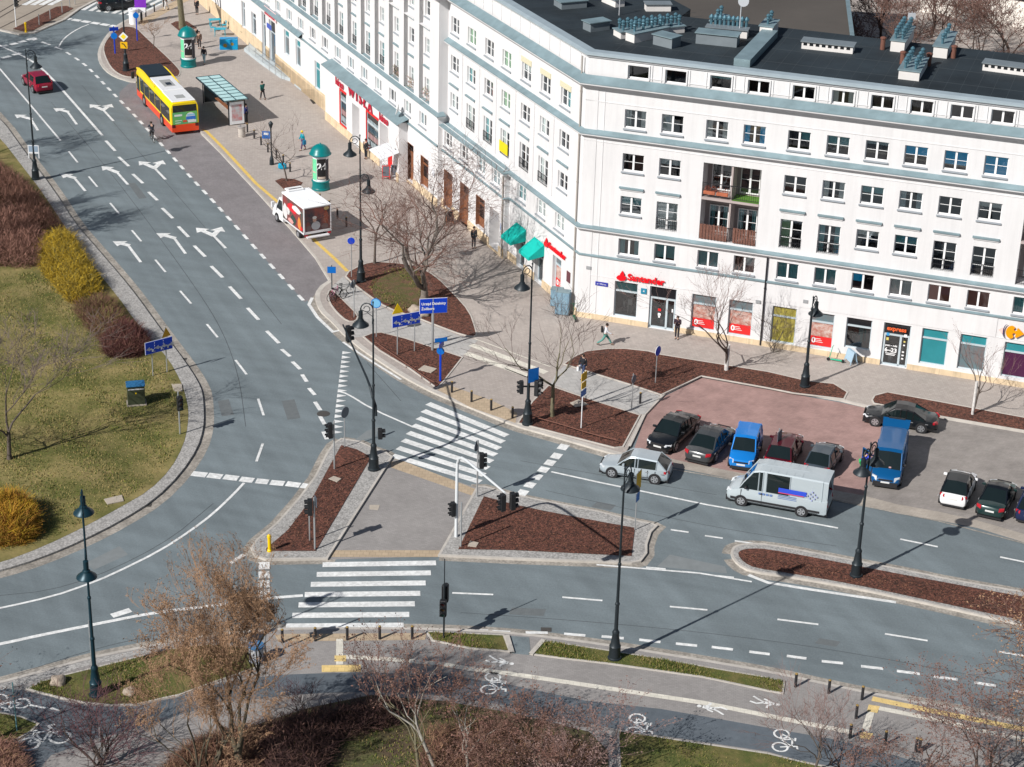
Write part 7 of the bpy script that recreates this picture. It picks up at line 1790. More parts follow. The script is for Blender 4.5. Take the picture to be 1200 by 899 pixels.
t_ = thing('newspaper_box', 'red and white dispenser box by the cinema entrance', 'dispenser', base_at(455, 196)); b = MB(); b.bbox(.0, .55, -.25, .25, 0, 1.2, .03); b.build('red_box', M_POST, t_); b = MB(); b.bbox(-.5, 0, -.25, .2, 0.3, .95, .03); b.build('white_box', M_SWH, t_)
# potted shrub by the entrance
def leafy(name, label, cat, p, h, r, n, m_, size=.12, pot=None, group=None):
    t = thing(name, label, cat, base_at(*p), 0, group); b = MB()
    for i in range(n):
        a = random.random()*2*math.pi; z = h*(.25+.75*random.random()); rr = r*math.sqrt(random.random())*(1-.4*abs(z/h-.6)); x, y = rr*math.cos(a), rr*math.sin(a); d = size
        b.add([(x, y, z), (x+random.uniform(-d, d), y+random.uniform(-d, d), z+random.uniform(-d, d)), (x+random.uniform(-d, d), y+random.uniform(-d, d), z+d)], [(0, 1, 2)])
    b.build('foliage', m_, t)
    b = MB(); b.lathe([(r*.5, 0), (r*.65, h*.35), (r*.6, h*.36)], 12) if pot else b.tube([(0, 0, 0), (0, 0, h*.6)], .03, 5); b.build('pot' if pot else 'stem', pot or M_BROWNW, t); return t
leafy('potted_plant', 'autumn-coloured potted plant beside the cinema entrance boards', 'plant', (473, 200), 1.5, .5, 260, mat('autumn_leaves', (.32, .13, .02), col2=(.12, .10, .02), scale=6), pot=mat('pot_grey', (.2, .2, .2)))
leafy('potted_plant', 'green potted plant beside the grey café planters', 'plant', (289, 46), 1.2, .6, 260, mat('dark_leaves', (.03, .07, .02), col2=(.06, .10, .03), scale=6), pot=MATS['pot_grey'])
# turquoise stacked café tables and the blue crate
M_CYAN = mat('cyan_steel', (.0, .29, .42), rough=.5, col2=(.02, .36, .46), scale=3)
t_ = thing('blue_crate', 'bright blue painted crate at the near end of the café furniture', 'crate', base_at(269, 57), .1); b = MB(); b.bbox(-.95, .85, -.5, .5, 0, 1.05, .03); b.build('body', mat('crate_blue', (0.0, .22, .50), rough=.5, col2=(.0, .30, .55), scale=2), t_)
b = MB(); b.M = Matrix.Rotation(math.pi/2, 4, 'X'); b.lathe([(.2, .5), (.2, .51)], 16, c=(-.4, .45)); b.lathe([(.16, .5), (.16, .51)], 16, c=(.3, .6)); b.build('painted_motifs', mat('motif_brown', (.25, .18, .03)), t_)
def table(p, label, rz_):
    t = thing('cafe_table', label, 'table', base_at(*p), rz_); b = MB(); b.bbox(-.6, .6, -.38, .38, .72, .77, .01); b.build('tabletop', M_CYAN, t)
    for sx_ in (-1, 1):
        for sy in (-1, 1): b = MB(); b.tube([(sx_*.52, sy*.3, 0), (sx_*.5, sy*.28, .72)], .03, 6); b.build('leg', M_CYAN, t)
table((252, 31), 'turquoise café table furthest from the blue crate', .3); table((258, 42), 'turquoise café table nearest the blue crate', .1)
def chair(p, label, rz_):
    t = thing('cafe_chair', label, 'chair', base_at(*p), rz_); b = MB(); b.bbox(-.22, .22, -.22, .22, .43, .47, .01); b.build('seat', M_CYAN, t); b = MB(); b.box(-.22, .22, .19, .22, .6, .9); b.build('backrest', M_CYAN, t)
    for sx_ in (-1, 1):
        for sy in (-1, 1): b = MB(); b.tube([(sx_*.19, sy*.19, 0), (sx_*.19, sy*.2, .45 if sy < 0 else .9)], .02, 5); b.build('leg', M_CYAN, t)
chair((250, 37), 'turquoise chair on the pavement side of the two café tables', 1.4); chair((263, 34), 'turquoise chair on the wall side between the café tables', -1.2)
# entrance terrace, ramp and rails
M_STN = mat('pale_ramp_stone', (.42, .47, .49), var=.08, scale=1)
t_ = thing('entrance_ramp', 'pale stone access ramp with thin steel railings along the far shop fronts', 'ramp', base_at(320, 80)); O3 = at(320, 80, K)
b = MB(); b.slab([(v-Vector((O3.x, O3.y))) for v in px([(286, 60), (297, 52), (322, 72), (349, 92), (345, 97), (329, 92), (305, 75)], K)], 0, .30); b.build('ramp', M_STN, t_)
for (P, h) in (([(300, 54), (325, 74), (350, 95)], .95), ([(292, 64), (312, 80), (330, 94)], .95)):
    Q = [at(x, y, K)-O3 for x, y in P]; b = MB(); b.tube([(q.x, q.y, .25+h) for q in Q], .03, 6); b.tube([(q.x, q.y, .25+h*.5) for q in Q], .02, 5); b.build('rail', M_GALV, t_)
    for i in range(6):
        k = i/5*(len(Q)-1); j = min(int(k), len(Q)-2); q = Q[j].lerp(Q[j+1], k-j); b = MB(); b.tube([(q.x, q.y, 0), (q.x, q.y, .25+h)], .025, 5); b.build('rail_post', M_GALV, t_)
b = MB(); b.slab([(v.x, v.y) for v in px([(345, 100), (352, 97), (372, 113), (366, 117)], K)], K, K+.16); o = b.build('door_step', M_STN); tag(o, 'low pale doorstep against the wall left of the cinema', 'step')
for q, lb in ((((352, 101), (358, 101), (362, 106), (355, 106)), 'dark doormat on the pale step left of the cinema'), (((363, 117), (368, 116.5), (373, 120.5), (367, 122)), 'dark floor grating before the teal-glazed shop'), (((401, 155), (408, 153), (413, 159), (405, 160)), 'dark mat before the cinema doorway'), (((434, 185), (443, 184), (448, 189), (437, 190)), 'dark mat right of the person at the cinema')):
    b = MB(); P = px(list(q), K); b.slab(P, K+.002, K+.03 if 'step' not in lb else K+.18); tag(b.build('door_mat', M_TRIM), lb, 'mat')
# boulders in the big bed and leafy verge
for i, (p, s, lb) in enumerate((((487, 366), .5, 'pale boulder at the foot of the big tree'), ((497, 370), .42, 'pale boulder right of the tree-foot boulder'), ((68, 801), .42, 'rounded yellowish boulder on the leafy verge'), ((152, 813), .35, 'flat pale stone on the leafy verge right of the lamp'))):
    bm = bmesh.new(); bmesh.ops.create_icosphere(bm, subdivisions=3, radius=s)
    for v in bm.verts: v.co *= 1+.18*math.sin(v.co.x*9+i)*math.cos(v.co.y*7+v.co.z*5); v.co.z *= .7
    me = bpy.data.meshes.new('boulder'); bm.to_mesh(me); bm.free(); me.materials.append(M_STONE); o = bpy.data.objects.new('boulder', me); C.objects.link(o); o.location = Vector(base_at(*p))+Vector((0, 0, s*.35)); tag(o, lb, 'boulder')
    for pl in me.polygons: pl.use_smooth = True
# bicycles
def bicycle(loc, rz_, label, m, tilt=0.0, group=None):
    t = thing('bicycle', label, 'bicycle', loc, rz_, group); t.rotation_euler = (tilt, 0, rz_); R = .34
    for x in (-.52, .52):
        b = MB(); b.tube([(x+R*math.cos(a), 0, R+R*math.sin(a)) for a in [2*math.pi*i/20 for i in range(21)]], .022, 5, cap=False)
        w_ = b.build('wheel', M_TYRE, t); b = MB()
        for k in range(8): a = math.pi*k/8; b.tube([(x-R*math.cos(a), 0, R-R*math.sin(a)), (x+R*math.cos(a), 0, R+R*math.sin(a))], .004, 3)
        b.build('spokes', M_GALV, w_)
    b = MB()
    for q in ([(-.52, 0, R), (-.1, 0, .30), (.42, 0, .78)], [(-.52, 0, R), (-.22, 0, .82), (-.1, 0, .30)], [(-.22, 0, .80), (.40, 0, .85)], [(.52, 0, R), (.38, 0, .95)]): b.tube(q, .02, 6)
    b.build('frame', m, t); b = MB(); b.tube([(.38, 0, .95), (.36, 0, 1.0)], .02); b.tube([(.30, -.26, 1.02), (.38, -.12, 1.0), (.38, .12, 1.0), (.30, .26, 1.02)], .015, 6); b.build('handlebar', M_DKI, t)
    b = MB(); b.bbox(-.38, -.12, -.07, .07, .88, .93, .02); b.build('saddle', M_TRIM, t); return t
bicycle(base_at(391, 350), math.radians(60), 'pink bicycle parked on the small mulch bed at the kerb tip', mat('bike_pink', (.55, .25, .35)), .1)
bicycle(base_at(397, 352), math.radians(50), 'dark bicycle leaning beside the pink one', M_DKI, -.1); bicycle(base_at(403, 345), math.radians(20), 'black bicycle right of the dark one on the slabs', M_DKI, .15)
# e-scooters
def scooter(loc, rz_, label, m):
    t = thing('electric_scooter', label, 'scooter', loc, rz_); b = MB(); b.bbox(-.45, .35, -.08, .08, .12, .18, .02); b.build('deck', m, t)
    for x in (-.5, .5): b = MB(); b.M = Matrix.Translation((x, 0, .12)) @ Matrix.Rotation(math.pi/2, 4, 'X'); b.lathe([(.12, -.03), (.12, .03)], 12); b.build('wheel', M_TYRE, t)
    b = MB(); b.tube([(.5, 0, .12), (.42, 0, .3), (.28, 0, 1.1)], .025, 6); b.tube([(.27, -.24, 1.1), (.27, .24, 1.1)], .02, 6); b.build('handlebar', m, t)
M_SCG = mat('scooter_green', (.0, .40, .22), rough=.4)
scooter(base_at(979, 424), math.radians(160), 'bright green electric scooter lying close to the wall under the poster window', M_SCG); scooter(base_at(673, 374), math.radians(100), 'green and black scooter at the foot of the block corner', mat('scooter_dark', (.02, .12, .06)))
b = MB(); b.bbox(-.35, .35, -.2, .2, 0, .5, .1); o = b.build('parcel', mat('azure_bag', (.0, .30, .48))); o.location = base_at(331, 198); tag(o, 'round azure bag on the pavement by the bollards', 'bag')
# ------------------------------------------------------------------ people
SKIN = mat('skin', (.48, .30, .22), rough=.6)
def skin_mesh(nodes, edges, radii, sub=1):
    me = bpy.data.meshes.new('s'); me.from_pydata([tuple(n) for n in nodes], edges, []); o = bpy.data.objects.new('s', me); C.objects.link(o)
    o.modifiers.new('k', 'SKIN'); sv_ = me.skin_vertices[0].data
    for i, r in enumerate(radii): sv_[i].radius = (r, r) if not isinstance(r, tuple) else r
    sv_[0].use_root = True
    md = o.modifiers.new('u', 'SUBSURF'); md.levels = sub; md.render_levels = sub
    dg = bpy.context.evaluated_depsgraph_get(); dg.update()
    out = bpy.data.meshes.new_from_object(o.evaluated_get(dg)); bpy.data.objects.remove(o); bpy.data.meshes.remove(me)
    vs = [tuple(v.co) for v in out.vertices]; fs = [tuple(p.vertices) for p in out.polygons]; bpy.data.meshes.remove(out); return vs, fs
POSES = {
 # hip offset z, torso lean, (hip angle, knee bend) per leg, (shoulder swing, elbow bend) per arm
 'stand': (0, 0.02, ((.04, .02), (-.04, .02)), ((.08, .25), (-.02, .25))),
 'walk': (-.01, .05, ((.28, .10), (-.24, .22)), ((-.30, .3), (.30, .35))),
 'stride': (-.05, .08, ((.6, .15), (-.5, .45)), ((-.5, .5), (.5, .6))),
 'phone': (0, .10, ((.06, .02), (-.02, .04)), ((.45, 1.7), (.40, 1.75))),
 'lean': (-.02, .75, ((.1, .05), (-.1, .1)), ((1.2, .3), (1.0, .4))),
 'ride': (.10, .55, ((1.25, 1.1), (.65, .75)), ((1.0, .25), (1.0, .25)))}
def person(p, label, face, h=1.74, pose='walk', top=(.02, .02, .03), legs=(.03, .03, .04), hair=(.03, .02, .015), shoes=(.02, .02, .02), z=K, coat=0.0, loc=None, shoulder=1.0, bag=None, hat=None):
    loc = loc or base_at(*p, z); t = thing('person', label, 'person', loc, face); s = h/1.74*1.04
    hz, lean, lg, am = POSES[pose]; V = lambda x, y, z_: Vector((x, y, z_))
    hip = V(0, 0, .92+hz); sl, cl_ = math.sin(lean), math.cos(lean)
    def tor(d, x=0, y=0): return hip+V(sl*d+x*cl_, y, cl_*d-x*sl)
    chest, neck, head = tor(.38), tor(.52), tor(.58, .01)
    headc = tor(.67, .03) if pose != 'phone' else tor(.65, .07)
    n = [hip, tor(.18), chest, neck, tor(.57, .01)]; e = [(0, 1), (1, 2), (2, 3), (3, 4)]; r = [.115, .115, .135, .055, .055]
    J = {}
    for k, (sy, (ha, kb)) in enumerate(zip((.09, -.09), lg)):
        kn = hip+V(.44*math.sin(ha), sy, -.44*math.cos(ha)); an = kn+V(.42*math.sin(ha-kb), 0, -.42*math.cos(ha-kb)); h0 = hip+V(0, sy, -.04)
        toe = an+V(.17, 0, -.05); i = len(n); n += [h0, kn, an, toe]; e += [(0, i), (i, i+1), (i+1, i+2), (i+2, i+3)]; r += [.085, .058, .042, .035]; J['leg%d' % k] = (h0, kn, an, toe)
    for k, (sy, (sa, eb)) in enumerate(zip((.19*shoulder, -.19*shoulder), am)):
        sh = tor(.46, 0, sy); el = sh+V(.28*math.sin(sa), sy*.12, -.28*math.cos(sa)); wr_ = el+V(.25*math.sin(sa+eb), -sy*(.35 if pose == 'phone' else .05), -.25*math.cos(sa+eb)); hd = wr_+(wr_-el).normalized()*.07
        i = len(n); n += [sh, el, wr_, hd]; e += [(2, i), (i, i+1), (i+1, i+2), (i+2, i+3)]; r += [.055, .043, .028, .026]; J['arm%d' % k] = (sh, el, wr_, hd)
    vs, fs = skin_mesh(n, e, r, 1)
    b = MB(); b.add(vs, fs)
    for k in (0, 1):      # fingers and thumb
        sh, el, wr_, hd = J['arm%d' % k]; d = (hd-wr_).normalized(); sd_ = d.cross(V(0, 0, 1)).normalized() if abs(d.z) < .95 else V(1, 0, 0)
        for j in range(4): q = hd+sd_*(j-1.5)*.018; L_ = (.06, .072, .068, .052)[j]; b.tube([q-d*.02, q+d*L_*.5, q+d*L_*.8+V(.012, 0, 0)], [.010, .009, .007], 5)
        q = wr_+d*.03; b.tube([q, q+sd_*.045+d*.025, q+sd_*.05+d*.055], [.011, .010, .008], 5)
    o = b.build('body', SKIN, t, True)
    bm = bmesh.new(); bmesh.ops.create_uvsphere(bm, u_segments=14, v_segments=10, radius=1)
    for v in bm.verts:
        x, y, z_ = v.co; k = 1-.22*max(0, -z_); v.co = (x*.098*k, y*.078*k, z_*.118)
        if v.co.x > .08 and abs(v.co.y) < .02 and abs(v.co.z+.01) < .03: v.co.x += .022
    for sy in (-1, 1): bmesh.ops.create_uvsphere(bm, u_segments=6, v_segments=5, radius=.022, matrix=Matrix.Translation((0, sy*.078, -.01)))
    me = bpy.data.meshes.new('head'); bm.to_mesh(me); bm.free(); me.materials.append(SKIN)
    hp = headc; hm_ = MB(); hm_.M = Matrix.Translation(hp); hm_.add([tuple(v.co) for v in me.vertices], [tuple(f.vertices) for f in me.polygons]); bpy.data.meshes.remove(me)
    b2 = MB(); b2.v, b2.f, b2.m = o.data and [tuple(v.co) for v in o.data.vertices], [tuple(f.vertices) for f in o.data.polygons], []
    b2.m = [0]*len(b2.f); b2.add(hm_.v, hm_.f); bpy.data.objects.remove(o); b2.build('body', SKIN, t, True)
    q = MB(); q.M = Matrix.Translation(hp)
    for sy in (-1, 1): q.box(.088, .096, sy*.03-.012, sy*.03+.012, .0, .014)
    q.box(.085, .092, -.02, .02, -.052, -.044); q.build('face_features', M_TRIM, t)
    q = MB(); q.M = Matrix.Translation(hp+V(-.012, 0, .012)); q.lathe([(.098, -.03), (.104, .02), (.094, .07), (.06, .108), (.01, .122)], 14); bk = q.build('hair' if not hat else 'hat', mat('hair_%.2f_%.2f' % (hat or hair)[:2] if not hat else 'hat_%.2f_%.2f' % hat[:2], hat or hair, rough=.8), t, True)
    def cloth(nm, nodes, edges, radii, c):
        v_, f_ = skin_mesh(nodes, edges, radii, 1); q = MB(); q.add(v_, f_); return q.build(nm, mat('cloth_%.3f_%.3f_%.3f' % c, c, rough=.9, var=.12, scale=6), t, True)
    a0, a1 = J['arm0'], J['arm1']
    nn = [tor(-.05), tor(.18), chest, tor(.50)]; ee = [(0, 1), (1, 2), (2, 3)]; rr = [.15, .145, .165, .075]
    if coat: nn[0] = tor(-coat); rr[0] = .16
    for A_ in (a0, a1): i = len(nn); nn += [A_[0], A_[1], A_[2]]; ee += [(2, i), (i, i+1), (i+1, i+2)]; rr += [.072, .058, .044]
    cloth('jacket', nn, ee, rr, top)
    l0, l1 = J['leg0'], J['leg1']
    nn = [hip]; ee = []; rr = [.13]
    for A_ in (l0, l1): i = len(nn); nn += [A_[0], A_[1], A_[2]+V(0, 0, .02)]; ee += [(0, i), (i, i+1), (i+1, i+2)]; rr += [.10, .075, .06]
    cloth('trousers', nn, ee, rr, legs)
    for A_ in (l0, l1):
        v_, f_ = skin_mesh([A_[2]+V(-.04, 0, -.03), A_[2]+V(.05, 0, -.05), A_[3]+V(.03, 0, -.01)], [(0, 1), (1, 2)], [.052, .05, .038], 1); q = MB(); q.add(v_, f_); q.build('shoe', mat('shoes_%.2f' % shoes[0], shoes, rough=.6), t, True)
    lo_ = min(A_[2].z for A_ in (l0, l1))-.085
    t.scale = (s, s, s)
    if pose != 'ride': t.location = Vector(loc)-Vector((0, 0, lo_*s))
    t['_j'] = 0; del t['_j']
    return t, J, headc
def item(t, name, label, cat, m, fn, jp):
    """an object carried by a person stays a thing of its own"""
    b = MB(); fn(b); o = b.build(name, m); R_ = Matrix.Rotation(t.rotation_euler[2], 4, 'Z'); s = t.scale[0]
    o.location = Vector(t.location)+(R_ @ (Vector(jp)*s)); o.rotation_euler = (0, 0, t.rotation_euler[2]); tag(o, label, cat); return o
def bag_fn(w_, d_, h_): return lambda b: b.bbox(-w_/2, w_/2, -d_/2, d_/2, -h_, 0, .03)
DN = heading((300, 100), (500, 300)); UPW = DN+math.pi; RT = 0.0
t, J, hd = person((709, 405), 'person in a white top and green trousers striding right past the bank', .05, pose='stride', top=(.68, .70, .74), legs=(.10, .27, .24))
item(t, 'backpack', 'black backpack on the person in a white top', 'backpack', M_TRIM, bag_fn(.16, .28, .42), (-.24, 0, 1.42))
t, J, hd = person((793, 397), 'person in dark clothes looking at a phone against the bank wall', math.radians(-100), pose='phone', top=(.035, .02, .03), legs=(.03, .025, .03))
item(t, 'phone', 'phone held by the person at the bank wall', 'phone', M_BLK, lambda b: b.box(-.01, .01, -.035, .035, -.07, .07), (.36, 0, 1.28))
t, J, hd = person((683, 443), 'person in a black coat carrying a white bag on the pale slabs', math.radians(-130), top=(.012, .014, .02), legs=(.04, .06, .13), coat=.3)
item(t, 'carrier_bag', 'white carrier bag of the person in a black coat', 'bag', M_SWH, bag_fn(.3, .16, .38), (.05, -.32, .78))
person((555, 291), 'person in dark clothes standing on the pavement below the cash machine', math.radians(-60), pose='stand', top=(.03, .045, .055), legs=(.03, .035, .045))
person((429, 186), 'person in black standing beside the cinema front', math.radians(-120), pose='stand', top=(.02, .02, .025), legs=(.025, .025, .03), hat=(.02, .02, .02))
person((308, 117), 'person in a green jacket walking away above the shelter', UPW+.3, top=(.01, .10, .09), legs=(.02, .02, .025))
t, J, hd = person((355, 176), 'person with a yellow hat and turquoise jacket behind the young tree', math.radians(-150), top=(.0, .25, .33), legs=(.10, .05, .12), hat=(.75, .55, .02))
item(t, 'shoulder_bag', 'blue bag carried by the person with the yellow hat', 'bag', mat('bag_blue', (.01, .15, .28)), bag_fn(.3, .18, .4), (0, .33, .95))
t, J, hd = person((289, 145), 'person in a navy jacket waiting at the near end of the shelter', math.radians(170), pose='stand', top=(.01, .02, .12), legs=(.015, .015, .02), h=1.82)
t, J, hd = person((239.5, 75), 'person in a dark top and pale jeans right of the far advertising column', math.radians(-100), top=(.02, .02, .03), legs=(.30, .42, .48))
person((234, 57), 'person in a brown jacket just behind the far advertising column', math.radians(-80), pose='stand', top=(.12, .07, .05), legs=(.05, .04, .04))
person((230, 52), 'person in black close behind the one in the brown jacket', math.radians(-60), pose='stand', top=(.02, .02, .02), legs=(.03, .03, .03))
person((231, 17), 'person in a black coat standing alone on the far pavement', math.radians(-95), pose='stand', top=(.012, .012, .015), legs=(.012, .012, .015), coat=.35, hair=(.35, .33, .30))
person((195, 12), 'person in black with white trousers at the top edge near the crossing', math.radians(-160), top=(.02, .02, .02), legs=(.6, .6, .6)); person((202, 1), 'dark figure at the very top beside the tactile strip', math.radians(-120), pose='stand'); person((268, 12), 'dark figure by the far wall corner', math.radians(-60), pose='stand', top=(.05, .05, .055), legs=(.04, .04, .05))
person((12, 2), 'dark figure crossing the tram tracks at the top left', 0.3, top=(.06, .05, .05)) if False else None
# someone reaching into the blue van
lv = Vector(BT.location); 
t, J, hd = person((0, 0), 'person in blue and green leaning into the open side of the blue van', math.radians(10), pose='lean', top=(.02, .05, .55), legs=(.03, .36, .10), loc=base_at(1008, 557, .016), z=.016, hair=(.5, .45, .42))
# cyclist beside the bus
dC = (at(160, 135)-at(178, 160)); rzc = math.atan2(dC.y, dC.x); pc = at(178.5, 165)
bk = bicycle((pc.x, pc.y, 0), rzc, 'black bicycle ridden beside the bus', M_DKI)
t, J, hd = person((0, 0), 'cyclist in dark clothes riding along the left side of the bus', rzc, pose='ride', top=(.015, .02, .03), legs=(.04, .04, .045), loc=(pc.x, pc.y, 0))
t.location = Vector((pc.x, pc.y, 0))+Matrix.Rotation(rzc, 3, 'Z') @ Vector((-.22, 0, -.06))
# ------------------------------------------------------------------ trees and shrubs
def bark(name, c, c2=None): return mat(name, c, rough=.9, var=.25, scale=5, col2=c2, bump=.4, bscale=10)
B_GREY = bark('bark_grey', (.105, .085, .072)); B_DARK = bark('bark_dark', (.07, .050, .042)); B_PALE = bark('bark_pale', (.30, .285, .25)); B_GRN = bark('bark_greenish', (.15, .135, .085)); B_WHITE = bark('bark_limewashed', (.58, .56, .54))
T_BROWN = mat('twigs_brown', (.15, .085, .068), rough=.9, var=.2, scale=2); T_RED = mat('twigs_red_buds', (.19, .095, .075), rough=.9, col2=(.13, .08, .06), scale=2); T_TAN = mat('catkins_tan', (.37, .225, .13), rough=.9, col2=(.21, .125, .075), scale=1.5, var=.2)
T_PINK = mat('twigs_pinkish', (.21, .135, .12), rough=.9, var=.15, scale=2); T_PURP = mat('twigs_purple', (.10, .045, .05), rough=.9, var=.2, scale=2); T_GREY = mat('twigs_grey', (.13, .10, .09), rough=.9, var=.2, scale=2)
def tree(name, label, cat, base, H, spread=.5, trunk_r=.15, clear=.28, stems=1, depth=5, seed=1, mb_=None, mt_=None, up=.35, buds=0, bud_size=.05, lean=(0, 0), nb=(2, 4), foot=None, wig=.22, twig_r=.008, group=None, bud_m=None, loc=None, W=None, lend=.76):
    rnd = random.Random(seed); t = thing(name, label, cat, loc or base_at(*base), 0, group); tr = MB(); tw = MB(); bd = MB()
    def seg_branch(p, d, L, r, lv):
        n = 4 if lv < 2 else (3 if lv < depth else 2); pts = [p]; rs = [r]; q = p.copy(); dd = d.copy()
        r1 = r*(.62 if lv < depth else .4)
        for i in range(n):
            dd = (dd+Vector((rnd.gauss(0, wig), rnd.gauss(0, wig), rnd.gauss(0, wig)*.6+up*.12))).normalized(); q = q+dd*(L/n); pts.append(q.copy()); rs.append(r+(r1-r)*(i+1)/n)
        mbx = tr if lv < 3 else tw
        mbx.tube(pts, rs, 7 if lv == 0 else (5 if lv < 3 else 3), cap=False)
        if lv >= depth:
            for _ in range(buds):
                k = rnd.randrange(1, len(pts)); c = pts[k]+Vector((rnd.gauss(0, .06), rnd.gauss(0, .06), rnd.gauss(0, .06))); s_ = bud_size*rnd.uniform(.6, 1.4)
                a = Vector((rnd.gauss(0, 1), rnd.gauss(0, 1), rnd.gauss(0, 1))).normalized()*s_; b_ = a.orthogonal().normalized()*s_*.6
                bd.add([tuple(c-a), tuple(c+b_), tuple(c+a), tuple(c-b_)], [(0, 1, 2, 3)])
            return
        k = rnd.randint(*nb)+(1 if lv >= 2 else 0)
        for i in range(k):
            f_ = rnd.uniform(.35, 1.0) if i > 0 else 1.0; idx = min(n, max(1, int(round(f_*n)))); o = pts[idx]
            ax = Vector((rnd.gauss(0, 1), rnd.gauss(0, 1), rnd.gauss(0, .35))); ax -= dd*ax.dot(dd); ax.normalize()
            sp = spread*rnd.uniform(.55, 1.25)*(0.55 if i == 0 else 1)
            nd = (dd*math.cos(sp)+ax*math.sin(sp)+Vector((0, 0, up*.25))).normalized()
            seg_branch(o, nd, L*rnd.uniform(lend-.12, lend+.08), max(twig_r, rs[idx]*rnd.uniform(.55, .75)), lv+1)
    L0 = H*clear
    tot = sum(lend**i for i in range(depth+1)); L1 = (H-L0)/max(1.0, sum((lend-.02)**i for i in range(1, depth+1)))/.80
    for s_ in range(stems):
        a = 2*math.pi*s_/stems+rnd.random(); o = Vector((.12*math.cos(a), .12*math.sin(a), 0))*(0 if stems == 1 else 1)
        d = Vector((lean[0]+(.35*math.cos(a) if stems > 1 else 0), lean[1]+(.35*math.sin(a) if stems > 1 else 0), 1)).normalized()
        p = o; n = 5; pts = [p.copy()]; rs = [trunk_r*1.25]
        for i in range(n): d = (d+Vector((rnd.gauss(0, .04), rnd.gauss(0, .04), .02))).normalized(); p = p+d*(L0/n); pts.append(p.copy()); rs.append(trunk_r*(1-.22*(i+1)/n))
        tr.tube(pts, rs, 9, cap=False)
        k = rnd.randint(3, 4)
        for i in range(k):
            a2 = 2*math.pi*i/k+rnd.random(); nd = (d*math.cos(spread*.8)+Vector((math.cos(a2), math.sin(a2), 0))*math.sin(spread*.8)*(.5 if i == 0 else 1)+Vector((0, 0, .1))).normalized()
            seg_branch(pts[-1 if i < 2 else -2], nd, L1*rnd.uniform(.85, 1.1), trunk_r*rnd.uniform(.5, .68), 1)
    allp = tr.v+tw.v; zm = max(v[2] for v in allp); k = H/zm
    for mbx in (tr, tw, bd): mbx.v = [(v[0], v[1], v[2]*k) for v in mbx.v]
    if W:        # (radius low in the crown, radius at the top): draws the branches in towards the leaning axis
        ax_ = lambda z: (lean[0]*z, lean[1]*z)
        far_ = sorted(math.hypot(v[0]-ax_(v[2])[0], v[1]-ax_(v[2])[1]) for v in tw.v)[int(len(tw.v)*.92)]
        def pull(v):
            x0, y0 = ax_(v[2]); tt = min(1, v[2]/H); an_ = math.atan2(v[1]-y0, v[0]-x0); s_ = min(1.0, (W[0]*(1-tt)+W[1]*tt)*(1+.28*math.sin(2*an_+v[2]*1.1)*math.cos(an_*3-v[2]*.7))/far_); return (x0+(v[0]-x0)*s_, y0+(v[1]-y0)*s_, v[2])
        for mbx in (tr, tw, bd): mbx.v = [pull(v) for v in mbx.v]
    tr.build('trunk', mb_ or B_GREY, t, True); tw.add(bd.v, bd.f, 1); tw.build('crown', [mt_ or T_GREY, bud_m or mt_ or T_GREY], t)
    if foot:
        b = MB(); b.tube([(0, 0, 0), (lean[0]*foot, lean[1]*foot, foot)], trunk_r*1.32, 10, cap=False); b.build('limewash', B_WHITE, t)
    return t
tree('bare_tree', 'large spreading bare tree in the grassy mulch bed, its shadow on the pavement', 'tree', (497, 351), 11.6, .78, .40, .13, 1, 6, 17, bark('bark_midgrey', (.17, .145, .125)), T_BROWN, .22, 3, .03, (-.03, 0), (2, 4), twig_r=.013, bud_m=T_PINK, wig=.26, W=(6.4, 6.4))
tree('bare_tree', 'slim bare tree behind the big one near the lamp', 'tree', (439, 309), 8.3, .45, .10, .35, 1, 5, 8, B_GREY, T_PINK, .4, 1, .03, nb=(1, 3))
tree('young_tree', 'young bare tree in its own mulch square by the bus stop sign', 'tree', (336, 212), 6.5, .42, .07, .33, 1, 4, 11, B_GREY, T_GREY, .45, 0, nb=(2, 3))
tree('bare_tree', 'bare tree with upswept branches beside the lamp with pedestrian signals', 'tree', (647, 488), 9.0, .46, .14, .36, 1, 5, 14, B_GRN, T_GREY, .45, 0, nb=(2, 3), twig_r=.011)
tree('young_tree', 'young tree with limewashed trunk before the red poster windows', 'tree', (851, 434), 8.4, .38, .11, .28, 1, 5, 21, B_DARK, T_PINK, .5, 1, .03, nb=(2, 3), foot=1.9)
tree('young_tree', 'narrow young tree with limewashed trunk at the right end of the facade', 'tree', (1139.5, 486), 6.0, .24, .07, .42, 1, 4, 23, B_GREY, T_PINK, .6, 2, .03, nb=(2, 3), foot=2.4)
tree('young_tree', 'small round-headed bare tree at the top of the far mulch bed', 'tree', (180, 57), 3.4, .6, .04, .45, 1, 4, 25, B_GREY, T_TAN, .3, 1, .03, nb=(3, 4))
tree('bare_tree', 'tall thick-trunked tree in the far mulch square, cut by the top edge', 'tree', (214, 33), 14, .5, .34, .45, 1, 4, 27, B_GRN, T_GREY, .3, 0)
tree('bare_tree', 'bare grey tree on the left lawn at the photo edge', 'tree', (11, 538), 9.6, .50, .14, .30, 1, 6, 31, B_GREY, T_GREY, .45, 1, .03, nb=(2, 3), twig_r=.013)
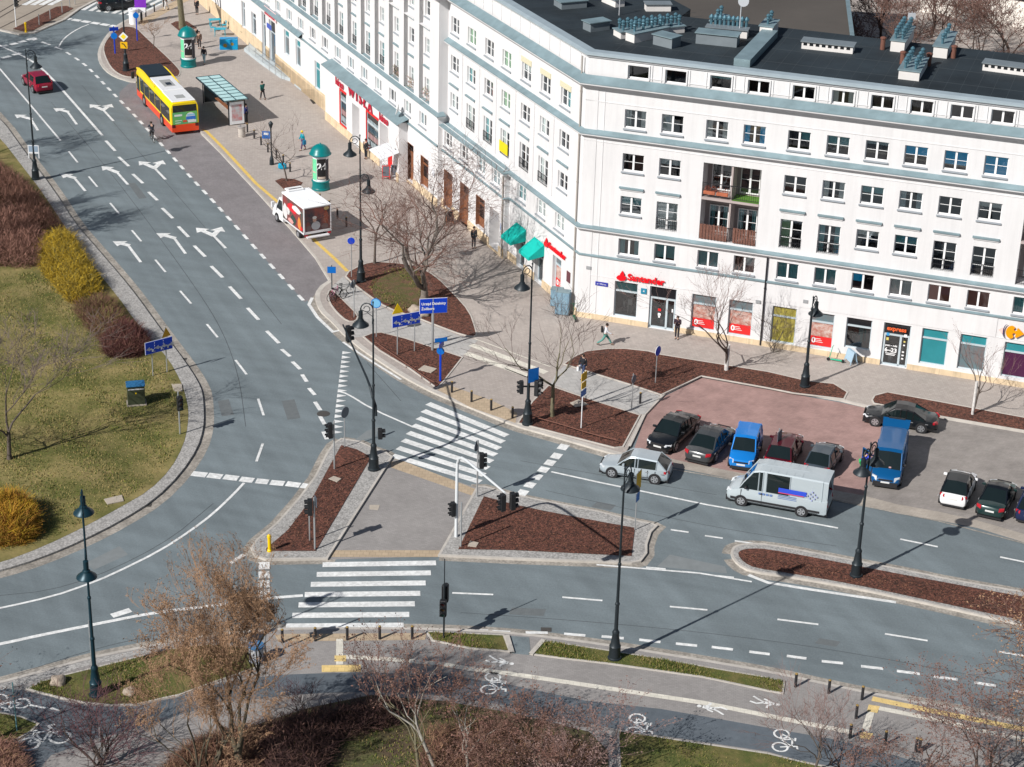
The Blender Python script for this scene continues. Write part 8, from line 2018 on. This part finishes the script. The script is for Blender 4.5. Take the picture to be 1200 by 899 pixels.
# trees outside the frame on the left, casting the branch shadows on the wide road
for i, ((tx, ty), h, sd_) in enumerate((((75, 165), 14.5, 41), ((112, 258), 14, 42), ((28, 62), 15, 43), ((92, 240), 14.5, 44), ((62, 48), 15, 45))):
    tg_ = at(tx, ty); q3 = (tg_.x-.743*h*.98, tg_.y-.669*h*.98, K)
    tree('bare_tree', ('bare tree beyond the left edge level with the slim kerb lamp', 'bare tree beyond the left edge level with the yellow bush', 'tall bare tree beyond the left edge near the tram corner', 'bare tree beyond the left edge level with the brown shrubs', 'second tall bare tree beyond the left edge near the tram corner')[i], 'tree', (0, 0), h, .48, .15, .45, 1, 6, sd_, B_DARK, T_BROWN, .35, 3, .06, nb=(2, 3), twig_r=.02, loc=q3, W=(3.4, 3.0) if tx != 62 and tx != 28 else (6, 5))
# tan tree at the bottom left
tree('catkin_tree', 'tall tan-brown tree full of catkins at the lower left', 'tree', (288, 912), 13.2, .34, .22, .16, 1, 6, 52, bark('bark_olive', (.10, .085, .05), (.06, .05, .04)), T_TAN, .75, 15, .040, (-.19, .05), (2, 4), twig_r=.012, lend=.74, W=(5.2, 1.9))
tree('catkin_tree', 'lower tan-brown tree filling the gap right of the tall catkin tree', 'tree', (240, 915), 8.5, .42, .13, .10, 2, 6, 53, MATS['bark_olive'], T_TAN, .6, 13, .042, (.02, 0), nb=(2, 3), lend=.74, W=(4.6, 2.2))
tree('purple_bush_tree', 'small purple-brown many-stemmed bare tree at the lower left', 'tree', (116, 897), 4.0, .62, .07, .12, 4, 4, 55, B_DARK, T_PURP, .25, 0, nb=(2, 4), twig_r=.012)
tree('birch_like_tree', 'brownish tree at the left edge over the cycle path', 'tree', (-30, 880), 7.5, .5, .09, .25, 1, 5, 57, B_PALE, T_BROWN, .2, 4, .05)
tree('red_bud_tree', 'thin tree with red buds leaning left over the guidance line', 'tree', (512, 908), 8.2, .40, .10, .40, 1, 5, 61, B_PALE, T_RED, .5, 3, .05, (-.17, .02), nb=(2, 3))
tree('red_bud_tree', 'second red-budded tree with pale stems at the bottom centre', 'tree', (492, 915), 7.2, .45, .09, .35, 1, 5, 63, B_GRN, T_RED, .5, 3, .05, (-.05, .04), nb=(2, 3))
tree('red_bud_tree', 'red-budded tree right of the pale-stemmed pair, over the cycle symbol', 'tree', (548, 915), 5.6, .5, .08, .38, 1, 5, 65, B_PALE, T_RED, .4, 3, .05, (.04, .1), nb=(2, 3))
tree('red_bud_tree', 'reddish tree leaning right beside the slab path at bottom centre', 'tree', (630, 925), 6.0, .5, .09, .25, 1, 5, 67, B_GRN, T_RED, .45, 3, .05, (.14, .1), nb=(2, 4))
tree('red_bud_tree', 'reddish bushy tree between the shrubs and the slab path', 'tree', (672, 935), 5.0, .55, .08, .2, 2, 5, 68, B_DARK, T_PINK, .3, 3, .05, nb=(2, 3))
tree('red_bud_tree', 'bushy pink-brown tree left of the slab path, low over the cycle path', 'tree', (590, 930), 4.8, .6, .08, .2, 2, 5, 69, B_DARK, T_RED, .3, 3, .05, nb=(2, 3))
tree('small_bare_tree', 'small bare tree over the lower right cycle symbol', 'tree', (955, 905), 5.0, .45, .07, .25, 1, 5, 71, B_GREY, T_PINK, .5, 0, nb=(2, 3))
tree('small_bare_tree', 'slender bare tree right of the small one at the bottom edge', 'tree', (985, 912), 4.6, .45, .06, .25, 1, 4, 72, B_DARK, T_PINK, .5, 1, .03, nb=(2, 3))
tree('old_bare_tree', 'old tree with mossy crooked limbs entering from the right edge', 'tree', (1250, 890), 9.8, .72, .26, .42, 1, 6, 83, bark('bark_mossy', (.13, .11, .045), (.07, .06, .05)), T_BROWN, .05, 3, .055, (-.10, 0), (2, 3), twig_r=.014, bud_m=T_TAN)
for i, (q, h, sd_, lb) in enumerate((((1085, 930), 5.6, 85, 'pink-budded tree over the yellow tactile line at the lower right'), ((1150, 925), 6.4, 86, 'pink-budded tree nearest the lower right corner'), ((1210, 935), 6.2, 87, 'pink-budded tree cut by the lower right corner'), ((1040, 950), 3.6, 88, 'low pink-budded bush left of the other lower right trees'))):
    tree('pink_bud_tree', lb, 'tree', q, h, .55, .09, .2, 1+(i % 2), 5, sd_, B_DARK, T_PINK, .35, 4, .05, nb=(2, 3), bud_m=T_RED)
# bare trees behind the block
rr = random.Random(3)
k = 0
words = ['first from the left', 'second from the left', 'third from the left', 'fourth from the left', 'fifth from the left', 'sixth from the left', 'seventh from the left', 'eighth from the left']
for i, (x, y, h) in enumerate(((985, 62, 7), (1030, 50, 9), (1075, 62, 10), (1115, 40, 9), (1150, 66, 10), (1190, 55, 11), (1100, 10, 9), (1040, 15, 8))):
    p = at(x, y+22, 2)
    tree('bare_tree', 'brown bare tree behind the dark roof, '+words[i] if i < 6 else ('bare tree far behind the dark roof, the right of two' if i == 6 else 'bare tree far behind the dark roof, the left of two'), 'tree', (0, 0), h, .6, .17, .25, 1, 5, 100+i, B_DARK, T_BROWN, .35, 3, .07, nb=(2, 4), twig_r=.02, loc=(p.x, p.y+3, 0))
# ---- shrubs and hedges: dense upright twigs
def hedge(name, label, poly_, h, n, m_, m2=None, zb=0.0, th=.02, leaf=.0, seed=5, tilt=.9, frac2=.3, cat='shrub'):
    rnd = random.Random(seed); n = int(n*1.7); th *= .55; P = px(poly_, K); xs = [p.x for p in P]; ys = [p.y for p in P]; cx, cy = sum(xs)/len(xs), sum(ys)/len(ys)
    def inside(x, y):
        c = False; j = len(P)-1
        for i in range(len(P)):
            if (P[i].y > y) != (P[j].y > y) and x < (P[j].x-P[i].x)*(y-P[i].y)/(P[j].y-P[i].y)+P[i].x: c = not c
            j = i
        return c
    def edge_d(x, y):
        m_ = 9
        for i in range(len(P)):
            a, b_ = P[i], P[(i+1) % len(P)]; ab = b_-a; t_ = max(0, min(1, (Vector((x, y))-a).dot(ab)/ab.length_squared)); m_ = min(m_, (Vector((x, y))-a-ab*t_).length)
        return m_
    t = thing(name, label, cat, (cx, cy, K)); A, B2 = MB(), MB(); c = 0
    while c < n:
        x, y = rnd.uniform(min(xs), max(xs)), rnd.uniform(min(ys), max(ys))
        if not inside(x, y): continue
        c += 1; d = edge_d(x, y); hh = h*min(1, .55+d*.5)*(1+.12*math.sin(x*2.1)*math.cos(y*1.7))*rnd.uniform(.72, 1.05)
        z0 = rnd.uniform(0, hh*.75) if rnd.random() < .75 else 0; z1 = min(hh, z0+rnd.uniform(.3, .7)*max(.4, hh*.5))
        ox, oy = rnd.gauss(0, tilt)*.35, rnd.gauss(0, tilt)*.35; a = rnd.random()*math.pi; w_ = th*rnd.uniform(.6, 1.6); dx, dy = w_*math.cos(a), w_*math.sin(a); X, Y = x-cx, y-cy
        M_ = B2 if (m2 and rnd.random() < frac2) else A
        M_.add([(X-dx, Y-dy, z0), (X+dx, Y+dy, z0), (X+ox+dx*.4, Y+oy+dy*.4, z1), (X+ox-dx*.4, Y+oy-dy*.4, z1)], [(0, 1, 2, 3)])
        if leaf:
            for _ in range(3):
                zz = z1-rnd.random()*.4*h; q = leaf*rnd.uniform(.5, 1.3); xx, yy = X+ox*rnd.random()+rnd.gauss(0, .05), Y+oy*rnd.random()+rnd.gauss(0, .05)
                M_.add([(xx, yy, zz), (xx+rnd.uniform(-q, q), yy+rnd.uniform(-q, q), zz+q), (xx+rnd.uniform(-q, q), yy+rnd.uniform(-q, q), zz-q*.3)], [(0, 1, 2)])
    A.build('twigs', m_, t)
    if m2: B2.build('foliage' if leaf else 'new_twigs', m2, t)
    return t
S_BR = mat('shrub_brown', (.15, .075, .052), rough=.95, var=.2, scale=.8); S_BR2 = mat('shrub_pinkbrown', (.24, .125, .095), rough=.95, var=.2, scale=.8); S_YEL = mat('forsythia_yellow', (.48, .32, .02), rough=.9, col2=(.30, .21, .025), scale=1.2, var=.15); S_OR = mat('orange_shrub', (.45, .24, .02), rough=.9, col2=(.30, .13, .03), scale=1.0); S_OL = mat('olive_twigs', (.16, .14, .04), rough=.9, var=.2, scale=1)
hedge('brown_shrub', 'broad pinkish-brown shrub mass at the left edge above the lawn', [(-60, 318), (0, 313), (25, 316), (48, 312), (52, 285), (40, 262), (28, 250), (0, 250), (-60, 250)], 1.7, 11000, S_BR2, S_BR, th=.03, seed=3)
hedge('brown_shrub', 'dark brown shrubs along the left verge above the yellow bush', [(-60, 245), (0, 250), (28, 262), (52, 280), (60, 270), (70, 285), (78, 280), (55, 245), (30, 220), (0, 200), (-60, 165)], 1.8, 12000, S_BR, S_BR2, th=.03, seed=4, frac2=.2)
hedge('forsythia_bush', 'bright yellow flowering bush on the left verge', [(46, 305), (52, 322), (68, 342), (80, 356), (96, 356), (118, 347), (116, 336), (102, 312), (90, 290), (78, 278), (62, 282), (48, 292)], 1.7, 9000, S_OL, S_YEL, th=.025, leaf=.07, seed=6, frac2=.8, cat='bush')
hedge('brown_shrub', 'brown shrub between the yellow bush and the round red-brown bush', [(86, 362), (96, 378), (110, 395), (125, 405), (150, 392), (148, 378), (135, 360), (120, 350), (100, 360)], 1.3, 7000, S_BR, S_OL, th=.025, seed=7, frac2=.3)
hedge('round_bush', 'round red-brown bush at the lower end of the verge shrubs', [(120, 412), (126, 419), (140, 421), (160, 420), (172, 412), (173, 400), (163, 390), (148, 387), (130, 392), (121, 402)], 1.5, 7000, mat('bush_redbrown', (.10, .035, .032), rough=.95, var=.2, scale=1), S_BR, th=.025, seed=8)
hedge('orange_bush', 'clipped orange-yellow bush at the left edge of the lower lawn', [(-60, 642), (0, 642), (25, 640), (42, 630), (44, 615), (38, 600), (20, 592), (0, 592), (-60, 595)], 2.0, 14000, S_OR, S_YEL, th=.025, leaf=.05, seed=9, frac2=.35, cat='bush')
hedge('shrub_thicket', 'dark reddish shrub thicket in the bottom bed right of the tan trees', [(305, 930), (300, 855), (340, 845), (385, 840), (430, 828), (470, 828), (475, 850), (400, 870), (370, 930)], 1.4, 6500, mat('thicket_dark', (.06, .03, .028), rough=.95, var=.25, scale=1), T_RED, th=.025, seed=10, frac2=.3)
hedge('shrub_thicket', 'brown shrub thicket along the bottom centre edge', [(480, 930), (500, 860), (560, 850), (640, 865), (700, 885), (700, 930)], 1.1, 6000, S_BR, T_TAN, th=.022, seed=12, frac2=.25)
hedge('shrub_thicket', 'dull brown thicket under the catkin trees at the bottom left', [(180, 935), (200, 895), (240, 870), (300, 858), (305, 935)], 1.4, 6500, S_BR, T_TAN, th=.025, seed=13, frac2=.4)
hedge('shrub_thicket', 'low reddish thicket left of the shrubs near the bottom left corner', [(-20, 935), (-20, 880), (20, 875), (30, 905), (28, 935)], 1.2, 4000, S_BR2, T_TAN, th=.025, seed=14)
tree('small_bare_tree', 'tiny dark bush at the upper edge of the bottom shrub bed', 'bush', (351, 838), 1.9, .5, .03, .1, 3, 4, 91, B_DARK, T_PURP, .4, 0, nb=(2, 3))
# a bit of weed against the wall and facade climbers
tree('climbing_shrub', 'leafless climbing shrub against the wall left of the downpipe', 'shrub', (905, 412), 3.6, .5, .03, .1, 3, 4, 95, B_GREY, T_GREY, .5, 0, nb=(2, 3))
# ---- grass and leaf litter that nobody could count
def tufts(label, polys, n, hmax, mats, seed, w_=.02, name='grass_tufts'):
    rnd = random.Random(seed); b = MB()
    for poly_, cnt in polys:
        P = px(poly_, K); tri = tessellate_polygon([[Vector((p.x, p.y, 0)) for p in P]]); ar = []
        for t3 in tri: a, c, d = (P[i] for i in t3); ar.append(abs((c-a).cross(d-a))/2)
        tot = sum(ar)
        for t3, A_ in zip(tri, ar):
            a, c, d = (P[i] for i in t3)
            for _ in range(int(cnt*A_/tot)):
                u, v = rnd.random(), rnd.random()
                if u+v > 1: u, v = 1-u, 1-v
                q = a+(c-a)*u+(d-a)*v; h = hmax*rnd.uniform(.3, 1)*(.6+.4*math.sin(q.x*1.3+q.y*.9)); an = rnd.random()*math.pi; dx, dy = w_*math.cos(an), w_*math.sin(an)
                b.add([(q.x-dx, q.y-dy, K), (q.x+dx, q.y+dy, K), (q.x+rnd.uniform(-.05, .05), q.y+rnd.uniform(-.05, .05), K+.05+h)], [(0, 1, 2)], rnd.randrange(len(mats)))
    return tag(b.build(name, mats), label, 'grass', kind='stuff')
G1 = mat('blade_green', (.14, .165, .025), rough=.9); G2 = mat('blade_straw', (.32, .25, .10), rough=.9); G3 = mat('blade_dark', (.05, .08, .016), rough=.9)
tufts('short green and straw grass blades on the verges south of the road', [(patches[0], 9000), (patches[1], 2500), (patches[2], 1600), (patches[3], 6500), (patches[4], 7000), ([(432, 338), (440, 322), (462, 314), (486, 315), (497, 330), (496, 356), (480, 366), (455, 360)], 2600)], 0, .16, [G1, G1, G3, G2], 71, .03)
tufts('thin worn grass on the left lawn', [([(-60, 320), (50, 320), (85, 362), (125, 410), (172, 420), (190, 420), (208, 447), (215, 480), (210, 520), (180, 565), (120, 600), (60, 632), (-60, 660)], 26000)], 0, .12, [G1, G2, G3, G2], 72, .035)
tufts('grass and leaf litter beneath the bottom shrubs', [([(180, 930), (235, 885), (300, 855), (435, 820), (520, 826), (600, 840), (700, 880), (710, 930)], 9000)], 0, .15, [G1, G3, G2], 73, .035)
# bark chips on the mulch beds
def chips(seed=9):
    rnd = random.Random(seed); b = MB()
    for poly_, cnt in (([(385, 560), (418, 530), (433, 538), (372, 640), (316, 645)], 1500), ([(567, 584), (700, 613), (742, 622), (738, 650), (600, 643), (538, 642)], 2500), ([(650, 455), (745, 488), (728, 520), (610, 492)], 1500), ([(690, 415), (760, 414), (875, 434), (985, 455), (975, 464), (822, 438), (775, 460), (665, 427)], 3000), ([(870, 648), (1200, 702), (1200, 726), (1000, 683), (880, 664)], 2600), ([(430, 396), (475, 399), (538, 420), (512, 452)], 900), ([(412, 328), (490, 314), (530, 347), (555, 390), (500, 376)], 900)):
        P = px(poly_, K); tri = tessellate_polygon([[Vector((p.x, p.y, 0)) for p in P]]); ar = [abs((P[t3[1]]-P[t3[0]]).cross(P[t3[2]]-P[t3[0]]))/2 for t3 in tri]; tot = sum(ar)
        for t3, A_ in zip(tri, ar):
            for _ in range(int(cnt*A_/tot)):
                u, v = rnd.random(), rnd.random()
                if u+v > 1: u, v = 1-u, 1-v
                q = P[t3[0]]+(P[t3[1]]-P[t3[0]])*u+(P[t3[2]]-P[t3[0]])*v; s_ = rnd.uniform(.03, .08); a = rnd.random()*6.28; z = K+.035
                b.add([(q.x+s_*math.cos(a), q.y+s_*math.sin(a), z+rnd.uniform(0, .03)), (q.x-s_*math.sin(a)*.5, q.y+s_*math.cos(a)*.5, z+rnd.uniform(0, .04)), (q.x-s_*math.cos(a), q.y-s_*math.sin(a), z+rnd.uniform(0, .03)), (q.x+s_*math.sin(a)*.5, q.y-s_*math.cos(a)*.5, z)], [(0, 1, 2, 3)], rnd.randrange(3))
    tag(b.build('bark_chips', [mat('chip_light', (.17, .075, .045)), mat('chip_mid', (.10, .042, .03)), mat('chip_dark', (.04, .02, .015))]), 'loose bark chips scattered over the mulch beds', 'bark chips', kind='stuff')
chips()
